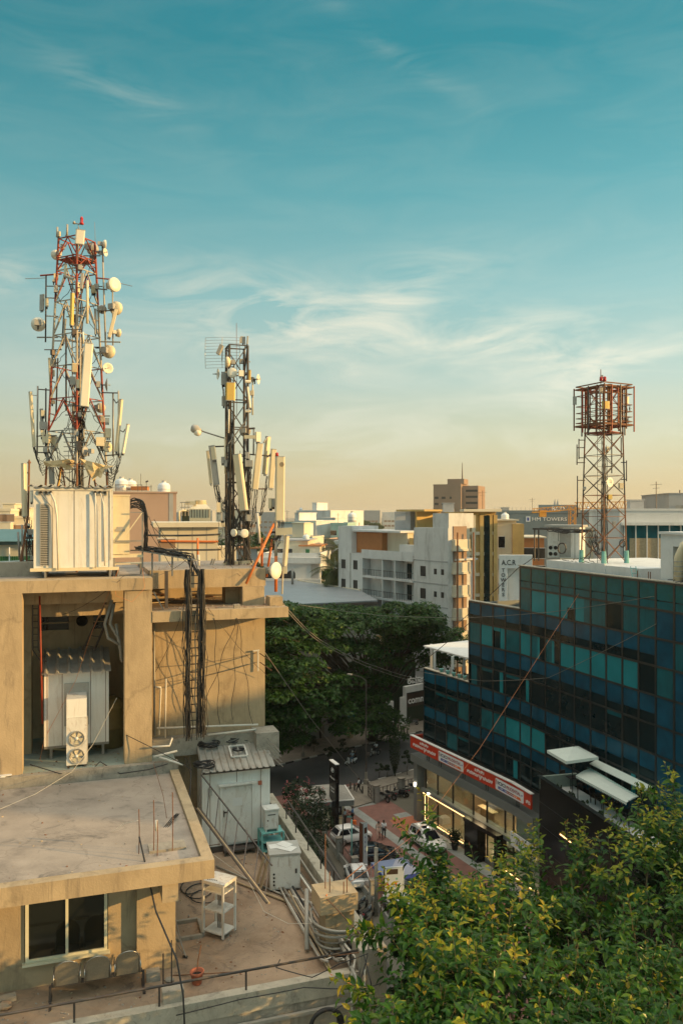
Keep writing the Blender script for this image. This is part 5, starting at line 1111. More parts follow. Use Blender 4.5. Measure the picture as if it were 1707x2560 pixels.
def glass_building():
 t=thing('glass_office_building','dark blue-green glass office building stepping up to the right along the street','building',FW(1300,6))
 def body(pxs,z0,z1,dep,name,m):
  b=MB(); n=len(pxs)
  fr=[FW(p,0.14)for p in pxs]; bk=[FW(p,dep)for p in reversed(pxs)]
  b.prism([p+ZV*z0 for p in fr+bk],ZV*(z1-z0)); part(name,b,m,t)
 body([1059.5,1172.5],8.2,14.0,14,'low_block',M['mullion']); body([1172.5,1300],8.2,21.4,14,'middle_block',M['mullion']); body([1300,1475,1910],8.2,25.2,14,'main_block',M['mullion'])
 panes=[]; rr=random.Random(3)
 for c in range(len(PXC)-1):
  r0=6 if c<4 else(2 if c<8 else 0)
  for r in range(r0,10):
   z1,z0=ROWZ[r],ROWZ[r+1]; a,b_=FW(PXC[c]),FW(PXC[c+1]); e=(b_-a).normalized()
   w=0.10; A,B=a+e*w,b_-e*w
   mb=MB(); nrm=Vector((-e.y,e.x,0)); nrm=-nrm if nrm.x>0 else nrm
   def rect(f0,f1,g0,g1,mi):
    p0,p1=A.lerp(B,f0),A.lerp(B,f1); za,zb=z0+0.07+(z1-z0-0.14)*g0,z0+0.07+(z1-z0-0.14)*g1
    mb.hexa([p0+ZV*za,p1+ZV*za,p1-nrm*0.05+ZV*za,p0-nrm*0.05+ZV*za,p0+ZV*zb,p1+ZV*zb,p1-nrm*0.05+ZV*zb,p0-nrm*0.05+ZV*zb],mi)
   if r==0:rect(0,1,0,0.30,3 if c>7 else 3); rect(0,1,0.34,1,4)
   elif c>=17:rect(0,1,0,1,1 if(c+r)%5 else 3)
   elif r in(2,4,6,8):g=rr.uniform(0.28,0.42); rect(0,1,g,1,1); rect(0,1,0,g-0.02,0)
   elif r==1:
    k={8:3,9:2,10:2,11:5,12:6,13:3,14:0,15:3,16:7}.get(c,3)
    if k==5:rect(0,0.5,0,1,2); rect(0.5,1,0.5,1,2); rect(0.52,1,0,0.48,0)
    elif k==6:rect(0,0.6,0,1,2); rect(0.6,1,0,1,3)
    elif k==7:rect(0,1,0,1,3)
    else:rect(0,1,0,1,k)
   elif r==3:
    k=2 if c in(5,8,11,12,13,14,15)else(3 if c in(4,7,9,10)else(6 if c==6 else 0))
    if k==6:rect(0.1,0.6,0,0.8,0); rect(0.62,1,0,1,2); rect(0,0.6,0.82,1,2)
    elif c in(9,10):rect(0,0.45,0,1,3); rect(0.45,0.62,0,1,2); rect(0.62,1,0,1,0)
    else:rect(0,1,0,1,k)
   else:
    u=rr.random()
    if c==4 and r==5:rect(0.15,0.7,0,1,3); rect(0.7,1,0,1,0)
    elif r==7 and c in(7,8,9):rect(0,1,0,1,2)
    elif u<0.30:rect(0,1,0.84,1,3); rect(0,1,0,0.82,0)
    elif u<0.42:rect(0.55,0.85,0,1,2); rect(0,0.54,0,1,0); rect(0.86,1,0,1,0)
    elif u<0.52:rect(0,1,0,1,3)
    else:rect(0,1,0,1,0)
   panes.append(((a-b_).length*(z1-z0)/max(1,(a.y)**2)if PXC[c]<1710 else 0,mb))
 panes.sort(key=lambda q:-q[0]); ms=[M[k]for k in('gl_dark','gl_spandrel','gl_blind','gl_teal','gl_plant')]
 for a,mb in panes[:98]:part('window_pane',mb,ms,t)
 rest=MB()
 for a,mb in panes[98:]:
  for q,i in zip(mb.f,mb.m):rest.add([mb.v[k]for k in q],[tuple(range(len(q)))],i)
 part('window_panes',rest,ms,t)['kind']='stuff'
 for c,px in enumerate(PXC):
  zt=ROWZ[6]if c<4 else(ROWZ[2]if c<8 else ROWZ[0])
  a=FW(px); e=(FW(px+2)-FW(px-2)).normalized(); n=Vector((e.y,-e.x,0)); n=-n if n.x>0 else n
  part('mullion',MB().obox(a,e,-n,-0.09,0.09,-0.02,0.1,8.2,zt),M['mullion'],t)
 for r,z in enumerate(ROWZ):
  pxs=[p for p in(1059.5,1172.5,1300,1910)if not(r<2 and p<1300)and not(r<6 and p<1172)]
  b=MB()
  for i in range(len(pxs)-1):
   b.bar(FW(pxs[i],0.02,z),FW(pxs[i+1],0.02,z),0.12,0.14); b.bar(FW(pxs[i],-0.03,z+0.03),FW(pxs[i+1],-0.03,z+0.03),0.028,0.028,mi=1)
  part('transom',b,[M['mullion'],M['railing_line']],t)
 for pxs,z in(([1059.5,1172.5],14.95),([1172.5,1300],22.25),([1296,1300,1910],25.75)):
  b=MB()
  for i in range(len(pxs)-1):b.prism([FW(pxs[i],-0.06,z+0.07),FW(pxs[i+1],-0.06,z+0.07),FW(pxs[i+1],0.32,z+0.07),FW(pxs[i],0.32,z+0.07)],ZV*0.07); b.prism([FW(pxs[i],0.06,z-0.9),FW(pxs[i+1],0.06,z-0.9),FW(pxs[i+1],0.28,z-0.9),FW(pxs[i],0.28,z-0.9)],ZV*0.96)
  part('parapet_coping',b,M['coping'],t)
 part('step_wall',MB().prism([FW(1172.5,0.1,14),FW(1172.5,0.25,14),FW(1172.5,14,14),FW(1170,14,14),FW(1170,0.1,14)],ZV*8.1),M['greyclad'],t)
 b=MB(); a,c=FW(1175,8,22.3),FW(1298,5,22.3)
 b.bar(a,c,0.05); b.hexa([a-ZV*0.9,c-ZV*0.9,c-ZV*0.9+Vector((0,.03,0)),a-ZV*0.9+Vector((0,.03,0)),a-ZV*0.05,c-ZV*0.05,c-ZV*0.05+Vector((0,.03,0)),a-ZV*0.05+Vector((0,.03,0))],1)
 part('glass_balustrade',b,[M['railing_line'],M['gl_teal']],t)
 S=[1059.5,1172.5,1300,1352]
 def ring(o0,o1,z0,z1,name,m,pxs=S):
  b=MB()
  for i in range(len(pxs)-1):b.prism([FW(pxs[i],o0,z0),FW(pxs[i+1],o0,z0),FW(pxs[i+1],o1,z0),FW(pxs[i],o1,z0)],ZV*(z1-z0))
  return part(name,b,m,t)
 ring(0.25,14,5.75,8.19,'fascia_wall',M['greyclad']); ring(-0.75,0.24,5.72,6.45,'canopy_beam',M['greyclad'])
 ring(-0.35,0.6,3.05,3.4,'mezzanine_edge',M['greyclad']); ring(0.05,9,0.0,0.28,'showroom_floor',M['tile']); ring(8.6,9,0.29,5.7,'showroom_back_wall',M['interior'])
 ring(-0.1,0.04,0.0,0.34,'plinth',M['greyclad']); ring(3.5,8.59,3.06,3.3,'mezzanine_floor',M['interior'])
 part('end_wall',MB().prism([FW(1059.5,0.06,0.28),FW(1062,0.06,0.28),FW(1062,9,0.28),FW(1059.5,9,0.28)],ZV*5.4),M['interior'],t)
 for px,off in((1046,-0.55),):part('end_column',MB().prism([FW(px,off),FW(px+8,off),FW(px+8,off+0.9),FW(px,off+0.9)],ZV*5.7),M['greyclad'],t);
 part('canopy_return',MB().prism([FW(1042,-0.75,5.72),FW(1059.4,-0.75,5.72),FW(1059.4,0.24,5.72),FW(1042,0.24,5.72)],ZV*0.73),M['greyclad'],t)
 for px in(1062,1092,1130,1181,1215,1260,1281):part('showroom_mullion',MB().prism([FW(px,0.0,0.35),FW(px+2.2,0.0,0.35),FW(px+2.2,0.12,0.35),FW(px,0.12,0.35)],ZV*5.36),M['mullion'],t)
 for a_,b_ in((1064.5,1092),(1094.5,1130),(1132.5,1181),(1217.5,1258),(1262.5,1280)):part('showroom_glass',MB().prism([FW(a_,0.05,0.36),FW(b_,0.05,0.36),FW(b_,0.065,0.36),FW(a_,0.065,0.36)],ZV*5.3),M['showglass'],t)
 part('entrance_pillar',MB().prism([FW(1181,-0.9),FW(1214,-0.9),FW(1214,0.0),FW(1181,0.0)],ZV*3.04),M['blackclad'],t)
 part('entrance_frame',MB().prism([FW(1256,-0.9),FW(1266,-0.9),FW(1266,0.0),FW(1256,0.0)],ZV*3.04),M['blackclad'],t)
 part('entrance_canopy',MB().prism([FW(1181,-1.0,3.042),FW(1266,-1.0,3.042),FW(1266,-0.36,3.042),FW(1181,-0.36,3.042)],ZV*0.34),M['blackclad'],t)
 part('curtain',MB().prism([FW(1283,0.3,0.4),FW(1352,0.3,0.4),FW(1352,0.34,0.4),FW(1283,0.34,0.4)],ZV*5.2),M['curtain'],t)
 for a_,b_ in((1065,1160),(1245,1345)):part('light_strip',MB().bar(FW(a_,-0.12,0.42),FW(b_,-0.12,0.42),0.05),M['glow'],t)
 part('light_strip',MB().bar(FW(1065,-0.36,3.02),FW(1180,-0.36,3.02),0.05),M['glow'],t); part('light_strip',MB().bar(FW(1065,-0.12,0.42),FW(1065,-0.12,3.0),0.05),M['glow'],t)
 for px in(1090,1120,1150,1200,1235,1265):
  part('ceiling_lamp',MB().box(FW(px,2.0,5.66),(1.0,1.0,0.05)),M['ceilinglamp'],t); part('ceiling_lamp',MB().box(FW(px,5.5,3.0),(0.8,0.8,0.05)),M['ceilinglamp'],t)
 o=FW(1050,-0.62,3.55); part('wall_lamp',MB().box(o,(0.16,0.16,0.32)),M['lamp'],t)
 part('spot_lamp',MB().box(FW(1080,-0.45,3.28),(0.2,0.12,0.1)),M['lamp'],t)
 A,B=Vector((14.05,56.9,0)),Vector((16.5,47.0,0)); d=(B-A).normalized(); C=A+d*26; n=Vector((-d.y,d.x,0)); n=n if n.x>0 else-n
 def fb(pt,q):
  return FW(pt,q)
 part('black_wing',MB().prism([A,C,C+n*3.2,FW(1480,0.0),FW(1428,-0.02)],ZV*10.5),M['blackclad'],t)
 part('terrace_parapet',MB().prism([A+ZV*10.5,C+ZV*10.5,C+n*0.2+ZV*10.5,A+n*0.2+ZV*10.5],ZV*0.9),M['blackclad'],t)
 part('terrace_end_wall',MB().prism([A+ZV*10.5,A+n*2.9+ZV*10.5,A+n*2.9+d*0.2+ZV*10.5,A+d*0.2+ZV*10.5],ZV*0.88),M['curtain'],t)
 part('terrace_paving',MB().prism([A+n*0.2+d*0.2+ZV*10.504,C+n*0.2+ZV*10.504,C+n*3.1+ZV*10.504,A+n*2.6+d*0.2+ZV*10.504],ZV*0.02),M['white'],t)
 part('parapet_cap',MB().bar(A-n*0.02+ZV*11.42,C-n*0.02+ZV*11.42,0.3,0.04),M['mullion'],t)
 for z in(9.6,8.0,6.4,4.8,3.2):part('cladding_joint',MB().bar(A-n*0.004+ZV*z,C-n*0.004+ZV*z,0.02,0.02),M['railing_line'],t)
 part('lit_niche',MB().bar(A+d*3.0-n*0.03+ZV*8.4,A+d*4.4-n*0.03+ZV*8.4,0.05),M['glow'],t)
 def rb(name,px0,px1,o0,o1,z0,z1,m):return part(name,MB().prism([FW(px0,o0,z0),FW(px1,o0,z0),FW(px1,o1,z0),FW(px0,o1,z0)],ZV*(z1-z0)),m,t)
 rb('roof_plinth',1330,1560,1.3,11,25.2,26.38,M['white']); rb('roof_plinth',1440,1475,1.2,1.29,25.2,26.5,M['white'])
 return t,A,d,n
GB,TA,TD,TN=glass_building()
def signs():
# red banner with the insurance lettering: follows the front, in three boards
 t=thing('banner_sign','long red banner sign with white lettering along the glass building','sign',FW(1200,-0.8,7.1))
 px0,px1,pm=1043,1349,1300
 for a,b in((px0,pm),(pm,px1)):part('board',MB().prism([FW(a,-0.8,7.08),FW(b,-0.8,7.08),FW(b,-0.66,7.08),FW(a,-0.66,7.08)],ZV*1.16),M['signred'],t)
 part('top_edge',MB().prism([FW(px0,-0.84,8.245),FW(pm,-0.84,8.245),FW(px1,-0.84,8.245),FW(px1,-0.5,8.245),FW(pm,-0.5,8.245),FW(px0,-0.5,8.245)],ZV*0.07),M['white'],t)
 part('return',MB().prism([FW(px0,-0.66,7.1),FW(px0+1.5,-0.66,7.1),FW(px0+1.5,0.6,7.1),FW(px0,0.6,7.1)],ZV*1.12),M['signred'],t)
 for px in(1078,1108,1168,1226,1305):part('bracket',MB().bar(FW(px,-0.5,6.46),FW(px,-0.5,7.07),0.06).bar(FW(px+5,-0.5,6.46),FW(px+5,-0.5,7.07),0.06),M['mullion'],t)
 def frame(pxa,pxb,dz):
  a,b=FW(pxa,-0.8,dz),FW(pxb,-0.8,dz); ex=(b-a).normalized(); nn=Vector((ex.y,-ex.x,0)); nn=nn if nn.x<0 else-nn
  return a,b,ex,nn
 for pa,pb,l1,l2 in((1048,1108,'ಐಸಿಐಸಿಐ','ಪ್ರುಡೆನ್ಶಿಯಲ್ ಲೈಫ್ ಇನ್ಶೂರೆನ್ಸ್'),(1184,1252,'ಐಸಿಐಸಿಐ','ಪ್ರುಡೆನ್ಶಿಯಲ್ ಲೈಫ್ ಇನ್ಶೂರೆನ್ಸ್'),(1336,1348,'','ಪ್ರು')):
  a,b,ex,nn=frame(pa,pb,0); mid=(a+b)/2; w=(b-a).length
  if l1:part('lettering',text_mb(l1,0.36,mid+ZV*7.92+nn*0.005,ex,ZV,0.012,width=w*0.36,bold=0.008),M['inkwhite'],t)
  part('lettering',text_mb(l2,0.36,mid+ZV*7.50+nn*0.005,ex,ZV,0.012,width=w*0.96,bold=0.008),M['inkwhite'],t)
 for pa,pb in((1114,1177),(1258,1331)):
  a,b,ex,nn=frame(pa,pb,0); w=(b-a).length; o=(a+b)/2+ZV*7.62+nn*0.006
  def rr(o,w,h,r,d,m,name,par):
   pts=[]
   for cx,cz,a0 in((w/2-r,h/2-r,0),(-w/2+r,h/2-r,90),(-w/2+r,-h/2+r,180),(w/2-r,-h/2+r,270)):
    for k in range(5):pts.append(o+ex*(cx+r*math.cos(R(a0+22.5*k)))+ZV*(cz+r*math.sin(R(a0+22.5*k))))
   return part(name,MB().prism(pts,nn*d),M[m],par)
  pn=rr(o,w,0.92,0.12,0.012,'signwhite','name_panel',t); q=o+nn*0.014
  part('emblem',MB().prism([q+ex*(-w*0.455+0.10*math.cos(k*math.pi/8))+ZV*(0.17+0.2*math.sin(k*math.pi/8))for k in range(16)],nn*0.006),M['inkred'],pn)
  part('emblem_figure',MB().prism([q+nn*0.007+ex*(-w*0.455+x)+ZV*(0.17+z)for x,z in((-0.03,-0.14),(0.02,-0.14),(0.035,0.04),(-0.015,0.04))],nn*0.004).lathe(q+nn*0.007+ex*(-w*0.445)+ZV*0.26,nn,[(0,0.035),(0.004,0.035),(0.005,0)],10),M['signwhite'],pn)
  part('lettering',text_mb('ICICI',0.36,q-ex*(w*0.27)+ZV*0.14,ex,ZV,0.008,width=w*0.27,bold=0.012),M['ink'],pn)
  part('lettering',text_mb('PRUDENTIAL',0.36,q+ex*(w*0.145)+ZV*0.14,ex,ZV,0.008,width=w*0.50,bold=0.006),M['inkred'],pn)
  part('emblem',MB().lathe(q+ex*(w*0.44)+ZV*0.12,nn,[(0,0.07),(0.004,0.07),(0.005,0)],10),M['inkblue'],pn)
  part('strap_line',MB().quad(*[q+ex*(w*x)+ZV*z for x,z in((-0.40,-0.34),(-0.1,-0.34),(-0.1,-0.12),(-0.40,-0.12))],0).quad(*[q+ex*(w*x)+ZV*z for x,z in((-0.1,-0.34),(0.15,-0.34),(0.15,-0.12),(-0.1,-0.12))],1).quad(*[q+ex*(w*x)+ZV*z for x,z in((0.15,-0.34),(0.42,-0.34),(0.38,-0.12),(0.15,-0.12))],2),[M['inkblue'],M['inkred'],M['inkorange']],pn)
  part('lettering',text_mb('LIFE  INSURANCE',0.14,q-ex*(w*0.04)+ZV*-0.23+nn*0.003,ex,ZV,0.006,width=w*0.62),M['inkwhite'],pn)
 t=thing('dealer_sign','white sign with an oval slanted H emblem beside the showroom','sign',FW(1315,-0.5,3.0))
 a,b=FW(1288,-0.5,0),FW(1352,-0.5,0);
 e=(b-a).normalized(); nn=Vector((e.y,-e.x,0)); nn=nn if nn.x<0 else-nn; w=(b-a).length; o=a+ZV*3.55
 part('board',MB().prism([a+ZV*3.0,b+ZV*3.0,b+ZV*4.15,a+ZV*4.15],-nn*0.1),M['signwhite'],t)
 c=o+e*(w*0.34)+ZV*0.05+nn*0.004
 part('emblem',MB().tube([c+e*(0.42*math.cos(q))+ZV*(0.27*math.sin(q))for q in[2*math.pi*i/24 for i in range(25)]],0.028,5),M['ink'],t)
 part('emblem_letter',MB().bar(c+e*-0.2-ZV*0.2,c+e*-0.1+ZV*0.2,0.02,0.10,up=nn).bar(c+e*0.1-ZV*0.2,c+e*0.2+ZV*0.2,0.02,0.10,up=nn).bar(c+e*-0.14-ZV*0.04,c+e*0.14+ZV*0.06,0.02,0.08,up=nn),M['ink'],t)
 part('lettering',text_mb('ADVA',0.5,o+e*(w*0.78)+ZV*0.12+nn*0.004,e,ZV,0.01,width=w*0.42,bold=0.015),M['ink'],t)
 part('lettering',text_mb('Coming',0.26,o+e*(w*0.72)+ZV*-0.32+nn*0.004,e,ZV,0.01,width=w*0.34,shear=0.3),M['inkred'],t)
 Y=82.0
 t=thing('tower_name_wall','white name wall lettered A.C.R TOWERS behind the glass building','sign',P(1285,1500,Y))
 ez=D2(R(-20)); g=lambda px,py:P(px,py,Y+(px-1285)*-0.012)
 def slab(x0,y0,x1,y1,name,m='white',dd=0.0,th=0.8):
  part(name,MB().hexa([g(x0,y1)+Vector((0,dd,0)),g(x1,y1)+Vector((0,dd,0)),g(x1,y1)+Vector((.2,dd+th,0)),g(x0,y1)+Vector((.2,dd+th,0)),g(x0,y0)+Vector((0,dd,0)),g(x1,y0)+Vector((0,dd,0)),g(x1,y0)+Vector((.2,dd+th,0)),g(x0,y0)+Vector((.2,dd+th,0))]),M[m],t)
 slab(1247,1388,1330,1421,'head_wall'); slab(1247,1421.2,1268,1620,'column'); slab(1268.1,1421.2,1330,1620,'recessed_wall','white',0.5)
 e=(g(1330,1400)-g(1247,1400)).normalized()
 part('lettering',text_mb('A.C.R',0.72,g(1271,1407)+Vector((0,-0.02,0)),e,ZV,0.02,width=1.45,bold=0.012),M['inkgrey'],t)
 for k,ch in enumerate('TOWERS'):part('lettering',text_mb(ch,0.5,g(1257.5,1426+12.2*k)+Vector((0,-0.02,0)),e,ZV,0.02,bold=0.012),M['inkgrey'],t)
signs()
def terrace_things():
 f=lambda s,o,z=10.53:TA+TD*s+TN*o+ZV*z
 c=P(1431,1930,55.0); c.z=10.53
 t=thing('square_parasol','pale square parasol on the terrace of the black wing','umbrella',c)
 part('pole',MB().cyl(c,c+ZV*3.2,0.03,n=8),M['mullion'],t); h=1.55; zt=13.85; ze=13.25
 q=[P(1367,1876,56.2),P(1415,1904,53.3),P(1496,1893,54.0),P(1446,1866,57.0)]
 ap=P(1434,1874,55.1); ap.z=14.0
 part('canopy',MB().add([ap]+q+[p-ZV*0.2 for p in q]+[ap-ZV*0.03],[(0,1,2),(0,2,3),(0,3,4),(0,4,1),(1,5,6,2),(2,6,7,3),(3,7,8,4),(4,8,5,1),(9,6,5),(9,7,6),(9,8,7),(9,5,8)]),M['umbrella'],t)
 for p in q:part('rib',MB().bar(ap-ZV*0.06,p-ZV*0.05,0.03),M['mullion'],t)
 part('finial',MB().lathe(ap,ZV,[(0,0.05),(0.1,0.03),(0.12,0)],8),M['mullion'],t)
 t=thing('awning','long pale awning with a scalloped valance over the terrace tables','awning',P(1530,2010,53))
 oa,ob=P(1439,1939,53.6),P(1566,2007,48.6); ia,ib=P(1476,1921,55.0),P(1596,1991,50.0); n=34
 vs=[]; fs=[]
 for i in range(n+1):
  u=i/n; a,b=oa.lerp(ob,u),ia.lerp(ib,u); m=(a+b)/2+ZV*0.06
  vs+=[a,m,b,a-ZV*0.02,b-ZV*0.03]
 for i in range(n):
  j=5*i; fs+=[(j,j+5,j+6,j+1),(j+1,j+6,j+7,j+2),(j+3,j+4,j+9,j+8)]
 part('cloth',MB().add(vs,fs),M['umbrella'],t)
 b=MB()
 for i in range(n):
  p0,p1=oa.lerp(ob,i/n),oa.lerp(ob,(i+0.92)/n); m=(p0+p1)/2
  b.add([p0,p1,p1-ZV*0.13,m-ZV*0.2,p0-ZV*0.13,p0+TN*.01,p1+TN*.01,p1-ZV*0.13+TN*.01,m-ZV*0.2+TN*.01,p0-ZV*0.13+TN*.01],[(0,1,2,3,4),(9,8,7,6,5)])
 part('valance',b,M['umbrella'],t)
 ca,cb=P(1473,1911,55.3),P(1612,1979,50.2); part('cover_board',MB().hexa([ca,cb,cb+TN*0.55+ZV*0.2,ca+TN*0.55+ZV*0.2,ca+ZV*0.05,cb+ZV*0.05,cb+TN*0.55+ZV*0.28,ca+TN*0.55+ZV*0.28]),M['umbrella'],t)
 for k in range(24):p=ia.lerp(ib,k/24); part('tassel',MB().hexa([p+ZV*0.01,p+TD*0.06+ZV*0.01,p-TN*0.35+TD*0.12+ZV*0.06,p-TN*0.35+TD*0.1+ZV*0.06,p+ZV*0.03,p+TD*0.06+ZV*0.03,p-TN*0.35+TD*0.12+ZV*0.07,p-TN*0.35+TD*0.1+ZV*0.07]),M['turq'],t)
 for px,py,Y in((1444,1945,53.5),(1508,1968,51.5),(1572,2002,48.8)):
  p=P(px,py,Y); part('post',MB().cyl(Vector((p.x,p.y,10.53)),p,0.035,n=8),M['mullion'],t)
 def table(c,lab,k):
  t=thing('terrace_table',lab,'table',c,'dark tables on the terrace'); rz=math.atan2(TD.y,TD.x); Mz=Matrix.Rotation(rz,3,'Z')
  part('table_top',MB().box(c+ZV*0.73,(0.9,0.9,0.04),Mz),M['wicker'],t)
  for sx in(-1,1):
   for sy in(-1,1):part('leg',MB().box(c+Mz@Vector((sx*0.4,sy*0.4,0))+ZV*0.355,(0.05,0.05,0.71),Mz),M['wicker'],t)
 def chair(c,rz,lab):
  t=thing('terrace_chair',lab,'chair',c,'dark wicker chairs on the terrace'); Mz=Matrix.Rotation(rz,3,'Z')
  part('seat',MB().box(c+ZV*0.42,(0.5,0.5,0.08),Mz),M['wicker'],t); part('backrest',MB().hexa([c+Mz@Vector(v)for v in((-0.25,-0.26,0.46),(0.25,-0.26,0.46),(0.25,-0.2,0.46),(-0.25,-0.2,0.46),(-0.25,-0.36,0.92),(0.25,-0.36,0.92),(0.25,-0.3,0.92),(-0.25,-0.3,0.92))]),M['wicker'],t)
  for sx in(-1,1):
   part('armrest',MB().box(c+Mz@Vector((sx*0.27,0,0.64)),(0.05,0.46,0.04),Mz).box(c+Mz@Vector((sx*0.27,0.2,0.53)),(0.05,0.05,0.19),Mz),M['wicker'],t)
   for sy in(-1,1):part('leg',MB().box(c+Mz@Vector((sx*0.22,sy*0.21,0.19)),(0.05,0.05,0.38),Mz),M['wicker'],t)
 spots=[((1432,1968,54.5),'under the pale square parasol'),((1509,2017,50.6),'under the middle of the awning'),((1575,2060,47.5),'at the near end of the awning')]
 for(px,py,Y),w in spots:
  c=G(px,py,10.53); table(c,'dark square table '+w,0)
  for rz,nm in((R(40),'left'),(R(-150),'right')):
   dd=Matrix.Rotation(rz,3,'Z')@Vector((0,-0.72,0)); chair(c+dd,rz,'dark wicker chair '+('far left' if nm=='left' else 'near right')+' of the table '+w)
 for k in range(4):
  c=f(2.0+1.7*k,0.45)
  tree_like=MB()
  for i in range(26):
   p=c+Vector((rnd.uniform(-.2,.2),rnd.uniform(-.2,.2),rnd.uniform(0.35,0.75))); a=rnd.random()*6.28; tree_like.quad(p,p+Vector((0.12*math.cos(a),0.12*math.sin(a),0.1)),p+Vector((0.05,0.1,0.2)),p+Vector((-0.05,0.06,0.16)))
  t=thing('planter',('first','second','third','fourth')[k]+' planter inside the black parapet counted from the parasol','planter',c,'planters along the black parapet')
  part('foliage',tree_like,M['leaf_dark'],t); part('box',MB().box(c+ZV*0.17,(0.3,0.6,0.34),Matrix.Rotation(math.atan2(TD.y,TD.x)+R(90),3,'Z')),M['wicker'],t)
 t=thing('pergola','white flat pergola roof on posts over the lowest glass block','pergola',FW(1115,3,14.0))
 a,c=P(1058,1617,81),P(1174,1649,73.6); n=Vector((0.83,0.55,0))
 part('roof',MB().prism([a,c,c+n*6,a+n*6],ZV*0.12),M['white'],t)
 for k in range(8):p=a.lerp(c,(k+0.5)/8); part('rafter',MB().bar(p-n*0.15-ZV*0.06,p+n*6-ZV*0.06,0.1),M['white'],t)
 for px,Y,o in((1086,78.6,1.2),(1131,75.5,1.2),(1078,82.5,1.5),(1160,76,5)):
  p=P(px,1640,Y); part('post',MB().box(Vector((p.x,p.y,15.3)),(0.24,0.24,2.6)),M['white'],t)
 for k,px in enumerate((1100,1116,1131,1145,1158)):
  c=FW(px,0.15,15.1); t=thing('roof_pot',('first','second','third','fourth','fifth')[k]+' turquoise pot from the street corner on the lowest glass parapet','pot',c,'turquoise pots on the parapet')
  part('pot',MB().lathe(c,ZV,[(0,0.14),(0.3,0.2),(0.34,0.21),(0.34,0.17),(0.3,0.15),(0.3,0)],12),M['turq'],t,True)
  b=MB()
  for i in range(14):p=c+ZV*0.32; q=rnd.random()*6.28; b.quad(p,p+Vector((0.1*math.cos(q),0.1*math.sin(q),0.15)),p+Vector((0.16*math.cos(q),0.16*math.sin(q),0.3)),p+Vector((0.02,0.1*math.sin(q),0.18)))
  part('plant',b,M['leaf_dark'],t)
 c=FW(1166,1.0,14.0); single('red_stool',MB().lathe(c,ZV,[(0,0.22),(0.7,0.2),(0.72,0.26),(0.95,0.26),(0.96,0)],12),M['red'],'small red seat on the lowest glass roof beside the step','stool')
terrace_bits=terrace_things
def roof_things():
# telecom cabin beside the caged mast
 def fr(px,Y):p=P(px,1400,Y); return Vector((p.x,p.y,0))
 a=fr(1368,66.5); e=D2(R(-71.1)); n=D2(R(18.9)); e=D2(R(-25)); n=D2(R(65)); z0=26.4
 t=thing('rooftop_cabin','pale telecom cabin on the glass building roof left of the caged mast','cabin',a+ZV*z0)
 part('wall',MB().obox(a,e,n,0,2.6,0,3.0,z0,z0+2.55),M['shelter'],t); part('roof',MB().obox(a,e,n,-0.2,2.8,-0.3,3.2,z0+2.56,z0+2.72),M['greybox'],t)
 part('door',MB().obox(a,e,n,1.0,1.9,-0.03,-0.002,z0+0.1,z0+2.1),M['greybox'],t)
 part('panel_joint',MB().obox(a,e,n,0.86,0.9,-0.012,-0.002,z0,z0+2.5).obox(a,e,n,2.2,2.23,-0.012,-0.002,z0,z0+2.5),M['darksteel'],t)
 for k,(x,lab)in enumerate(((0.15,'left'),(0.55,'right'))):
  t=thing('condenser_unit','two-fan condenser on the pale rooftop cabin, '+('at its left corner' if k==0 else 'nearer its door'),'air conditioner',a+ZV*z0)
  o=a-n*0.42+e*x
  part('casing',MB().obox(o,e,n,0,0.38,0,0.36,z0+0.05,z0+1.1+0.3*k),M['whitebox'],t)
  for z in(0.35,0.85):part('fan',MB().lathe(o+e*0.19-n*0.002+ZV*(z0+z),-n,[(0,0.16),(0.02,0.16),(0.021,0.12),(0.005,0)],14),M['void'],t)
 t=thing('white_roof_box','white flat-roofed stair room with a green shutter at the right end of the glass roof','roof room',Vector((22,50,25.2)))
 a=FW(1622,0.9); e=(FW(1800,0.9)-a).normalized(); n=D2(R(18.9)); z0=25.2
 part('wall',MB().obox(a,e,n,0,1.1,0,7,z0,28.75).obox(a,e,n,1.1,3.6,0,7,28.0,28.75).obox(a,e,n,3.6,9,0,7,z0,28.75).obox(a,e,n,1.1,3.6,0.5,7,z0,28.0),M['white'],t)
 part('shutter',MB().obox(a,e,n,1.15,3.55,0.42,0.49,z0,27.98),M['curtain'],t); part('shutter_joint',MB().obox(a,e,n,2.6,2.64,0.40,0.419,z0,27.98),M['greybox'],t)
 part('roof_edge',MB().obox(a,e,n,-0.12,9.1,-0.12,7.1,28.752,28.9),M['white'],t)
 t=thing('duct_elbow','fat ribbed pale duct rising on the white stair room','duct',FW(1690,0.6,25.8))
 p=[FW(1678,0.5,25.9),FW(1680,0.5,27.4),FW(1690,0.6,28.1),FW(1705,1.0,28.3)]
 part('pipe',MB().tube(p,0.28,12),M['cream'],t,True); b=MB()
 for i in range(5):q=p[0].lerp(p[1],i/5); b.cyl(q,q+ZV*0.06,0.31,n=12)
 part('rib',b,M['greybox'],t)
 t=thing('roof_ladder','short turquoise ladder on the white roof plinth','ladder',FW(1560,1.0,25.2))
 for dx in(0,0.35):part('rail',MB().cyl(FW(1545,1.0,26.5)+Vector((dx,0,0)),FW(1566,0.6,25.25)+Vector((dx,0,0)),0.03,n=6),M['turq'],t)
 for k in range(4):q=k/4; part('rung',MB().cyl(FW(1545,1.0,26.5).lerp(FW(1566,0.6,25.25),q+.1),FW(1545,1.0,26.5).lerp(FW(1566,0.6,25.25),q+.1)+Vector((0.35,0,0)),0.025,n=5),M['turq'],t)
 t=thing('roof_railing','low dark steel railing on the glass building roof by the stair room','railing',FW(1590,0.7,25.2))
 for px in(1571,1598,1603):part('post',MB().cyl(FW(px,0.7,25.2),FW(px,0.7,26.3),0.03,n=6),M['rust'],t)
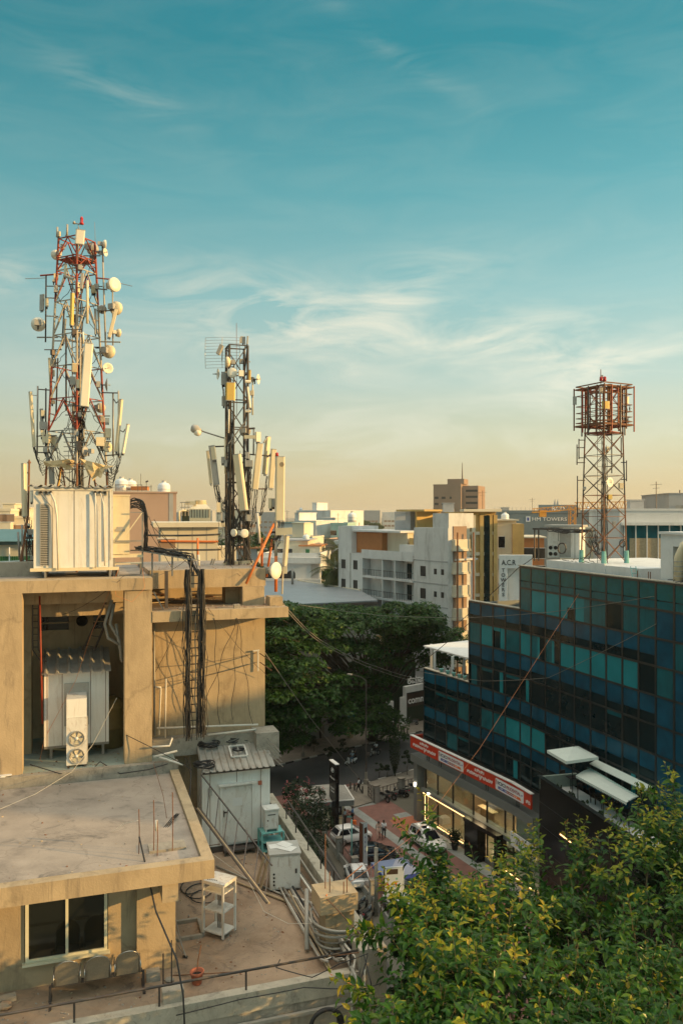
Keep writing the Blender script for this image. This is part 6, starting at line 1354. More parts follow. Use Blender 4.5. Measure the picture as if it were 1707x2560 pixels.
 part('rail',MB().bar(FW(1571,0.7,25.6),FW(1603,0.7,25.6),0.04),M['rust'],t)
 t=thing('roof_railing','blue-grey pipe railing behind the caged mast','railing',FW(1560,9,26.4))
 for k in range(9):part('post',MB().cyl(FW(1530+11*k,8,26.38),FW(1530+11*k,8,27.5),0.03,n=6),M['turq'],t)
 part('rail',MB().bar(FW(1530,8,27.5),FW(1618,8,27.5),0.05).bar(FW(1530,8,27.0),FW(1618,8,27.0),0.04),M['turq'],t)
 b=MB()
 for k in range(16):q=FW(1690+rnd.uniform(-20,25),0.3+rnd.random(),25.9); b.tube([q,q+Vector((rnd.uniform(-.5,.5),rnd.uniform(-.3,.3),rnd.uniform(0,.3))),q+Vector((rnd.uniform(-1,1),rnd.uniform(-.6,.6),0.05))],0.025,5)
 single('cable_heap',b,M['cable'],'heap of dark cables on the glass roof edge by the stair room','cable')
 for k in range(3):
  x0=1350+26*k; t_=sag(FW(x0,2.0,26.5),FW(x0+70,1.4,26.45),-0.25 if k%2 else 0.1,14,0.06); single('roof_cable',MB().tube(t_,0.025,5),M['cable'],('left','middle','right')[k]+' loose cable along the front of the white roof plinth','cable')
 t=thing('cable_gantry','dark steel cable gantry on posts left of the rooftop cabin','gantry',P(1340,1400,66))
 for px in(1336,1346):part('post',MB().cyl(P(px,1402,66),P(px,1322,66),0.06,n=6),M['darksteel'],t)
 part('beam',MB().bar(P(1332,1322,66),P(1480,1326,62),0.14),M['darksteel'],t)
 for k in range(10):part('cable',MB().tube(sag(P(1350+5*k,1320,66),P(1440+6*k,1326,62.5),0.3*rnd.random(),10,0.06),0.04,5),M['cable'],t)
 # ---- ground, street, forecourt
M['asphalt']=mat('asphalt',(0.060,0.062,0.066),0.85,0.2,0.35,(0.075,0.072,0.068),0.5,0.25,0,0.1,30)
M['groundmat']=mat('city_ground',(0.12,0.115,0.095),0.95,0.3,0.05,(0.05,0.075,0.035),0.6,0.03)
M['alley']=mat('dirty_concrete_alley',(0.075,0.07,0.065),0.9,0.25,0.5,(0.03,0.03,0.03),0.6,0.7)
M['footway']=mat('paving_slabs',(0.21,0.19,0.16),0.9,0.15,0.8,(0.07,0.065,0.055),0.5,0.6)
M['paverred']=mat('dull_red_pavers',(0.20,0.10,0.085),0.85,0.2,1.5,(0.10,0.075,0.07),0.5,0.6)
M['pavergrey']=mat('grey_pavers',(0.26,0.285,0.28),0.85,0.18,1.5,(0.1,0.1,0.1),0.4,0.8)
M['paverorange']=mat('rusty_pavers',(0.36,0.13,0.07),0.85,0.2,2.5)
M['kerbwhite']=mat('worn_white_kerb',(0.40,0.40,0.37),0.85,0.2,2.0); M['kerbblack']=mat('worn_black_kerb',(0.04,0.04,0.04),0.85,0.2,2.0)
M['wallgrey']=mat('grey_compound_wall',(0.29,0.29,0.27),0.9,0.15,1.0,(0.09,0.085,0.075),0.5,0.8)
M['carwhite']=mat('white_car_paint',(0.75,0.76,0.77),0.25,0.02,1.0,coat=0.6); M['cardark']=mat('dark_car_paint',(0.012,0.016,0.022),0.2,0.05,1.0,coat=0.6)
M['cargrey']=mat('grey_car_paint',(0.14,0.15,0.16),0.25,0.05,1.0,coat=0.6); M['carglass']=mat('car_glass',(0.008,0.010,0.016),0.05,0.1,1.0,spec=0.7)
M['taillamp']=mat('tail_lamp',(0.35,0.01,0.03),0.2,0.1); M['headlamp']=mat('head_lamp',(0.75,0.78,0.8),0.1,0.05); M['rim']=mat('alloy_rim',(0.35,0.36,0.37),0.3,0.05,metal=0.8)
M['skin']=mat('brown_skin',(0.14,0.065,0.035),0.6,0.1,8.0); M['hair']=mat('black_hair',(0.008,0.007,0.007),0.6,0.2,20.0)
M['shirtwhite']=mat('white_shirt',(0.70,0.72,0.76),0.85,0.04,9.0); M['shirtblue']=mat('blue_uniform_shirt',(0.10,0.24,0.50),0.85,0.06,9.0); M['shirtpale']=mat('pale_blue_shirt',(0.28,0.38,0.46),0.85,0.06,9.0)
M['clothpink']=mat('pinkish_tunic',(0.48,0.33,0.28),0.85,0.08,9.0); M['trouser']=mat('dark_trousers',(0.015,0.015,0.02),0.85,0.1,9.0); M['jeans']=mat('blue_jeans',(0.08,0.16,0.24),0.85,0.1,9.0); M['clothdark']=mat('dark_shirt',(0.02,0.021,0.028),0.85,0.1,9.0)
M['tent']=mat('blue_white_tent_cloth',(0.17,0.22,0.36),0.75,0.08,0.8); M['poster']=mat('poster_face',(0.52,0.60,0.66),0.5,0.03); M['posterbrown']=mat('poster_brown_face',(0.14,0.05,0.025),0.5,0.3,2.5)
M['gold']=mat('brass_emblem',(0.40,0.28,0.10),0.4,0.1,5.0); M['boardbrown']=mat('brown_shop_board',(0.045,0.025,0.016),0.6,0.15,2.0); M['hedge']=mat('dark_hedge',(0.015,0.03,0.012),0.8,0.4,4.0)
RD=Vector((0.78,0.625,0)).normalized(); RN=Vector((-RD.y,RD.x,0))
def S(s,n,z=0.0):return RD*s+RN*n+ZV*z
def SN(p):return p.dot(RD),p.dot(RN)
def ground():
 b=MB(); n=48
 ring=[Vector((6500*math.cos(2*math.pi*i/n),6500*math.sin(2*math.pi*i/n),-0.02))for i in range(n)]
 struct('ground',b.add(ring,[tuple(range(n))]),M['groundmat'])
 struct('road',MB().quad(S(-260,67.9,0.004),S(260,67.9,0.004),S(260,79.1,0.004),S(-260,79.1,0.004)),M['asphalt'])
 struct('far_footpath',MB().obox(Vector((0,0,0)),RD,RN,-120,200,79.28,85,-0.02,0.13),M['footway'])
 struct('near_footpath',MB().obox(Vector((0,0,0)),RD,RN,52,110,62.9,67.7,-0.02,0.13),M['footway'])
 b=MB()
 for n0,n1,s0,s1 in((79.1,79.28,-40,140),(67.72,67.9,50,110)):
  k=0; s=s0
  while s<s1:
   b.obox(Vector((0,0,0)),RD,RN,s,s+1.18,n0,n1,-0.02,0.15,mi=k%2); s+=1.2; k+=1
 struct('kerb',b,[M['kerbwhite'],M['kerbblack']])
 d1=(FW(1300)-FW(1059.5)).normalized(); o=FW(1059.5,-0.12); nn=Vector((-d1.y,d1.x,0)); nn=nn if nn.x<0 else-nn
 q=lambda s,w,z:o+d1*s+nn*w+ZV*z
 pv=[q(-13,0,0),q(42,0,0),Vector((9.0,41,0)),Vector((-1.3,73.0,0)),Vector((-3.4,79.5,0)),q(-13,12.5,0)]
 struct('forecourt_pavement',MB().add([Vector((p.x,p.y,0.006))for p in pv],[(0,1,2,3,4,5)]),M['paverred'])
 for k,(w0,w1)in enumerate(((0.1,1.6),(4.0,5.0),(7.6,8.5))):
  struct('paver_band',MB().quad(q(-12 if k else-3,w0,0.010),q(42,w0,0.010),q(42,w1,0.010),q(-12 if k else-3,w1,0.010)),M['pavergrey'])
 struct('paver_band',MB().quad(q(-9,1.7,0.014),q(-6.2,1.7,0.014),q(-6.2,9,0.014),q(-9,9,0.014)),M['pavergrey'])
 a=G(1030,2040,0.014); struct('paver_patch',MB().quad(a,a+d1*4.2,a+d1*4.2+nn*3.2,a+nn*2.6),M['paverorange'])
 struct('alley_ground',MB().quad(Vector((-40,30,-0.01)),Vector((9,30,-0.01)),Vector((-4,82,-0.01)),Vector((-40,82,-0.01))),M['alley'])
ground()
def boundary_fence():
 t=thing('boundary_fence','low dark wall with square piers and iron bars between alley and forecourt','fence',G(880,2190))
 a,b=G(812,2100),Vector((9.2,41,0)); d=(b-a).normalized(); n=Vector((d.y,-d.x,0)); Ln=(b-a).length
 part('wall',MB().obox(a,d,n,0,Ln,-0.1,0.1,-0.02,0.55),M['wallgrey'],t); s=0; k=0
 while s<Ln:
  p=part('pier',MB().obox(a,d,n,s-0.2,s+0.2,-0.22,0.22,-0.02,1.75),M['wallgrey'],t); part('cap',MB().obox(a,d,n,s-0.26,s+0.26,-0.28,0.28,1.752,1.84),M['footway'],p)
  g=MB().obox(a,d,n,s+0.2,s+4.0,-0.02,0.02,1.45,1.5).obox(a,d,n,s+0.2,s+4.0,-0.02,0.02,0.7,0.74)
  for i in range(14):q=s+0.4+0.26*i; g.obox(a,d,n,q,q+0.025,-0.012,0.012,0.551,1.62)
  part('grille',g,M['darksteel'],t); s+=4.2
 t=thing('front_fence','grey piers with iron panels behind the parked motorbikes','fence',S(57,62.7))
 s0=SN(G(930,2003))[0]; s1=s0+12
 for i in range(4):
  s=s0+3.6*i; p=part('pier',MB().obox(Vector(),RD,RN,s-0.28,s+0.28,62.45,62.95,-0.02,1.75),M['wallgrey'],t); part('cap',MB().obox(Vector(),RD,RN,s-0.36,s+0.36,62.37,63.03,1.752,1.85),M['footway'],p)
  part('wall',MB().obox(Vector(),RD,RN,s+0.28,s+3.3,62.6,62.8,-0.02,0.6),M['wallgrey'],t); g=MB().obox(Vector(),RD,RN,s+0.28,s+3.3,62.68,62.72,1.4,1.45)
  for k in range(6):g.obox(Vector(),RD,RN,s+0.5+0.5*k,s+0.55+0.5*k,62.68,62.72,0.601,1.4)
  part('grille',g,M['darksteel'],t)
 p=S(s0-0.35,62.6); t=thing('iron_gate','open black iron gate leaf with square openings beside the grey pier','gate',p)
 e=(G(914,1985)-p); e.z=0; e.normalize(); b=MB(); Lg=2.3
 for k in range(5):b.obox(p,e,ZV.cross(e),Lg*k/4.2,Lg*k/4.2+0.06,-0.03,0.03,0.1,1.5)
 part('leaf',b,M['darksteel'],t); b=MB()
 for z in(0.1,0.55,1.0,1.45):b.obox(p,e,ZV.cross(e),0,Lg,-0.025,0.025,z,z+0.07)
 part('bar',b,M['darksteel'],t)
 for k,(px,py,lab)in enumerate(((876,1976,'left black bollard at the forecourt entrance'),(886,1980,'middle black bollard at the forecourt entrance'),(906,1987,'right black bollard at the forecourt entrance, by the gate'))):
  c=G(px,py); single('bollard',MB().lathe(c,ZV,[(0,0.09),(0.85,0.09),(0.9,0.07),(0.92,0)],10),M['darksteel'],lab,'bollard','bollards at the entrance',smooth=True)
 for k,(px,py)in enumerate(((995,1829),(1003,1832),(1010,1834),(1018,1837))):
  c=G(px,py,0.13); single('bollard',MB().lathe(c,ZV,[(0,0.09),(0.85,0.09),(0.9,0.07),(0.92,0)],10),M['darksteel'],('first','second','third','fourth')[k]+' black bollard on the far footpath counted from the walking man','bollard','bollards on the far footpath',smooth=True)
boundary_fence()
# ---- people
def skinmesh(vs,es,rad,sub=1):
 me=bpy.data.meshes.new('sk'); me.from_pydata(vs,es,[]); ob=bpy.data.objects.new('sk',me); COL.objects.link(ob)
 md=ob.modifiers.new('s','SKIN'); md.use_smooth_shade=True
 if sub:m2=ob.modifiers.new('u','SUBSURF'); m2.levels=sub; m2.render_levels=sub
 for i,r in enumerate(rad):me.skin_vertices[0].data[i].radius=(r,r)
 me.skin_vertices[0].data[0].use_root=True
 dg=bpy.context.evaluated_depsgraph_get(); ev=ob.evaluated_get(dg); m=ev.to_mesh(); mb=MB()
 mb.add([v.co.copy()for v in m.vertices],[tuple(p.vertices)for p in m.polygons]); ev.to_mesh_clear(); bpy.data.objects.remove(ob); bpy.data.meshes.remove(me)
 return mb
def person(label,loc,hd,pose='stand',top='shirtwhite',low='trouser',ht=1.70,group=None,base=None,tunic=False,helmet=None,bag=False,cat='person'):
# hd: plan angle the person faces; local +y forwards
 k=ht/1.72; W={}
 W.update(pel=(0,0,.95),spi=(0,0,1.14),che=(0,.01,1.34),nek=(0,.0,1.48),hed=(0,.02,1.56),top=(0,.02,1.70))
 for s,n in((-1,'l'),(1,'r')):
  W[n+'hip']=(s*.09,0,.91); W[n+'sho']=(s*.18,0,1.42)
  if pose=='walk':
   f=.24*s; W[n+'kne']=(s*.1,f*.7+.06,.50); W[n+'ank']=(s*.1,f*1.25-(.06 if s<0 else 0),.09+(.04 if s<0 else 0)); W[n+'elb']=(s*.25,-f*.45,1.16); W[n+'wri']=(s*.26,-f*.7+.1,.95)
  elif pose=='sit':
   W[n+'kne']=(s*.17,.40,.86); W[n+'ank']=(s*.17,.38,.44); W[n+'elb']=(s*.26,.2,1.2); W[n+'wri']=(s*.24,.46,1.14)
  elif pose=='talk':
   W[n+'kne']=(s*.1,.02,.50); W[n+'ank']=(s*.11,0,.09); W[n+'elb']=(s*.26,.05,1.17); W[n+'wri']=(s*.12,.30,1.12)
  else:
   W[n+'kne']=(s*.1,.02,.50); W[n+'ank']=(s*.11,0,.09); W[n+'elb']=(s*.25,-.02,1.15); W[n+'wri']=(s*.26,.06,.93)
  a=Vector(W[n+'ank']); W[n+'toe']=(a.x,a.y+.17,a.z-.05)
  w=Vector(W[n+'wri']); d=(w-Vector(W[n+'elb'])).normalized(); W[n+'plm']=tuple(w+d*.07)
  sd=Vector((0,1,0))if abs(d.z)>.6 else Vector((1,0,0))
  for i in range(4):W[n+'f%d'%i]=tuple(w+d*(.15-.012*abs(i-1.3))+sd*(.026*(1.5-i))+Vector((0,.012,0)))
  W[n+'thu']=tuple(w+d*.08+sd*.06)
 if pose=='sit':
  dz=.0
 names=list(W); ix={n:i for i,n in enumerate(names)}
 E=[('pel','spi'),('spi','che'),('che','nek'),('nek','hed'),('hed','top')]
 rad=dict(pel=.13,spi=.115,che=.135,nek=.055,hed=.085,top=.075)
 for n in 'lr':
  E+=[('che',n+'sho'),(n+'sho',n+'elb'),(n+'elb',n+'wri'),(n+'wri',n+'plm'),(n+'plm',n+'thu'),('pel',n+'hip'),(n+'hip',n+'kne'),(n+'kne',n+'ank'),(n+'ank',n+'toe')]+[(n+'plm',n+'f%d'%i)for i in range(4)]
  rad.update({n+'sho':.065,n+'elb':.043,n+'wri':.03,n+'plm':.03,n+'thu':.011,n+'hip':.095,n+'kne':.06,n+'ank':.042,n+'toe':.035}); rad.update({n+'f%d'%i:.009 for i in range(4)})
 def grow(keep,add=0.0,es=None):
  nm=[n for n in names if n in keep]; j={n:i for i,n in enumerate(nm)}
  return skinmesh([Vector(W[n])*k for n in nm],[(j[a],j[b])for a,b in E if a in j and b in j],[(rad[n]+add)*k for n in nm])
 z0=Vector(loc); t=thing('person',label,cat,z0,group); Mz=Matrix.Rotation(hd-R(90),3,'Z')
 def put(name,mb,m,smooth=True,par=None):
  mb.v=[Mz@v+z0 for v in mb.v]; return part(name,mb,m,par or t,smooth)
 hd0=Vector(W['hed'])
 body=grow(set(names))
 for c,r in(((0,.112,1.585),.018),((-.088,.015,1.59),.02),((.088,.015,1.59),.02)):body.lathe(Vector(c)*k,(0,0,1),[(-.03*k,.004),(0,r*k),(.03*k,.004)],6)
 put('body',body,M['skin'])
 put('eye',MB().lathe(Vector((-.035,.092,1.625))*k,(0,1,0),[(0,.014*k),(.01,0)],6).lathe(Vector((.035,.092,1.625))*k,(0,1,0),[(0,.014*k),(.01,0)],6),M['hair'],True)
 put('mouth',MB().box(Vector((0,.1,1.545))*k,(.05,.012,.01)),M['inkred'],False)
 if helmet:put('helmet',MB().lathe(Vector((0,.01,1.56))*k,ZV,[(0,.10),(.06,.128),(.14,.125),(.2,.08),(.22,0)],14),M[helmet])
 else:put('hair',MB().lathe(Vector((0,-.005,1.6))*k,Vector((0,-.25,1)),[(0,.095),(.06,.1),(.11,.07),(.135,0)],14),M['hair'])
 tp={'spi','che','lsho','rsho','lelb','relb','pel'}; put('shirt',grow(tp,.016),M[top])
 if tunic:put('tunic',MB().lathe(Vector((0,0,.62))*k,ZV,[(0,.2),(.2,.17),(.42,.14)],14),M[top])
 put('trousers',grow({'pel','lhip','rhip','lkne','rkne','lank','rank'},.014),M[low])
 for n in 'lr':a=Vector(W[n+'ank'])*k; put('shoe',MB().hexa([a+Vector(v)for v in((-.05,-.07,-.09),(.05,-.07,-.09),(.045,.2,-.09),(-.045,.2,-.09),(-.045,-.06,.0),(.045,-.06,.0),(.04,.18,-.05),(-.04,.18,-.05))]),M['rubber'],False)
 if bag:put('backpack',MB().box(Vector((0,-.2,1.25))*k,(.28,.14,.4)),M['clothdark'],False)
 return t
person('man in white shirt with dark backpack walking in from the street',G(897,1984),R(175),'walk',bag=True)
person('man in white shirt and dark trousers walking across the forecourt',G(959,2097),R(-100),'walk')
person('person in a pinkish tunic walking beside the man in white',G(946,2098),R(-95),'walk','clothpink','clothpink',1.62,tunic=True)
person('guard in pale blue shirt leaning by the kiosk counter',G(862,2066),R(-20),'talk','shirtpale','trouser')
person('guard in bright blue uniform standing at the orange stool',G(881,2060),R(165),'talk','shirtblue','trouser')
person('dark-clothed man walking along the far footpath by the white gate',G(985,1839,.13),R(-60),'walk','clothdark','trouser',1.72)
# ---- cars
def car(label,loc,hd,Lc=3.9,Wc=1.70,Hc=1.50,style='hatch',paint='carwhite',name='hatchback_car'):
 t=thing(name,label,'car',loc); ex,ey=D2(hd),D2(hd+R(90)); o=Vector(loc)
 f=lambda x,y,z:o+ex*x+ey*y+ZV*z
 hl,hw=Lc/2,Wc/2; suv=style=='suv'
 zs,zb=(0.24,1.0)if suv else(0.2,0.93); hood=0.99 if suv else 0.90
 st=[(-hl,.80,.42,zb-.12),(-hl+.12,.93,.28,zb-.02),(-hl+.5,1,zs,zb),(-.6,1,zs,zb),(.5,1,zs,zb),(hl*.52,1,zs,hood+.05),(hl-.5,.97,zs,hood-.03),(hl-.2,.92,.24,hood-.12),(hl-.05,.80,.3,hood-.24),(hl,.68,.38,hood-.36)]
 b=MB(); vs=[]; n=10
 for x,w,z0,z1 in st:
  w*=hw
  for y,z in((w*.86,z0),(w*.97,z0+.1),(w,(z0+z1)/2),(w*.97,z1-.1),(w*.86,z1)):vs.append(f(x,y,z))
  for y,z in((w*.86,z1),(w*.97,z1-.1),(w,(z0+z1)/2),(w*.97,z0+.1),(w*.86,z0)):vs.append(f(x,-y,z))
 fs=[(i*n+k,i*n+(k+1)%n,(i+1)*n+(k+1)%n,(i+1)*n+k)for i in range(len(st)-1)for k in range(n)]+[tuple(range(n)),tuple(reversed(range((len(st)-1)*n,len(st)*n)))]
 bo=part('body',b.add(vs,fs),M[paint],t,True); md=bo.modifiers.new('edge','EDGE_SPLIT'); md.split_angle=R(52)
 xr0,xr1=(-hl+.12,-hl+.42)if suv else(-hl+.08,-hl+.50); xf0,xf1=(hl*.52,hl*.12)if suv else(hl*.60,hl*.10)
 wb,wt=hw*.93,hw*.74; zt=Hc
 lo=[f(xr0,-wb,zb-.03),f(xf0,-wb,zb-.03),f(xf0,wb,zb-.03),f(xr0,wb,zb-.03)]; up=[f(xr1,-wt,zt-.05),f(xf1,-wt,zt-.05),f(xf1,wt,zt-.05),f(xr1,wt,zt-.05)]
 cab=part('cabin',MB().hexa(lo+up),M[paint],t,True); bv=cab.modifiers.new('round','BEVEL'); bv.width=.07; bv.segments=3
 part('roof',MB().hexa([p+(f((xr1+xf1)/2,0,zt-.05)-p)*-.02 for p in up]+[f(xr1+.2,-wt+.14,zt+.02),f(xf1-.25,-wt+.14,zt+.02),f(xf1-.25,wt-.14,zt+.02),f(xr1+.2,wt-.14,zt+.02)]),M[paint],t,True)
 def glass(i,j,u0,u1,h0,h1,nm='window'):
  a,c,d,e=lo[i],lo[j],up[j],up[i]; q=lambda u,h:a.lerp(c,u).lerp(e.lerp(d,u),h); nn=(c-a).cross(e-a).normalized(); ct=f(0,0,zb); nn=nn if nn.dot(a-ct)>0 else-nn
  ps=[q(u0,h0),q(u1,h0),q(u1,h1),q(u0,h1)]; part(nm,MB().prism([p+nn*.004 for p in ps],nn*.012),M['carglass'],t)
 for i,j in((0,1),(3,2)):
  glass(i,j,.20,.47,.16,.92); glass(i,j,.51,.82,.16,.92); glass(i,j,.06,.17,.2,.85)
 glass(1,2,.06,.94,.08,.94,'windscreen'); glass(3,0,.08,.92,.18,.9,'rear_window')
 wr=.33 if suv else .29
 for sx in(-1,1):
  for sy in(-1,1):
   x=sx*Lc*.315+(.05 if sx>0 else 0); c=f(x,sy*(hw-.19),wr); w=part('wheel',MB().lathe(c,ey*sy,[(0,wr-.03),(.02,wr),(.17,wr),(.2,wr-.04),(.2,.2)],20),M['rubber'],t,True)
   part('rim',MB().lathe(c+ey*(sy*.2),ey*sy,[(0,.21),(.012,.2),(.014,.07),(.03,.05),(.031,0)],16),M['rim'],w)
   part('wheel_arch',MB().tube([f(x+math.cos(a)*(wr+.05),sy*(hw*.985),wr+math.sin(a)*(wr+.05))for a in[math.pi*i/10 for i in range(11)]],.035,5),M['rubber']if suv else M['kerbblack'],t)
 for sy in(-1,1):
  part('headlight',MB().hexa([f(hl-.30,sy*hw*.88,hood-.26),f(hl-.06,sy*hw*.5,hood-.3),f(hl-.1,sy*hw*.46,hood-.3),f(hl-.34,sy*hw*.84,hood-.26),f(hl-.34,sy*hw*.90,hood-.12),f(hl-.10,sy*hw*.5,hood-.15),f(hl-.14,sy*hw*.46,hood-.15),f(hl-.38,sy*hw*.86,hood-.12)]),M['headlamp'],t)
  part('tail_light',MB().hexa([f(-hl+.03,sy*hw*.6,zb-.3),f(-hl+.3,sy*hw*.955,zb-.28),f(-hl+.34,sy*hw*.93,zb-.28),f(-hl+.07,sy*hw*.58,zb-.3),f(-hl+.05,sy*hw*.62,zb-.12),f(-hl+.34,sy*hw*.975,zb-.1),f(-hl+.38,sy*hw*.93,zb-.1),f(-hl+.09,sy*hw*.58,zb-.12)]),M['taillamp'],t)
  part('mirror',MB().box(f(hl*.38,sy*(hw+.08),zb+.06),(.14,.2,.12),Matrix.Rotation(hd,3,'Z')),M[paint],t)
  part('sill',MB().bar(f(-Lc*.22,sy*hw*.96,zs+.04),f(Lc*.24,sy*hw*.96,zs+.04),.05,.12),M['rubber'],t)
 part('bumper',MB().hexa([f(hl-.02,-hw*.66,.3),f(hl+.03,-hw*.66,.3),f(hl+.03,hw*.66,.3),f(hl-.02,hw*.66,.3),f(hl-.08,-hw*.66,.52),f(hl+.01,-hw*.66,.52),f(hl+.01,hw*.66,.52),f(hl-.08,hw*.66,.52)]),M['rubber'],t)
 part('number_plate',MB().box(f(hl+.035,0,.42),(.02,.46,.12),Matrix.Rotation(hd,3,'Z')),M['signwhite'],t); part('number_plate',MB().box(f(-hl-.015,0,.62),(.02,.46,.12),Matrix.Rotation(hd,3,'Z')),M['signwhite'],t)
 if suv:
  for sy in(-1,1):part('roof_rail',MB().tube([f(xr1+.1,sy*wt*.93,zt),f(xr1+.2,sy*wt*.93,zt+.08),f(xf1-.4,sy*wt*.93,zt+.08),f(xf1-.3,sy*wt*.93,zt)],.025,5),M['greybox'],t)
  part('sunroof',MB().prism([f(xf1-.9,-.35,zt+.021),f(xf1-.35,-.35,zt+.021),f(xf1-.35,.35,zt+.021),f(xf1-.9,.35,zt+.021)],ZV*.006),M['carglass'],t)
 return t
a=G(878,2104); car('white hatchback parked behind the triangular totem on the forecourt',a,math.atan2(1.2,2.6),3.75,1.65,1.5)
a=G(1068,2118); car('white SUV with roof rails parked facing the leaves in front of the showroom',a,R(-64),4.3,1.78,1.64,'suv','carwhite','suv_car')
a=G(935,2152); car('dark blue saloon parked beyond the tent',a,R(8),4.2,1.7,1.45,'hatch','cardark','saloon_car')
a=G(892,2205); car('white small car half hidden under the blue tent',a,R(100),3.6,1.6,1.5)
a=G(1000,2285); car('white car behind the fence piers, mostly behind leaves',a,R(110),3.9,1.65,1.5)
a=FW(1228,3.6,.28); car('white SUV displayed inside the lit showroom',a,R(150),4.3,1.78,1.62,'suv','carwhite','suv_car')
a=FW(1268,5.6,.28); car('black SUV displayed deeper inside the lit showroom',a,R(-62),4.3,1.78,1.62,'suv','cardark','suv_car')
# ---- scooters and motorbikes
def bike(label,loc,hd,scooter,m,group=None,name=None):
 t=thing(name or('scooter' if scooter else 'motorcycle'),label,'scooter' if scooter else 'motorcycle',loc,group); ex,ey=D2(hd),D2(hd+R(90)); o=Vector(loc); f=lambda x,y,z:o+ex*x+ey*y+ZV*z
 wr=.23 if scooter else .30
 for x in(-.62,.62):
  w=part('wheel',MB().lathe(f(x,-.05,wr),ey,[(0,wr-.03),(.02,wr),(.08,wr),(.1,wr-.03),(.1,wr-.12),(0,wr-.12)],18),M['rubber'],t,True); part('rim',MB().lathe(f(x,-.03,wr),ey,[(0,wr-.1),(.06,wr-.1),(.061,0)],12),M['rim'],w)
 if scooter:
  part('rear_body',MB().prism([f(-.85,-.17,.62),f(-.3,-.17,.35),f(-.02,-.17,.36),f(-.05,-.17,.72),f(-.8,-.17,.78)],ey*.34),M[m],t)
  part('footboard',MB().prism([f(-.1,-.17,.27),f(.42,-.17,.27),f(.42,-.17,.33),f(-.1,-.17,.34)],ey*.34),M[m],t)
  part('front_shield',MB().hexa([f(.40,-.22,.3),f(.48,-.22,.3),f(.48,.22,.3),f(.40,.22,.3),f(.34,-.2,.95),f(.42,-.14,.95),f(.42,.14,.95),f(.34,.2,.95)]),M[m],t)
  part('mudguard',MB().tube([f(.62+math.cos(q)*.27,0,wr+math.sin(q)*.27)for q in[R(20+16*i)for i in range(9)]],.07,6),M[m],t)
 else:
  part('tank',MB().hexa([f(-.1,-.14,.68),f(.32,-.12,.72),f(.32,.12,.72),f(-.1,.14,.68),f(-.08,-.1,.86),f(.3,-.1,.93),f(.3,.1,.93),f(-.08,.1,.86)]),M[m],t)
  part('engine',MB().box(f(.08,0,.42),(.42,.26,.34),Matrix.Rotation(hd,3,'Z')),M['greybox'],t); part('frame',MB().bar(f(-.62,0,wr),f(.1,0,.35),.06).bar(f(.1,0,.35),f(.4,0,.85),.06).bar(f(-.5,0,.72),f(.35,0,.75),.06),M['darksteel'],t)
  part('exhaust',MB().cyl(f(-.75,-.16,.36),f(.0,-.16,.3),.045,n=8),M['chrome'],t); part('mudguard',MB().tube([f(-.62+math.cos(q)*.34,0,wr+math.sin(q)*.34)for q in[R(40+16*i)for i in range(9)]],.06,6),M[m],t)
 part('seat',MB().hexa([f(-.78,-.13,.78),f(-.08,-.14,.75),f(-.08,.14,.75),f(-.78,.13,.78),f(-.76,-.11,.86),f(-.1,-.12,.83),f(-.1,.12,.83),f(-.76,.11,.86)]),M['rubber'],t)
 part('fork',MB().bar(f(.62,-.06,wr),f(.40,-.06,.95),.045).bar(f(.62,.06,wr),f(.40,.06,.95),.045),M['greybox'],t)
 part('handlebar',MB().tube([f(.28,-.33,1.04),f(.38,-.15,1.0),f(.4,0,.98),f(.38,.15,1.0),f(.28,.33,1.04)],.018,6),M['darksteel'],t); part('headlight',MB().lathe(f(.44,0,.9),ex,[(-.05,.06),(.02,.085),(.05,.07),(.055,0)],12),M['headlamp'],t,True)
 for sy in(-1,1):part('mirror',MB().cyl(f(.32,sy*.25,1.02),f(.3,sy*.32,1.2),.008,n=4).box(f(.3,sy*.33,1.22),(.02,.1,.07),Matrix.Rotation(hd,3,'Z')),M['darksteel'],t)
 part('tail_light',MB().box(f(-.84,0,.74),(.05,.16,.07),Matrix.Rotation(hd,3,'Z')),M['taillamp'],t)
 return t
rda=math.atan2(RD.y,RD.x)
p=G(877,1913,.004); bike('white scooter riding along the road away from the rider in white',p,rda+math.pi,True,'carwhite'); person('scooter rider in pale blue shirt with legs bent',p-RD*-.25+ZV*-.05,rda+math.pi,'sit','shirtpale','jeans',helmet='greybox'); person('pillion passenger in black sitting behind the pale blue rider',p+RD*.62+ZV*.0,rda+math.pi,'sit','clothdark','trouser',helmet='clothdark')
p=G(936,1890,.004); bike('dark motorcycle ridden by the man in a white shirt on the road',p,rda+math.pi,False,'cardark'); person('motorcycle rider in white shirt on the road',p+RD*.3+ZV*-.03,rda+math.pi,'sit','shirtwhite','trouser')
g='motorbikes parked along the front fence'
for k,(px,py,sc,m)in enumerate(((957,2004,False,'cardark'),(972,1999,False,'cardark'),(996,1993,True,'cardark'),(1006,1990,True,'cargrey'),(1030,1981,False,'cardark'),(1046,1975,True,'cardark'))):
 bike(('first','second','third','fourth','fifth','sixth')[k]+' parked two-wheeler at the front fence, counting from the gate pier',G(px,py),R(140+(k%3)*9),sc,m,g)
bike('scooter parked before the brown shop board on the far footpath',S(*SN(G(1031,1812,.13)),.13),R(160),True,'cargrey')
for k,(px,py)in enumerate(((905,2278),(922,2300))):bike(('farther','nearer')[k]+' dark motorcycle parked in the alley by the fence',G(px,py),R(60),False,'cardark')
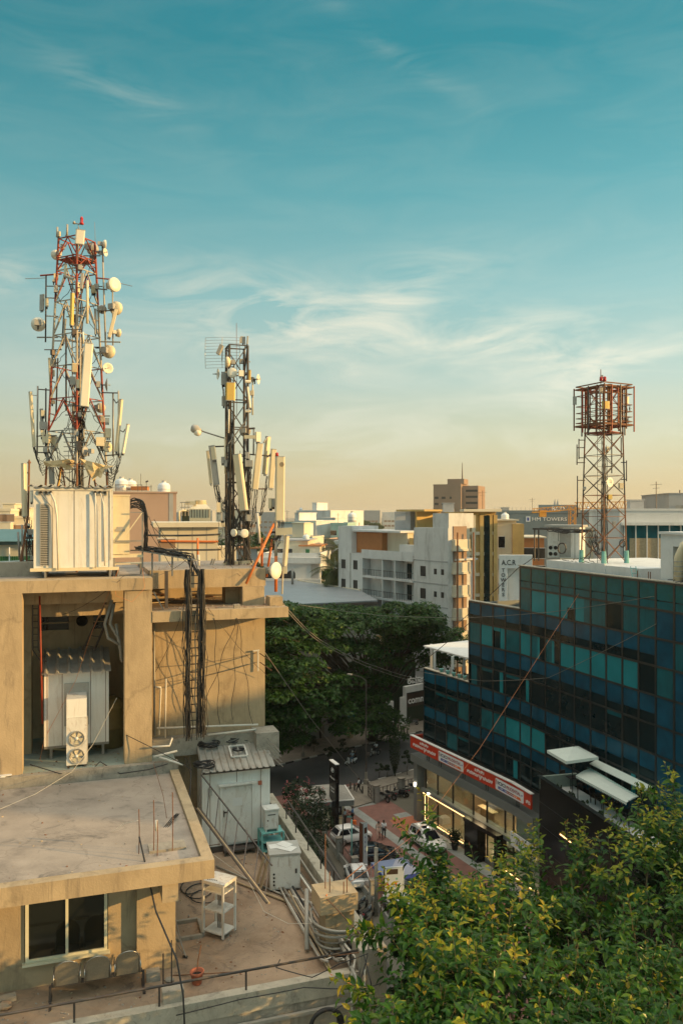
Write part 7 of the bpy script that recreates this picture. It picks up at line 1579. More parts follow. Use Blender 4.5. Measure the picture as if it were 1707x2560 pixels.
# ---- forecourt furniture
def forecourt():
 a,b=Vector((-1.17,77.0,0)),Vector((-0.55,75.5,0)); d=(b-a).normalized(); n=Vector((d.y,-d.x,0)); n=n if n.x<0 else-n; Lw=(b-a).length
 t=thing('pylon_sign','tall black pylon sign with an oval emblem and white lettering by the kiosk','sign',(a+b)/2)
 part('board',MB().obox(a,d,-n,0,Lw,0,0.35,0,6.3),M['blackclad'],t); part('top_cap',MB().obox(a,d,-n,-.02,Lw+.02,-.02,0.37,6.302,6.38),M['white'],t)
 c=a+d*(Lw/2)+n*.006+ZV*5.6; part('emblem',MB().tube([c+d*(.3*math.cos(q))+ZV*(.2*math.sin(q))for q in[2*math.pi*i/20 for i in range(21)]],.022,5).bar(c-d*.12-ZV*.12,c-d*.06+ZV*.12,.02,.05,up=n).bar(c+d*.06-ZV*.12,c+d*.12+ZV*.12,.02,.05,up=n).bar(c-d*.09,c+d*.09+ZV*.02,.02,.05,up=n),M['inkwhite'],t)
 for z,s,w in(('Hyundai',4.85,.9),('Advaith',3.9,.72),('Hyundai',3.6,.62)):part('lettering',text_mb(z,.26,a+d*(Lw/2)+n*.004+ZV*s,d,ZV,.01,width=w*1.2),M['inkwhite'],t)
 c=Vector((-1.75,78.3,0)); ex,ey=D2(R(12)),D2(R(102)); t=thing('guard_kiosk','small guard kiosk with a broad grey hip roof','kiosk',c)
 part('wall',MB().obox(c,ex,ey,.1,1.7,-1.6,.8,0,1.0).obox(c,ex,ey,.1,.25,-1.6,.8,1.0,2.4).obox(c,ex,ey,1.55,1.7,-1.6,-1.45,1.0,2.4).obox(c,ex,ey,.1,1.7,.65,.8,1.0,2.4),M['cream'],t)
 part('window',MB().obox(c,ex,ey,.3,1.5,-1.55,-1.5,1.0,2.35),M['carglass'],t); part('notice',MB().obox(c,ex,ey,.9,1.25,-1.64,-1.61,1.3,1.7),M['labelwhite'],t)
 e=[c+ex*x+ey*y+ZV*2.45 for x,y in((-2.5,-2.0),(2.6,-2.0),(2.6,2.2),(-2.5,2.2))]; tp=[c+ex*x+ey*y+ZV*3.35 for x,y in((-.6,-.3),(.7,-.3),(.7,.5),(-.6,.5))]
 r=part('roof',MB().hexa([p+ZV*.12 for p in e]+tp),M['wallgrey'],t); part('fascia',MB().hexa([p-ZV*.45 for p in e]+[p+ZV*.115 for p in e]),M['greyclad'],r); part('gutter',MB().bar(e[0]+ZV*.1,e[1]+ZV*.1,.1).bar(e[1]+ZV*.1,e[2]+ZV*.1,.1),M['white'],r)
 a=G(848,2072); t=thing('guard_desk','yellowish wooden desk in front of the kiosk','desk',a); part('cabinet',MB().box(a+Vector((0,.3,.45)),(.7,.5,.9),Matrix.Rotation(R(12),3,'Z')),M['cream'],t); part('top',MB().box(a+Vector((0,.3,.92)),(.8,.6,.04),Matrix.Rotation(R(12),3,'Z')),M['wood'],t)
 a=G(871,2060); t=thing('side_table','small greenish table between the two guards','table',a); part('top',MB().box(a+ZV*.7,(.7,.5,.04)),M['turq'],t)
 for x in(-.3,.3):
  for y in(-.2,.2):part('leg',MB().box(a+Vector((x,y,.34)),(.04,.04,.68)),M['galv'],t)
 a=G(886,2064); single('orange_stool',MB().lathe(a,ZV,[(0,.22),(.4,.17),(.42,.2),(.46,.2),(.47,0)],14),M['inkorange'],'round orange stool on the pavers beside the guard in bright blue','stool')
 a=G(907,2168); z=3.75; tri=[a+Vector(v)for v in((-.30,.18,0),(.0,-.36,0),(.40,.10,0))]
 t=thing('display_totem','three-sided display totem, brown on one face and white on the other','sign',a)
 part('core',MB().prism(tri,ZV*z),M['greyclad'],t); fa=lambda i,j,d:[tri[i].lerp(tri[j],.04)+d,tri[i].lerp(tri[j],.96)+d,tri[i].lerp(tri[j],.96)+d+ZV*(z-.04),tri[i].lerp(tri[j],.04)+d+ZV*(z-.04)]
 part('poster',MB().prism([p+ZV*.02 for p in fa(0,1,Vector((-.01,-.005,0)))],Vector((-.008,-.005,0))),M['posterbrown'],t); w=part('poster',MB().prism([p+ZV*.02 for p in fa(1,2,Vector((.005,-.008,0)))],Vector((.005,-.008,0))),M['poster'],t)
 q=lambda u,h:tri[1].lerp(tri[2],u)+Vector((.013,-.02,h)); part('picture',MB().quad(q(.2,2.9),q(.8,2.9),q(.8,3.4),q(.2,3.4)),M['boardbrown'],w); part('picture_badge',MB().quad(q(.35,3.02),q(.7,3.02),q(.7,3.3),q(.35,3.3)),M['signred'],w)
 for h in(2.5,2.1,1.7,1.3):part('printed_mark',MB().quad(q(.4,h),q(.55,h),q(.55,h+.16),q(.4,h+.16)),M['inkblue'],w)
 a=G(985,2258); ex=D2(R(8)); nn=Vector((ex.y,-ex.x,0)); t=thing('poster_stand','tall white poster board on the forecourt beside the blue tent','sign',a)
 part('board',MB().obox(a,ex,nn,-.72,.78,-.12,0,.05,2.75),M['poster'],t); part('edge',MB().obox(a,ex,nn,-.80,-.722,-.16,.01,0,2.8),M['blackclad'],t); q=lambda x,h:a+ex*x+nn*.004+ZV*h
 part('picture',MB().quad(q(-.6,2.2),q(.3,2.2),q(.3,2.6),q(-.6,2.6)),M['boardbrown'],t)
 for x,h,m in((-.5,1.85,'gold'),(.2,1.85,'turq'),(-.5,1.45,'signred'),(.15,1.5,'inkorange'),(-.2,1.1,'ink')):part('printed_mark',MB().prism([q(x+.09*math.cos(k*.7),h+.09*math.sin(k*.7))for k in range(9)],nn*.003),M[m],t)
 part('printed_mark',MB().quad(q(-.5,.55),q(.2,.6),q(.2,.7),q(-.5,.65)),M['inkred'],t)
 c=G(955,2245); c=Vector((4.3,63.6,0)); ex,ey=D2(R(20)),D2(R(110)); t=thing('canopy_tent','blue and white canopy tent on the forecourt','tent',c); h=1.5
 e=[c+ex*x+ey*y+ZV*1.9 for x,y in((-h,-h),(h,-h),(h,h),(-h,h))]; ap=c+ZV*2.5
 part('roof',MB().add(e+[ap,ap-ZV*.03]+[p-ZV*.02 for p in e],[(0,1,4),(1,2,4),(2,3,4),(3,0,4),(7,6,5),(8,7,5),(9,8,5),(6,9,5)]),M['tent'],t); b=MB()
 for i in range(4):b.prism([e[i],e[(i+1)%4],e[(i+1)%4]-ZV*.3,e[i]-ZV*.3],(c-e[i]).normalized()*.01)
 part('valance',b,M['inkblue'],t)
 part('side_wall',MB().prism([e[1]-ZV*.3,e[2]-ZV*.3,e[2]-ZV*1.8,e[1]-ZV*1.8],ex*-.01),M['tent'],t)
 for p in e:part('leg',MB().cyl(Vector((p.x,p.y,0)),p,.03,n=6),M['whitebox'],t)
 for px,py,y0,r,m,lab in((857,2150,2035,.055,'darksteel','dark thin post in front of the white hatchback'),(879,2165,2050,.06,'turq','pale blue-grey post in front of the white hatchback'),(940,2290,2120,.14,'concrete','thick dark utility pole in front of the tent')):
  a=G(px,py); single('post',MB().cyl(a,Vector((a.x,a.y,H-(y0-HY)/F*a.y)),r,n=8),M[m],lab,'post',smooth=True)
 a=G(915,1960,.13); t=thing('street_lamp','slim black street lamp post with a pale foot at the road edge','street lamp',a)
 part('post',MB().cyl(a,a+ZV*11.5,.1,.07,n=8),M['darksteel'],t); part('foot',MB().lathe(a,ZV,[(0,.3),(.5,.28),(.55,.17),(1.3,.15),(1.32,0)],10),M['footway'],t); part('arm',MB().tube([a+ZV*11.4,a+Vector((-.6,.4,11.8)),a+Vector((-1.6,1.1,11.9))],.04,6),M['darksteel'],t); part('lamp_head',MB().box(a+Vector((-1.8,1.25,11.88)),(.6,.25,.12),Matrix.Rotation(R(145),3,'Z')),M['greybox'],t)
 part('meter_box',MB().box(a+Vector((.25,0,3.3)),(.35,.3,.3)),M['darksteel'],t)
 a=G(757,1892,.13); t=thing('street_lamp','pale street lamp post on the dark far kerb at the left','street lamp',a); part('post',MB().cyl(a,a+ZV*7.5,.07,n=8),M['concrete'],t); part('foot',MB().lathe(a,ZV,[(0,.25),(.5,.22),(.55,.12),(.56,0)],10),M['footway'],t); part('arm',MB().tube([a+ZV*7.4,a+Vector((.6,-.6,7.8)),a+Vector((1.4,-1.3,7.9))],.035,6),M['darksteel'],t)
 a=FW(1133,2.6,.28); t=thing('office_chair','black office chair inside the showroom window','chair',a)
 part('seat',MB().box(a+ZV*.48,(.5,.5,.09)),M['wicker'],t); part('backrest',MB().box(a+Vector((-.24,0,.85)),(.08,.48,.62),Matrix.Rotation(R(-10),3,'Y')),M['wicker'],t); part('stem',MB().cyl(a+ZV*.08,a+ZV*.44,.03,n=8),M['chrome'],t)
 for k in range(5):d=D2(k*1.2566); part('leg',MB().bar(a+ZV*.1,a+d*.3+ZV*.07,.04).cyl(a+d*.3+ZV*.03-d.cross(ZV)*.02,a+d*.3+ZV*.03+d.cross(ZV)*.02,.03,n=8),M['greybox'],t)
 a=FW(1083,1.2,.28); single('display_plinth',MB().box(a+ZV*.3,(.8,.9,.6),Matrix.Rotation(R(-64),3,'Z')),M['white'],'white display plinth in the showroom corner by the lit window edge','plinth')
 a=FW(1100,5.5,.28); t=thing('sales_desk','pale wooden sales desk at the back of the showroom','desk',a); Mz=Matrix.Rotation(R(-64),3,'Z'); part('front',MB().box(a+ZV*.5,(2.2,.1,1.0),Mz),M['wood'],t); part('top',MB().box(a+ZV*1.02,(2.4,.7,.05),Mz),M['cream'],t)
 for k,(px,s,lab)in enumerate(((1160,1.0,'dark potted shrub outside the showroom by the black pillar'),)):
  a=FW(px,-1.0,0); t=thing('potted_shrub',lab,'plant',a); part('pot',MB().lathe(a,ZV,[(0,.25),(.5,.33),(.52,.33),(.5,0)],12),M['wicker'],t); b=MB()
  for i in range(500):v=Vector((rnd.gauss(0,.26),rnd.gauss(0,.26),abs(rnd.gauss(.8,.3))+.3)); q=rnd.random()*6.28; b.quad(a+v,a+v+Vector((.1*math.cos(q),.1*math.sin(q),.05)),a+v+Vector((.12*math.cos(q+.6),.12*math.sin(q+.6),.12)),a+v+Vector((.04,.02,.1)))
  part('foliage',b,M['leaf_dark'],t)
forecourt()
def far_side():
# compound walls, gate and shop front across the road
 t=thing('compound_wall','low grey compound wall under the big trees across the road','wall',S(30,85.1)); s0,s1=SN(G(690,1860))[0]-6,SN(G(872,1845))[0]
 part('wall',MB().obox(Vector(),RD,RN,s0,s1,85.05,85.3,0,1.7),M['wallgrey'],t); part('coping',MB().obox(Vector(),RD,RN,s0,s1,85.0,85.35,1.702,1.78),M['footway'],t)
 for k in range(6):s=s0+(s1-s0)*k/5; part('pier',MB().obox(Vector(),RD,RN,s-.25,s+.25,84.95,85.4,0,2.2),M['footway'],t)
 a=G(744,1868,.13); t=thing('gate_pillar','pale square gate pillar with a small notice under the dark trees','pillar',a); part('pillar',MB().obox(a,RD,RN,-.4,.4,-.35,.35,.1,3.1),M['footway'],t); part('notice',MB().obox(a,RD,RN,-.2,.2,-.37,-.352,1.8,2.5),M['labelwhite'],t); part('cap',MB().obox(a,RD,RN,-.5,.5,-.45,.45,3.102,3.25),M['footway'],t)
 a=G(875,1845,.13); t=thing('gate_pillar','pale end pillar of the low wall beside the green kiosk','pillar',a); part('pillar',MB().obox(a,RD,RN,-.3,.3,-.3,.3,.1,2.3),M['plaster'],t); part('cap',MB().obox(a,RD,RN,-.36,.36,-.36,.36,2.302,2.4),M['footway'],t)
 a=G(893,1838,.13)+RN*1.2; t=thing('atm_booth','narrow booth with a dull green glazed front under the big tree','booth',a); part('wall',MB().obox(a,RD,RN,-2.2,2.4,.1,2.5,0,4.2),M['clothdark'],t); part('door',MB().obox(a,RD,RN,-.6,.6,.02,.095,.1,3.3),M['gl_teal'],t); part('sign_board',MB().obox(a,RD,RN,-.7,.9,-.02,.095,3.4,3.9),M['turq'],t)
 p0,p1=G(945,1832,.13),G(1021,1806,.13); s0,n0=SN(p0); s1,n1=SN(p1); n0=(n0+n1)/2
 t=thing('gate_panel','white gate wall with a notice board and round brass emblem across the road','wall',S(s0,n0))
 for x0,x1,hz in((0,2.3,3.9),(2.7,3.5,3.8),(4.9,5.8,4.1)):part('wall',MB().obox(Vector(),RD,RN,s0+x0,s0+x1,n0,n0+.3,.1,hz),M['white'],t)
 part('panel',MB().obox(Vector(),RD,RN,s0+.5,s0+2.2,n0-.06,n0-.002,.6,3.3),M['greyclad'],t); q=part('notice',MB().obox(Vector(),RD,RN,s0+.7,s0+1.7,n0-.1,n0-.062,1.3,3.0),M['poster'],t); part('picture',MB().obox(Vector(),RD,RN,s0+.9,s0+1.5,n0-.12,n0-.102,1.8,2.5),M['inkblue'],q)
 part('emblem',MB().lathe(S(s0+.5,n0-.08,3.5),-RN,[(0,.34),(.06,.32),(.08,.22),(.081,0)],20),M['gold'],t)
 b=MB(); c=S(s0+1.3,n0-.9,.13);
 for i in range(900):v=RD*rnd.uniform(-1.1,1.1)+RN*rnd.uniform(-.4,.4)+ZV*rnd.uniform(0,1.0); q=rnd.random()*6.28; b.quad(c+v,c+v+Vector((.14*math.cos(q),.14*math.sin(q),.05)),c+v+Vector((.16*math.cos(q+.7),.16*math.sin(q+.7),.14)),c+v+Vector((.04,.03,.12)))
 single('clipped_hedge',b,M['leaf_dark'],'clipped dark hedge at the foot of the white gate wall','hedge')
 t=thing('shop_front','white-framed shop front with a brown board lettered comm','shop',S(s0+10,n0+.5)); sa,sb=s0+5.9,s0+20; nb=n0
 part('frame',MB().obox(Vector(),RD,RN,sa-.2,sa+.1,nb,nb+.5,.1,4.6).obox(Vector(),RD,RN,sa-.2,sb,nb-.1,nb+.5,4.602,5.5),M['white'],t); part('wall',MB().obox(Vector(),RD,RN,sa+.1,sb,nb+.1,nb+.5,.1,4.6),M['hedge'],t)
 bd=part('sign_board',MB().obox(Vector(),RD,RN,sa+.15,sb,nb-.02,nb+.095,2.5,4.4),M['boardbrown'],t); part('lettering',text_mb('comm',1.35,S(sa+.35,nb-.03,3.4),RD,ZV,.04,'LEFT',bold=.03),M['inkwhite'],bd)
 part('lettering',text_mb('ಕಮಾಂಡ',1.3,S(sa+.3,nb+.1,6.2),RD,ZV,.1,'LEFT',bold=.01),M['inkwhite'],t); part('upper_wall',MB().obox(Vector(),RD,RN,sa-4,sb,nb+2.5,nb+3,0,8.6),M['hedge'],t)
far_side()
terrace_things(); roof_things()
# ---- trees
def leaves(mb,c,rx,ry,rz,n,size,up=0.5,mi=0,shell=0.55,low=-0.35):
 c=Vector(c)
 for _ in range(n):
  while True:
   d=Vector((rnd.gauss(0,1),rnd.gauss(0,1),rnd.gauss(0,1)))
   if d.length>1e-3:
    d.normalize()
    if d.z>low:break
  k=shell+(1-shell)*rnd.random()**0.6
  p=c+Vector((d.x*rx*k,d.y*ry*k,d.z*rz*k))
  nrm=(d*0.8+ZV*up+Vector((rnd.gauss(0,.45),rnd.gauss(0,.45),rnd.gauss(0,.3)))).normalized()
  x=nrm.cross(Vector((rnd.gauss(0,1),rnd.gauss(0,1),rnd.gauss(0,1)))).normalized(); y=nrm.cross(x); s=size*rnd.uniform(0.6,1.3)
  mb.add([p-x*s,p+y*s*.45-nrm*s*.12,p+x*s-nrm*s*.3,p-y*s*.45-nrm*s*.12],[(0,1,2,3)],mi)
def limb(mb,a,b,r0,r1,bend=0.15,n=6,k=8):
 a=Vector(a); b=Vector(b); L_=(b-a).length; j=Vector((rnd.uniform(-1,1),rnd.uniform(-1,1),rnd.uniform(-.2,.8)))*(L_*bend)
 pts=[a.lerp(b,i/n)+j*math.sin(math.pi*i/n)for i in range(n+1)]
 mb.tube(pts,[r0+(r1-r0)*i/n for i in range(n+1)],k); return pts
def tree(name,label,base,h,rx,ry,nclump,nleaf,size,m='leaf_mid',trunk=0.18,group=None,cb=0.45,cat='tree'):
 t=thing(name,label,cat,base,group); base=Vector(base); b=MB(); top=base+ZV*(h*cb)
 limb(b,base,top,trunk,trunk*.7,.05); lf=MB()
 for i in range(nclump):
  a=rnd.random()*6.283; r=math.sqrt(rnd.random()); z=rnd.random()
  p=base+Vector((rx*r*math.cos(a)*(1-.35*z),ry*r*math.sin(a)*(1-.35*z),h*(cb+(1-cb)*(0.10+.8*z*math.sqrt(max(0,1-.6*r*r))))))
  q=(rx+ry)/2*rnd.uniform(.26,.42); leaves(lf,p,q,q,q*.75,nleaf,size)
  if i%3==0:limb(b,top-ZV*(h*.08),p-ZV*q*.3,trunk*.4,trunk*.1,.12,4,6)
 part('trunk',b,M['bark'],t,True); part('crown',lf,M[m],t)
 return t
def palm(label,base,h,r):
 t=thing('coconut_palm',label,'palm',base,'coconut palms'); base=Vector(base); b=MB(); top=base+Vector((.4,0,h)); limb(b,base,top,.2,.13,.04); part('trunk',b,M['bark'],t,True); lf=MB()
 for k in range(24):
  a=k*2.4; el=R(65-(k%12)*11); d=D2(a); n=12; p0=top; pts=[]
  for i in range(n+1):
   u=i/n; e=el-u*R(75); pts.append(p0.copy()); p0=p0+(d*math.cos(e)+ZV*math.sin(e))*(r/n)
  s=d.cross(ZV)
  for i in range(1,n):
   w=r*.26*math.sin(math.pi*min(1,.15+i/n))
   for sg in(-1,1):
    for q in(0,.5):
     p=pts[i].lerp(pts[i+1],q); dr=(pts[i+1]-pts[i]); lf.add([p,p+dr*.35,p+dr*.9+s*(sg*w)-ZV*w*.55],[(0,1,2)])
 part('fronds',lf,M['leaf_palm'],t)
def rain_tree():
 base=G(930,1852,.13); t=thing('rain_tree','huge spreading rain tree across the road, filling the middle of the view','tree',base)
 b=MB(); fork=base+Vector((.3,0,4.2)); limb(b,base,fork,.75,.6,.04); lf=MB()
 cl=[]
 def dome(px,py,Y,r):cl.append((P(px,py,Y),r))
 rows=[(1510,[(740,96),(785,98),(830,100),(868,101),(905,101),(945,101),(985,100),(1020,98),(1050,97),(800,90),(720,92)]),(1530,[(690,94),(735,93),(780,93),(1010,97),(1050,96),(1085,96),(960,96),(900,97),(845,96)]),(1560,[(675,92),(715,90),(760,91),(815,93),(870,95),(930,96),(990,97),(1050,97),(1095,97),(1118,98)]),(1600,[(672,90),(705,88),(745,89),(795,92),(850,94),(905,96),(960,98),(1060,99),(1100,99),(1130,99),(1145,100)]),(1640,[(668,89),(700,87),(735,87),(775,90),(905,97),(955,99),(1020,100),(1090,100),(1125,100)]),(1680,[(668,87),(700,86),(740,86),(785,89),(830,92),(872,95),(930,99),(960,101)]),(1720,[(672,86),(705,85),(745,86),(790,88),(835,91),(880,95),(920,98),(955,100)]),(1760,[(680,86),(715,85),(755,86),(800,88),(845,91),(890,95),(930,98),(965,101)]),(1795,[(690,87),(720,86),(765,87),(860,92),(905,96),(948,100),(985,103)]),(1830,[(700,88),(735,88),(985,104)])]
 for py,L_ in rows:
  for px,Y in L_:dome(px+rnd.uniform(-9,9),py+rnd.uniform(-8,10),Y+rnd.uniform(-1,1),rnd.uniform(1.5,2.2))
 for py in range(1515,1850,30):
  for px in(640,668,690):dome(px+rnd.uniform(-8,8),py+rnd.uniform(-8,8),rnd.uniform(86,95),rnd.uniform(1.4,1.9))
 for i in range(40):dome(rnd.uniform(690,1100),rnd.uniform(1520,1600),rnd.uniform(98,108),rnd.uniform(1.6,2.2))
 for p,r in cl:
  c=p-ZV*r*.6; dark=260
  leaves(lf,c,r*1.15,r*1.15,r*.72,250,.27,.8,0,.6,-.15)
  for k in range(5):
   a=rnd.random()*6.28; q=c+Vector((math.cos(a)*r*.8,math.sin(a)*r*.8,rnd.uniform(.0,.5)*r)); leaves(lf,q,r*.45,r*.45,r*.3,60,.22,.9,0,.5,-.1)
 for i,(p,r)in enumerate(cl):
  if i%2==0:
   m=fork.lerp(p,.55)+ZV*1.2; limb(b,fork-ZV*.2,m,.24,.13,.06,5,7); limb(b,m,p-ZV*r*.5,.12,.05,.08,4,6)
 for px,py,Y in((1010,1640,101),(1030,1610,100),(880,1680,97),(960,1600,100)):
  limb(b,fork,P(px,py,Y),.34,.15,.05,7,8)
 part('trunk',b,M['bark'],t,True); part('crown',lf,M['leaf_rain'],t)
 for i,(px,py,hh,r)in enumerate(((720,1875,9,3.5),(800,1862,8,3.2))):
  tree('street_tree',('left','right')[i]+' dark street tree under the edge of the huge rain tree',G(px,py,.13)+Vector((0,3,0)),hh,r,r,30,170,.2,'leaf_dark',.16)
rain_tree()
def small_plants():
 c=G(987,1941,.13); t=thing('cypress','slim dark cypress at the near kerb of the road','tree',c); lf=MB(); part('trunk',MB().cyl(c,c+ZV*.5,.07,n=8),M['bark'],t)
 for i in range(40):z=.3+3.9*i/40; leaves(lf,c+ZV*z,.62*math.sin(math.pi*min(1,.2+.8*(1-i/40)))+.08,.62*math.sin(math.pi*min(1,.2+.8*(1-i/40)))+.08,.22,60,.09,.7)
 part('crown',lf,M['leaf_dark'],t)
 for k,(px,py,h,r,lab)in enumerate(((948,1945,2.2,.5,'small palm-like shrub by the grey fence pier'),(968,1942,1.5,.5,'low round shrub left of the cypress'),(1018,1938,3.6,.7,'thin young tree right of the cypress'),(858,1900,2.6,1.0,'low leafy shrub at the dark far kerb'),(823,1898,1.6,.8,'small shrub on the far kerb with yellowish leaves'),(785,1880,2.2,1.2,'wide dark shrub before the compound wall'))):
  tree('shrub',lab,G(px,py,.13),h,r,r,9,70,.11,'leaf_dark',.04,cat='shrub',cb=.3)
 c=Vector((-3.0,73.5,0)); t=thing('flowering_oleander','big dark oleander with pink flowers beside the pylon sign','shrub',c); lf=MB(); b=MB(); fl=MB()
 for px,py,Y,r in((745,1975,70,1.2),(785,1990,69,1.1),(770,2030,68,1.3),(800,2025,70,1.0),(740,2020,67,1.2),(775,2075,67,1.3),(810,2060,69,1.0),(745,2070,65,1.2),(790,2110,66,1.1),(728,1985,69,.9),(760,2120,63,1.1),(780,2150,62,1.0)):
  p=P(px,py,Y); leaves(lf,p,r,r,r*.8,420,.13,.4); limb(b,Vector((p.x*.5+c.x*.5,p.y,0)),p,.06,.03,.1,4,5)
  if py<2030:
   for i in range(16):a=rnd.random()*6.28; q=p+Vector((math.cos(a)*r*.8,math.sin(a)*r*.8-.2,r*rnd.uniform(.3,.8))); leaves(fl,q,.13,.13,.1,6,.06)
 part('stems',b,M['bark'],t,True); part('foliage',lf,M['leaf_dark'],t); part('flowers',fl,M['flower'],t)
small_plants()
# ---- buildings beyond
M['bwhite']=mat('white_city_paint',(0.66,0.665,0.66),0.8,0.06,.3,(0.33,0.32,0.30),0.5,.35,.35); M['bwarm']=mat('cream_city_paint',(0.66,0.60,0.47),0.8,0.08,.3,(0.42,0.34,0.22),0.4,.4,.35)
M['apt']=mat('stained_white_paint',(0.60,0.61,0.61),0.85,0.07,.5,(0.26,0.25,0.24),0.75,.55,.22); M['byellow']=mat('yellow_ochre_paint',(0.52,0.36,0.14),0.85,0.12,.5,(0.30,0.18,0.07),0.5,.5,.3)
M['bpink']=mat('dull_pink_render',(0.42,0.30,0.24),0.9,0.06,.4); M['bmint']=mat('mint_paint',(0.33,0.50,0.46),0.8,0.08,.6); M['bbrown']=mat('brown_highrise_render',(0.30,0.20,0.14),0.85,0.08,.2); M['bblue']=mat('grey_blue_cladding',(0.15,0.20,0.23),0.6,0.1,.3); M['bgrey']=mat('pale_grey_render',(0.36,0.37,0.38),0.85,0.07,.3,(.22,.22,.22),.4,.4)
M['bterra']=mat('terracotta_room_paint',(0.42,0.17,0.06),0.85,0.1,.7); M['tinroof']=mat('grey_metal_roof',(0.27,0.30,0.33),0.45,0.1,.3,(.2,.2,.2),.5,.5,0,0,20,.2); M['tinteal']=mat('teal_metal_roof',(0.10,0.20,0.22),.5,.1,.5); M['greenshade']=mat('green_shade_net',(0.03,0.16,0.06),.8,.2,1.0); M['pinkwall']=mat('mauve_wall',(0.40,0.25,0.27),.85,.06,.6)
M['tank']=mat('white_plastic_tank',(0.75,0.76,0.76),.45,.03,2.0); M['cranepaint']=mat('crane_yellow',(0.62,0.28,0.03),.55,.1,.5)
def block(name,label,px0,px1,ytop,Y,ang,dep,m,cat='building',wins=(),z0=0,wm='carglass',group=None,parap=.35,side=(),stair=None,roofm='bgrey',frame_m='bwhite'):
# front from the column px0 at distance Y to the column px1, running at the plan angle ang
 a=P(px0,HY,Y); a.z=0; e=D2(ang); k=(px1-CX)/F; s=(k*a.y-a.x)/(e.x-k*e.y); n=Vector((-e.y,e.x,0)); zt=H-(ytop-HY)/F*a.y
 t=thing(name,label,cat,a+e*(s/2)+ZV*z0,group); part('wall',MB().obox(a,e,n,0,s,0,dep,z0,zt-.001),M[m],t)
 if parap:part('parapet',MB().obox(a,e,n,-.1,s+.1,-.1,.15,zt,zt+parap).obox(a,e,n,-.1,s+.1,dep-.15,dep+.1,zt,zt+parap).obox(a,e,n,-.1,.15,.151,dep-.151,zt,zt+parap).obox(a,e,n,s-.15,s+.1,.151,dep-.151,zt,zt+parap),M[m],t)
 else:part('roof',MB().obox(a,e,n,-.4,s+.4,-.4,dep+.4,zt,zt+.25),M[roofm],t)
 for u,z,w,h in wins:
  x=u*s; q=part('window',MB().obox(a,e,n,x-w/2-.08,x+w/2+.08,-.06,-.002,z-.1,z).obox(a,e,n,x-w/2-.08,x+w/2+.08,-.06,-.002,z+h,z+h+.08),M[frame_m],t); part('pane',MB().obox(a,e,n,x-w/2,x+w/2,-.03,-.003,z+.001,z+h-.001),M[wm],q)
 ae=a+e*s
 for u,z,w,h in side:
  x=u*dep; part('side_window',MB().obox(ae,n,-e,x-w/2,x+w/2,-.03,-.002,z,z+h),M[wm],t)
 if stair:x0,x1,d0,d1,hh=stair; part('stair_room',MB().obox(a,e,n,x0*s,x1*s,d0*dep,d1*dep,zt+.002,zt+hh),M[m],t); part('stair_roof',MB().obox(a,e,n,x0*s-.2,x1*s+.2,d0*dep-.2,d1*dep+.2,zt+hh+.002,zt+hh+.15),M[m],t)
 return t,a,e,n,s,zt
def grid(us,zs,w,h):return[(u,z,w,h)for z in zs for u in us]
def tankset(p,r,h,lab,group=None):
 t=thing('water_tank',lab,'water tank',p,group); part('body',MB().lathe(p,ZV,[(0,r),(h*.2,r),(h*.22,r*1.03),(h*.26,r),(h*.45,r),(h*.47,r*1.03),(h*.5,r),(h*.7,r),(h*.85,r*.75),(h*.9,r*.35),(h,r*.33),(h+.01,0)],20),M['tank'],t,True); part('lid',MB().lathe(p+ZV*(h+.012),ZV,[(0,r*.36),(.06,r*.36),(.1,0)],14),M['greybox'],t)
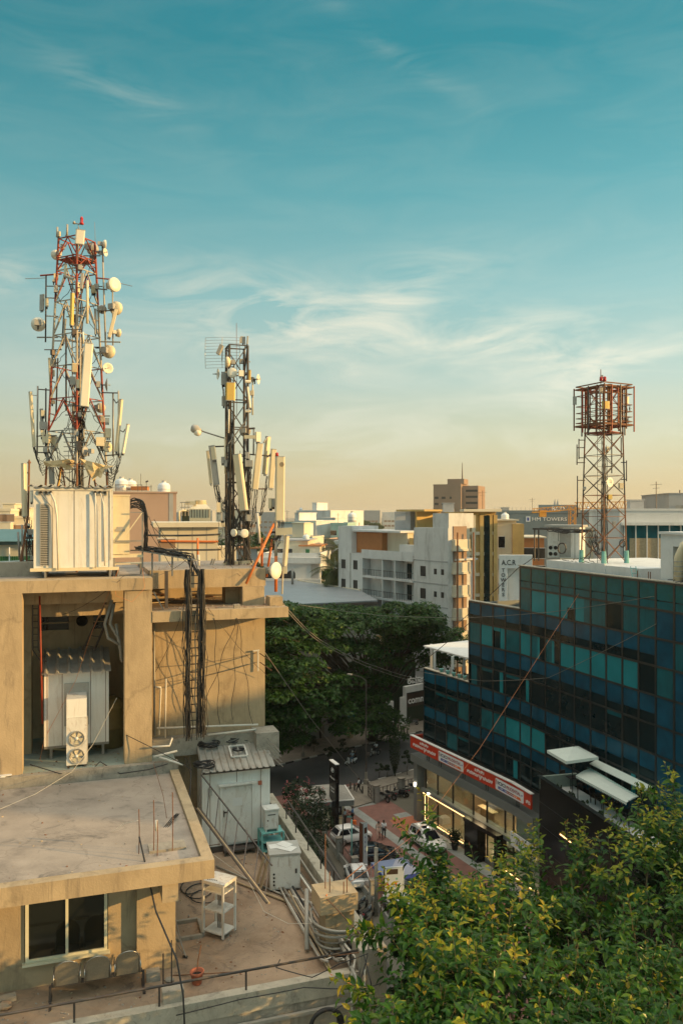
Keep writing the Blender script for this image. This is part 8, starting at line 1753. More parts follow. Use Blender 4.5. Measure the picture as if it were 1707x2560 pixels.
def apartment():
# large white apartment block with open balconies
 ang=R(-56); t,a,e,n,s,zt=block('apartment_building','large stained white apartment block with two rows of open balconies behind the rain tree',864,1140,1382,136,ang,3.4,'apt',wins=[],parap=0,roofm='apt')
 part('rear_wing',MB().obox(a,e,n,0,s*.72,3.9,14,0,zt-.01),M['apt'],t)
 zf=lambda k:zt-3.25*k
 inv=lambda px:((px-CX)/F*a.y-a.x)/(e.x-(px-CX)/F*e.y)
 x0,x1,x2=inv(925),inv(1054),inv(1086)
 part('bay_wall',MB().obox(a,e,n,0,x0,-1.5,-.01,0,zt+.2),M['apt'],t); part('bay_wall',MB().obox(a,e,n,x1,s,-1.5,-.01,0,zt+4.6),M['apt'],t); part('left_bay_top',MB().obox(a,e,n,0,x0*.55,-1.5,4,zt+.202,zt+4.6),M['apt'],t)
 for k in range(0,7):
  z=zf(k); part('balcony_slab',MB().obox(a,e,n,x0+.01,x1-.01,-1.7,-.012,z-.35,z),M['apt'],t)
  if k==0:part('fascia',MB().obox(a,e,n,x0+.01,x1-.01,-1.75,-1.705,z-.5,z+.9),M['apt'],t); continue
  b=MB()
  for i in range(30):x=x0+.3+(x1-x0-.5)*i/30; b.obox(a,e,n,x,x+.05,-1.6,-1.56,z,z+.95)
  b.obox(a,e,n,x0+.1,x1-.1,-1.62,-1.54,z+.95,z+1.02); part('balcony_railing',b,M['darksteel'],t)
  for u in(.30,.55,.78):x=x0+(x1-x0)*u; part('door',MB().obox(a,e,n,x-.55,x+.55,-.06,-.012,z,z+2.3),M['gl_dark'],t)
  for u in(.42,.66):x=x0+(x1-x0)*u; part('balcony_wall',MB().obox(a,e,n,x-.12,x+.12,-1.68,-.013,z,z+2.899),M['apt'],t)
 for k in(1,2,3):
  z=zf(k)+.75
  for px in(877,907,1077):x=inv(px); q=part('window',MB().obox(a,e,n,x-.75,x+.75,-1.56,-1.502,z-.1,z),M['apt'],t); part('pane',MB().obox(a,e,n,x-.6,x+.6,-1.53,-1.503,z+.001,z+1.5),M['wicker'],q)
 for k in(1,2,3,4):
  for px in(1108,1126):x=inv(px); part('vent_slot',MB().obox(a,e,n,x-.3,x+.3,-1.53,-1.502,zf(k)+1.2,zf(k)+2.0),M['wicker'],t)
 for k in range(7):part('floor_line',MB().obox(a,e,n,x1,s,-1.54,-1.502,zf(k)-.25,zf(k)-.1),M['bgrey'],t)
 for px in(895,):x=inv(px); part('drain_stain',MB().obox(a,e,n,x-.12,x+.05,-1.56,-1.502,zt-14,zt+.2),M['wallgrey'],t)
 part('roof_room',MB().obox(a,e,n,x0*.56,x0*1.55,-.5,5,zt+.26,zt+3.6),M['bterra'],t); part('roof_room',MB().obox(a,e,n,x0*1.56,x1*.80,.5,6,zt+.26,zt+3.7),M['bwarm'],t); part('roof_room',MB().obox(a,e,n,x0*2.2,x0*2.9,-.6,.49,zt+.26,zt+1.9),M['bwhite'],t); part('roof_room',MB().obox(a,e,n,x1*.82,x1*.99,.5,5,zt+.26,zt+2.9),M['byellow'],t)
 part('roof_canopy',MB().obox(a,e,n,x0*.5,x1*.82,-1.2,6.2,zt+3.705,zt+4.0),M['bwhite'],t); part('dark_opening',MB().obox(a,e,n,x0*2.5,x0*2.85,.42,.49,zt+2.0,zt+3.5),M['bbrown'],t)
 part('penthouse',MB().obox(a,e,n,x1*.42,x1*.62,4,9,zt+4.01,zt+7.0),M['bgrey'],t); part('penthouse_canopy',MB().obox(a,e,n,x1*.5,x1*.85,3,9.2,zt+7.002,zt+7.3),M['byellow'],t); part('penthouse_wall',MB().obox(a,e,n,x1*.68,x1*.7,4,9,zt+4.01,zt+7.0),M['byellow'],t)
 part('tower_top',MB().obox(a,e,n,inv(1100),s,-1.4,3.3,zt+4.602,zt+6.7),M['apt'],t)
 ae=a+e*s
 for k in range(-1,7):
  z=zf(k); part('loggia',MB().obox(ae,n,-e,-.8,2.0,-.7,-.01,z-1.6,z-.25),M['bwarm'],t); part('loggia_wall',MB().obox(ae,n,-e,-.6,1.9,-.12,-.011,z-.249,z+1.6),M['bbrown'],t); part('loggia_slab',MB().obox(ae,n,-e,-.9,2.1,-.8,-.01,z-1.9,z-1.601),M['bwarm'],t)
 for x in(-.9,2.12):part('down_pipe',MB().obox(ae,n,-e,x,x+.18,-1.25,-1.101,0,zt+4),M['rust'],t)
 c=LV; net=MB().add([P(1050,1345,119),P(1062,1322,119),P(1085,1330,117),P(1094,1400,117),P(1078,1380,117.5),P(1066,1372,118)],[(0,1,5),(1,2,4,5),(2,3,4)]); o=single('shade_net',net,M['turq'],'torn green net slung from the roof of the white apartment block','net'); md=o.modifiers.new('thick','SOLIDIFY'); md.thickness=.03
 t,a,e,n,s,zt=block('ochre_building','sunlit ochre building with tall vertical fins right of the apartment block',1166,1238,1284,124,R(8),12,'byellow',parap=.3)
 for u in(.02,.22,.50,.80,.97):part('fin',MB().obox(a,e,n,u*s-.3,u*s+.3,-.45,-.01,0,zt-.2),M['byellow' if u not in(.02,.22)else 'bwarm'],t)
 for k in range(8):part('floor_band',MB().obox(a,e,n,.25,s-.3,-.3,-.02,zt-3.2*k-3.3,zt-3.2*k-2.8),M['bwarm'],t)
 part('glass_slot',MB().obox(a,e,n,.66*s-.3,.66*s+.5,-.5,-.03,0,zt-.3),M['gl_dark'],t); part('roof_beam',MB().obox(a,e,n,-.8,s+.6,-1.3,1,zt+.302,zt+.7),M['bwarm'],t)
 t,a,e,n,s,zt=block('weathered_building','pale weathered building with a small window between the ochre one and the name wall',1238,1290,1302,130,R(-6),10,'bwarm',wins=grid((.3,),(24.6,21.0,17.0),1.0,1.8),parap=0,roofm='bwarm'); part('stair_flank',MB().obox(a,e,n,s-.6,s+1.2,-.4,8,0,zt-.5),M['byellow'],t)
 block('unfinished_building','low unfinished brick-coloured building with bare floors behind the name wall',1284,1360,1345,150,R(-8),14,'bterra',wins=grid((.15,.4,.65,.88),(18.5,21.8),1.6,1.9),parap=0,roofm='bwarm')
apartment()
def city():
# centre left: cream houses seen between the mast and the apartment block
 t,a,e,n,s,zt=block('arched_house','white house with rows of arched windows and a balcony, left of the palms',660,800,1394,150,R(-6),16,'bwhite',wins=[],parap=.9)
 for zl in(zt-4.6,zt-8.6):
  part('balcony_band',MB().obox(a,e,n,-.3,s+.3,-1.0,-.01,zl+3.6,zl+4.7),M['bwhite'],t)
  for u in(.06,.22,.36,.49):
   x=u*s; pts=[a+e*(x+.75*math.cos(q))+ZV*(zl+1.5+.75*math.sin(q))for q in[math.pi*i/8 for i in range(9)]]+[a+e*(x-.75)+ZV*zl,a+e*(x+.75)+ZV*zl]
   part('arched_window',MB().prism([p-n*.05 for p in pts],n*.04),M['wicker'],t)
  part('recess',MB().obox(a,e,n,.84*s,.97*s,-.06,-.012,zl-.3,zl+3.4),M['bgrey'],t)
 block('flat_roof_house','cream house with dark doorways and a green door on the terrace of the arched house',690,770,1352,158,R(-6),10,'bwarm',wins=[(.15,20.8,1.6,2.4),(.38,20.8,1.6,2.4)],parap=0,z0=16,roofm='bgrey'); t,a,e,n,s,zt=block('flat_roof_house','house with a red-tinted tin awning and green door beside the cream house',752,800,1366,156,R(-6),8,'bwarm',parap=0,z0=16,roofm='bterra'); part('door',MB().obox(a,e,n,s*.25,s*.45,-.05,-.002,20.5,23.2),M['greenshade'],t)
 block('stepped_house','small cream stepped house behind the red tin awning',722,780,1345,190,R(-12),12,'bwarm',wins=[(.5,22.5,1.2,1.0),(.8,22.3,1.2,.8)],stair=(.1,.6,.1,.6,3.5))
 block('white_house','white house with few small windows in front of the terraced white block',737,790,1304,235,R(-35),14,'bwhite',wins=grid((.5,.75),(13,19,24),1.6,1.8),side=grid((.3,.7),(14,20),2,1.5),stair=(.0,.2,0,.6,2.5))
 block('narrow_house','narrow white house with stacked windows left of the white house',700,734,1308,215,R(-20),14,'bwhite',wins=grid((.2,.55,.85),(12,17,22),1.8,2.2),parap=0,roofm='tinteal')
 block('terraced_block','broad white terraced block with ribbon windows and a stair tower on the skyline',741,826,1278,330,R(-28),30,'bwhite',wins=grid((.09,.27,.46,.66),(16,21,25.5),4.6,2.6),side=grid((.2,.5,.8),(18,24),4,2.5),stair=(.36,.50,.1,.4,3.4),wm='bbrown')
 block('annex_block','white annex with square windows in front of the terraced block',792,838,1296,300,R(-30),18,'bwhite',wins=grid((.2,.45,.7),(18,23),2.6,2.6),side=grid((.3,.7),(20,),2,2))
 block('mint_house','mint green house with a dark horizontal band left of the apartment block',827,868,1312,230,R(-10),16,'bmint',wins=[(.5,20.3,8.5,1.8),(.15,24,1.8,1.4),(.8,24,1.8,1.4),(.3,15.5,1.8,1.6)],parap=.6)
 block('low_house','small white house just left of the apartment block',836,872,1355,190,R(-15),12,'bwhite',wins=grid((.3,.7),(15,19),1.5,1.5)); block('brick_house','reddish house behind the tallest palm',812,850,1350,210,R(-15),12,'bpink',wins=grid((.3,.7),(18,),1.5,1.5))
 t=thing('metal_roofed_hall','long hall with a flat grey metal roof behind the middle mast','hall',P(760,1480,105)); zr=17.5; q=[G(600,1520,zr),G(944,1504,zr),G(900,1479,zr),G(735,1453,zr),G(560,1453,zr)]
 for p in q:p.z=zr
 part('roof',MB().prism(q,ZV*.18),M['tinroof'],t); part('wall',MB().prism([p.lerp(Vector((-5,128,p.z)),.03)-ZV*17.5 for p in q],ZV*17.49),M['wallgrey'],t); part('ridge_edge',MB().bar(q[2]+ZV*.25,q[3]+ZV*.25,.3,.2).bar(q[3]+ZV*.25,q[4]+ZV*.25,.3,.2),M['bwarm'],t); part('gutter',MB().bar(q[0]-ZV*.2,q[1]-ZV*.2,.3,.3),M['darksteel'],t)
 a=G(731,1462,17.6); single('roof_pipe',MB().cyl(a,a+ZV*2.9,.22,n=10),M['galv'],'short dark flue on the grey metal roof','flue',smooth=True)
 block('white_block','sunlit white block with brown windows at the left edge',-40,26,1278,110,R(8),14,'bwarm',wins=[(.72,29.0,1.0,1.0),(.92,29.0,1.6,1.0),(.85,26.4,2.4,1.0),(.85,24.0,2.4,.9),(.85,21.8,2.4,.9)],wm='bbrown',stair=(.5,.95,.2,.6,1.0)); block('white_block','lower wing with ribbon windows right of the sunlit white block',26,70,1296,112,R(8),14,'bwarm',wins=[(u,z,w,.9)for z in(27.6,25.8,24.0,22.2)for u,w in((.12,.8),(.58,1.8))],wm='bbrown',stair=(.35,.8,.2,.6,1.4))
 t,a,e,n,s,zt=block('shed','low shed with a teal roof and green shade at the left edge',-30,90,1362,62,R(6),12,'bwarm',parap=0,roofm='tinteal'); part('roof_sheet',MB().hexa([a-n*1.2+ZV*(zt+.26),a+e*s-n*1.2+ZV*(zt+.26),a+e*s+n*3+ZV*(zt+1.1),a+n*3+ZV*(zt+1.1),a-n*1.2+ZV*(zt+.32),a+e*s-n*1.2+ZV*(zt+.32),a+e*s+n*3+ZV*(zt+1.16),a+n*3+ZV*(zt+1.16)]),M['tinteal'],t); b=MB()
 for i in range(26):x=s*i/26; b.obox(a,e,n,x,x+s/40,-.1,-.01,zt-3.4,zt-.9)
 part('shade_strip',b,M['greenshade'],t)
 b=MB(); a=P(-20,1414,50); c=P(70,1410,50.5); t=thing('mauve_wall','mauve parapet wall with a white pipe rail at the left edge','wall',a); part('wall',MB().hexa([a-ZV*26,c-ZV*26,c-ZV*26+Vector((0,.3,0)),a-ZV*26+Vector((0,.3,0)),a,c,c+Vector((0,.3,0)),a+Vector((0,.3,0))]),M['pinkwall'],t); part('rail',MB().bar(a+ZV*.22,c+ZV*.22,.06),M['tank'],t)
 for k in range(3):p=a.lerp(c,.15+.33*k); part('post',MB().cyl(p,p+ZV*1.1,.04,n=6),M['tank'],t)
 t,a,e,n,s,zt=block('pink_block','large windowless dull pink block behind the big shelter',262,441,1232,75,R(14),20,'bpink',parap=.15); part('corner_band',MB().obox(a,e,n,s-.7,s-.3,-.03,-.002,0,zt),M['bgrey'],t)
 tankset(P(304,1226,78),.62,1.25,'left white water tank on the pink block','white tanks on the pink block'); tankset(P(327,1226,79),.55,1.1,'right white water tank on the pink block','white tanks on the pink block')
 t=thing('roof_railing','thin railing along the pink block beside the water tanks','railing',P(330,1226,77))
 for px in(290,318,345,355,378):part('post',MB().cyl(P(px,1228,77),P(px,1212,77),.03,n=5),M['darksteel'],t)
 part('rail',MB().bar(P(288,1212,77),P(356,1212,77),.04).bar(P(356,1217,77),P(380,1217,77),.04),M['darksteel'],t); single('roof_pole',MB().cyl(P(352,1226,78),P(352,1184,78),.02,n=5),M['darksteel'],'thin bare pole beside the tanks on the pink block','pole'); single('roof_box',MB().box(P(350,1221,78),(1.6,.8,.4)),M['bterra'],'brown plant boxes beside the white tanks','box');
 p=P(366,1205,77); single('roof_light',MB().cyl(P(366,1226,77),p,.025,n=5).box(p+Vector((.05,0,.05)),(.25,.2,.12),Matrix.Rotation(-.5,3,'Y')),M['darksteel'],'small dark floodlight on a stick on the pink block','light')
 Y=60.0; z0=P(0,1312,Y).z; g=lambda x,y,d:P(x,y,Y+d); t=thing('cooling_tower','yellowish louvred cooling tower with a round top','cooling tower',g(498,1312,1)); m=M['cream']
 part('basin',MB().hexa([g(474,1312,0),g(527,1312,0),g(527,1312,2),g(474,1312,2),g(474,1272,0),g(527,1272,0),g(527,1272,2),g(474,1272,2)]),m,t); part('hood',MB().hexa([g(474,1272,0),g(527,1272,0),g(527,1272,2),g(474,1272,2),g(487,1261,.4),g(516,1261,.4),g(516,1261,1.6),g(487,1261,1.6)]),m,t); part('fan_stack',MB().lathe(g(501,1262,1),ZV,[(0,.5),(.3,.42),(.34,.46),(.35,.4)],20),m,t,True); part('side_basin',MB().hexa([g(455,1312,.2),g(473,1312,.2),g(473,1312,2),g(455,1312,2),g(455,1275,.2),g(473,1275,.2),g(473,1275,2),g(455,1275,2)]),M['drum'],t); b=MB()
 for i in range(7):x=479+i*7; b.bar(g(x,1294,-.02),g(x,1274,-.02),.03,.05)
 part('louvre',b,M['darksteel'],t); b=MB()
 for x in(455,463,471):b.cyl(g(x,1290,-.1),g(x,1255,-.1),.03,n=5)
 b.bar(g(450,1256,-.1),g(475,1256,-.1),.05).bar(g(450,1268,-.1),g(475,1268,-.1),.05); part('handrail',b,M['galv'],t); part('pipe',MB().tube([g(448,1312,-.3),g(448,1278,-.3),g(456,1276,-.1),g(470,1276,0)],.09,8),M['cream'],t,True); part('top_walk',MB().hexa([g(462,1262,.2),g(490,1262,.2),g(490,1262,1.4),g(462,1262,1.4),g(464,1253,.2),g(488,1253,.2),g(488,1253,1.4),g(464,1253,1.4)]),m,t)
 t,a,e,n,s,zt=block('equipment_room','cream panelled equipment room with a flat roof left of the middle mast',402,545,1318,42,R(14),6,'bwarm',parap=0,z0=26.5,roofm='bwarm',wins=[(.1,28.2,.9,.5)],wm='bbrown')
 for u in(.3,.55,.8):part('panel_joint',MB().obox(a,e,n,u*s-.02,u*s+.02,-.01,-.002,26.5,zt),M['greybox'],t)
 part('pipe',MB().tube([a-n*.1+ZV*28.6,a+e*s-n*.1+ZV*28.55],.06,6),M['orange'],t); part('base_wall',MB().obox(a,e,n,-1,s+.4,.3,6,0,26.49),M['bgrey'],t); part('side_cabin',MB().obox(a,e,n,s+.05,s+1.0,.2,3,26.5,zt-1.1),M['bwarm'],t)
 for px,lab in((409,'orange upright post left of the cream equipment room'),):single('post',MB().cyl(P(px+85,1400,38),P(px+85,1345,38),.05,n=8),M['orange'],lab,'post',smooth=True)
 block('red_roofed_house','grey house with a rusty tiled roof right of the middle mast',585,640,1372,168,R(-5),8,'bgrey',wins=grid((.25,.7),(19.5,),1.2,1.2),z0=0,parap=0,roofm='bterra')
 t,a,e,n,s,zt=block('highrise','brown high-rise with banded windows and a mast on the skyline',1083,1150,1214,520,R(-22),26,'bbrown',wins=[(u,24+4.0*k,2.6,1.5)for k in range(5)for u in(.12,.38,.68)],wm='wicker',parap=.8,frame_m='bbrown',side=[(.5,24+4.0*k,22,1.3)for k in range(6)]); part('core',MB().obox(a,e,n,s*.70,s+.8,-1.0,14,0,zt+1),M['bbrown'],t); part('plant_room',MB().obox(a,e,n,s*.5,s+2,2,14,zt+.81,zt+4.2),M['bbrown'],t); part('wing',MB().obox(a,e,n,s+1.01,s+11,3,24,0,zt-.3),M['bbrown'],t)
 for k in range(6):part('window_band',MB().obox(a,e,n,s+3,s+10.6,2.9,2.99,25+3.9*k,26.4+3.9*k),M['wicker'],t)
 part('mast',MB().cyl(a+e*s+n*6+ZV*(zt+4.2),a+e*s+n*6+ZV*(zt+15),.5,.15,n=6),M['darksteel'],t)
 t,a,e,n,s,zt=block('office_block','long grey-blue office block lettered HM TOWERS',1236,1500,1283,170,R(-3),20,'bblue',parap=.6); part('lettering',text_mb('HM TOWERS',1.05,a+e*(s*.52)-n*.03+ZV*(zt-1.3),e,ZV,.05,width=7.2),M['inkwhite'],t); xe=s*.52-4.9; part('emblem_panel',MB().obox(a,e,n,xe,xe+.9,-.06,-.002,zt-1.8,zt-.7),M['signwhite'],t); part('emblem',MB().obox(a,e,n,xe+.25,xe+.65,-.08,-.061,zt-1.6,zt-.9),M['inkblue'],t)
 for k in range(24):part('roof_rail_post',MB().obox(a,e,n,s*k/24,s*k/24+.06,0,.06,zt+.602,zt+1.3),M['greybox'],t)
 c=P(1395,1283,185); t=thing('roof_sign','white letters BCD standing on the roofs behind the crane','sign',c); part('lettering',text_mb('BCD',1.35,c+ZV*1.0,Vector((1,0,0)),ZV,.1,width=2.9,bold=.03),M['inkwhite'],t); part('frame',MB().box(c+ZV*.15,(9,.1,.1)).box(c+Vector((0,.3,1.0)),(9,.1,1.9)),M['bblue'],t)
 Y=160; g=lambda x,y,d=0:P(x,y,Y+d); t=thing('tower_crane','yellow tower crane before the office block with its jib reaching right','crane',g(1430,1300)); b=MB()
 def truss(x0,y0,x1,y1,w,n_,nm):
  b=MB(); A,B=g(x0,y0),g(x1,y1); up=ZV*w
  for q in(Vector((0,-.6,0)),Vector((0,.6,0))):b.bar(A+q,B+q,.14)
  b.bar(A+up,B+up,.14)
  for i in range(n_):
   p,r=A.lerp(B,i/n_),A.lerp(B,(i+1)/n_); m=(p+r)/2+up; b.bar(p,m,.08); b.bar(m,r,.08)
  part(nm,b,M['cranepaint'],t)
 truss(1436,1272,1690,1268,1.25,26,'jib'); truss(1330,1282,1436,1273,.8,12,'counter_jib'); part('deck',MB().bar(g(1330,1281),g(1400,1277),.5,.25),M['cranepaint'],t); b=MB(); c=g(1430,1292)
 for sx in(-.55,.55):
  for sy in(-.55,.55):b.bar(c+Vector((sx,sy,-2.6)),c+Vector((sx,sy,2.0)),.14)
 for k in range(4):b.bar(c+Vector((-.55,-.55,-2.6+k*1.15)),c+Vector((.55,-.55,-1.45+k*1.15)),.09).bar(c+Vector((.55,-.55,-2.6+k*1.15)),c+Vector((-.55,-.55,-1.45+k*1.15)),.09)
 part('tower',b,M['cranepaint'],t); part('counterweight',MB().box(g(1356,1284),(1.3,1.0,1.3)),M['cranepaint'],t); part('cab',MB().box(g(1442,1276),(1.0,1.0,1.2)),M['greybox'],t); part('trolley',MB().box(g(1586,1278),(2.4,1.0,.9)),M['greybox'],t)
 for k,px in enumerate((1387,1394)):p=P(px,1290,700); single('church_spire',MB().cyl(p,p+ZV*6,2.0,n=8).lathe(p+ZV*6,ZV,[(0,2.2),(9,.1),(9.1,0)],8),M['bgrey'],('left','right')[k]+' of the twin pointed spires on the skyline above the crane','spire')
 t,a,e,n,s,zt=block('white_office','white office block with a glazed upper storey behind the white stair room',1548,1800,1277,88,R(-4),14,'bwhite',parap=.25)
 part('glazing',MB().obox(a,e,n,.4,s,-.3,-.05,24,zt-1.6),M['gl_teal'],t)
 for k in range(10):part('mullion',MB().obox(a,e,n,.4+k*1.2,.52+k*1.2,-.4,-.301,24,zt-1.6),M['white'],t)
 part('lit_interior',MB().obox(a,e,n,1.0,7,-.33,-.302,25.2,zt-3.0),M['wood'],t); part('roof_edge',MB().obox(a,e,n,.1,s,-.8,-.06,zt-1.59,zt-1.3),M['white'],t)
 t,a,e,n,s,zt=block('grey_block','plain grey concrete block at the right edge of the skyline',1672,1900,1234,110,R(-6),14,'bgrey',parap=.1); part('recess',MB().obox(a,e,n,.9,6,-.05,-.002,zt-4,zt-1.6),M['wallgrey'],t); p=P(1699,1234,111); part('stub',MB().cyl(p,p+ZV*.5,.08,n=6),M['darksteel'],t)
 block('long_white_parapet','white flat building behind the office block, left of the caged mast',1440,1560,1325,100,R(-4),10,'bwarm',parap=.3)
 t,a,e,n,s,zt=block('lit_house','low house with orange-lit walls and green shutters behind the rain tree',935,1056,1664,128,R(36),9,'bterra',parap=.2,roofm='bwarm')
 for u in(.38,.6,.85):part('shutter',MB().obox(a,e,n,u*s-.7,u*s+.7,-.06,-.002,zt-3.2,zt-.9),M['bmint'],t)
 part('balcony',MB().obox(a,e,n,.2*s,s+2,-1.5,-.01,zt-5.0,zt-4.2),M['bwhite'],t); b=MB()
 for i in range(24):x=.22*s+i*(s*.8)/24; b.obox(a,e,n,x,x+.05,-1.45,-1.4,zt-4.199,zt-3.2)
 part('balcony_railing',b,M['darksteel'],t)
 t,a,e,n,s,zt=block('lit_house','ochre house glimpsed through the middle of the rain tree',830,985,1598,120,R(30),8,'byellow',parap=0,roofm='bwarm')
 part('awning',MB().obox(a,e,n,s*.5,s+1,-1.6,-.01,zt-.9,zt-.7),M['bwarm'],t)
 block('roof_shed','pale low house with a sunlit canopy right of the rain tree, above the pergola',1010,1090,1634,145,R(33),7,'bwarm',parap=0,roofm='bwarm'); block('back_house','plain beige house low behind the lit house',870,960,1650,124,R(30),8,'bpink',parap=0,roofm='tinroof')
 spots=((880,1300,118),(1120,1275,117),(1206,1276,128),(1262,1299,134),(1262,1280,176),(1330,1280,180),(1470,1280,180),(1588,1272,92),(1640,1272,94),(752,1276,338),(770,1300,240),(718,1305,220),(765,1350,160),(706,1350,160),(845,1310,235),(410,1232,84),(1000,1296,125))
 for i,(px,py,Y)in enumerate(spots):
  p=P(px,py,Y); k=i%3
  if k==0:tankset(p-ZV*.3,.65,1.5,'one of the small water tanks standing on the roofs beyond','water tanks on the roofs beyond')
  elif k==1:single('roof_cabinet',MB().box(p+ZV*.3,(1.6,1.0,1.2)).box(p+Vector((0,0,1.0)),(1.8,1.2,.12)),M['bgrey'],'one of the small grey plant boxes on the roofs beyond','plant box','plant boxes on the roofs beyond')
  else:single('roof_aerial',MB().cyl(p-ZV*.3,p+ZV*3.2,.05,n=5).bar(p+Vector((-.7,0,2.8)),p+Vector((.7,0,2.9)),.04).bar(p+Vector((-.4,0,2.4)),p+Vector((.4,0,2.45)),.04),M['darksteel'],'one of the thin aerials on the roofs beyond','aerial','aerials on the roofs beyond')
 g_='far low houses on the skyline'; far=random.Random(11)
 names=[(-20,60),(640,700),(845,885),(868,905),(905,950),(955,1000),(1000,1050),(1050,1090),(1190,1240),(1240,1290),(1450,1520),(1510,1590),(1580,1680),(440,480),(470,530),(540,600),(600,640)]
 desc=['far left','between middle mast and palms','over the mint house','behind the penthouse','at the penthouse roof','left of the high-rise','just left of the high-rise','at the foot of the high-rise','right of the high-rise','over the ochre building','under the crane jib','below the jib trolley','left of the grey block','behind the cooling tower','right of the cooling tower','behind the middle mast','right behind the middle mast']
 for i,((x0,x1),dd)in enumerate(zip(names,desc)):
  Y=far.uniform(600,1300); block('far_building','hazy distant building '+dd,x0,x1,far.uniform(1274,1284),Y,R(far.uniform(-20,10)),20,far.choice(('bwhite','bgrey','bwarm','bgrey')),wins=grid((.2,.4,.6,.8),(8,14,20),4,2.5),group=None,parap=1.0,wm='bbrown')
 for i in range(70):
  Y=far.uniform(250,1500); px=far.uniform(-60,1780); h=far.uniform(8,19)
  p=P(px,HY,Y); w=far.uniform(9,18); e=D2(R(far.uniform(-25,15))); n=Vector((-e.y,e.x,0)); b=MB().obox(p,e,n,-w/2,w/2,0,12,0,h).obox(p,e,n,-w*.2,w*.1,3,8,h,h+2.5); c=far.choice(('bwhite','bwarm','bgrey','bpink'))
  single('far_house',b,M[c],'one of the low pale houses scattered among trees towards the horizon','house',g_)
 spots=[(640,1325,230,8),(668,1318,260,9),(690,1322,280,8),(712,1310,330,10),(735,1360,185,6),(760,1352,195,5),(800,1342,210,7),(808,1380,175,7),(795,1395,165,6),(822,1332,260,9),(845,1305,330,8),(858,1330,250,7),(1160,1300,420,12),(1180,1292,500,12),(1100,1310,360,10),(1062,1290,520,10),(905,1292,600,12),(940,1296,600,10),(815,1410,152,5.5),(840,1400,150,5),(850,1430,146,5),(560,1335,200,8),(600,1325,220,8),(630,1345,170,6),(100,1320,160,8),(88,1340,140,6)]
 for i,(px,py,Y,r)in enumerate(spots):
  base=P(px,1286,Y); top=H-(py-HY)/F*Y; base.z=0
  tree('city_tree','rounded tree among the houses '+('left of the palms' if px<800 else('around the palms' if px<870 else 'towards the skyline')),base,max(8,top),r*.75,r*.6,22,90,.035*Y**.5,'leaf_mid' if i%3 else 'leaf_rain',.25,'trees among the houses')
 palm('taller palm, behind, close to the apartment block',P(840,1286,160)*1-ZV*H,H-(1372-HY)/F*160,5.2); palm('nearer palm in front of the dark trees, left of the apartment block',P(832,1286,138)-ZV*H,H-(1420-HY)/F*138,5.5)
 b=MB(); c=random.Random(5)
 for i in range(420):Y=c.uniform(380,2600); px=c.uniform(-300,2000); p=P(px,HY,Y); r=c.uniform(6,12)*(1+Y/2500); leaves(b,Vector((p.x,p.y,c.uniform(5,9))),r,r,6,34,.9+Y/900,.5)
 single('distant_trees',b,M['leaf_mid'],None,None,kind='stuff'); o=bpy.data.objects['distant_trees']; tag(o,'dark green mass of distant trees along the horizon','trees')
city()
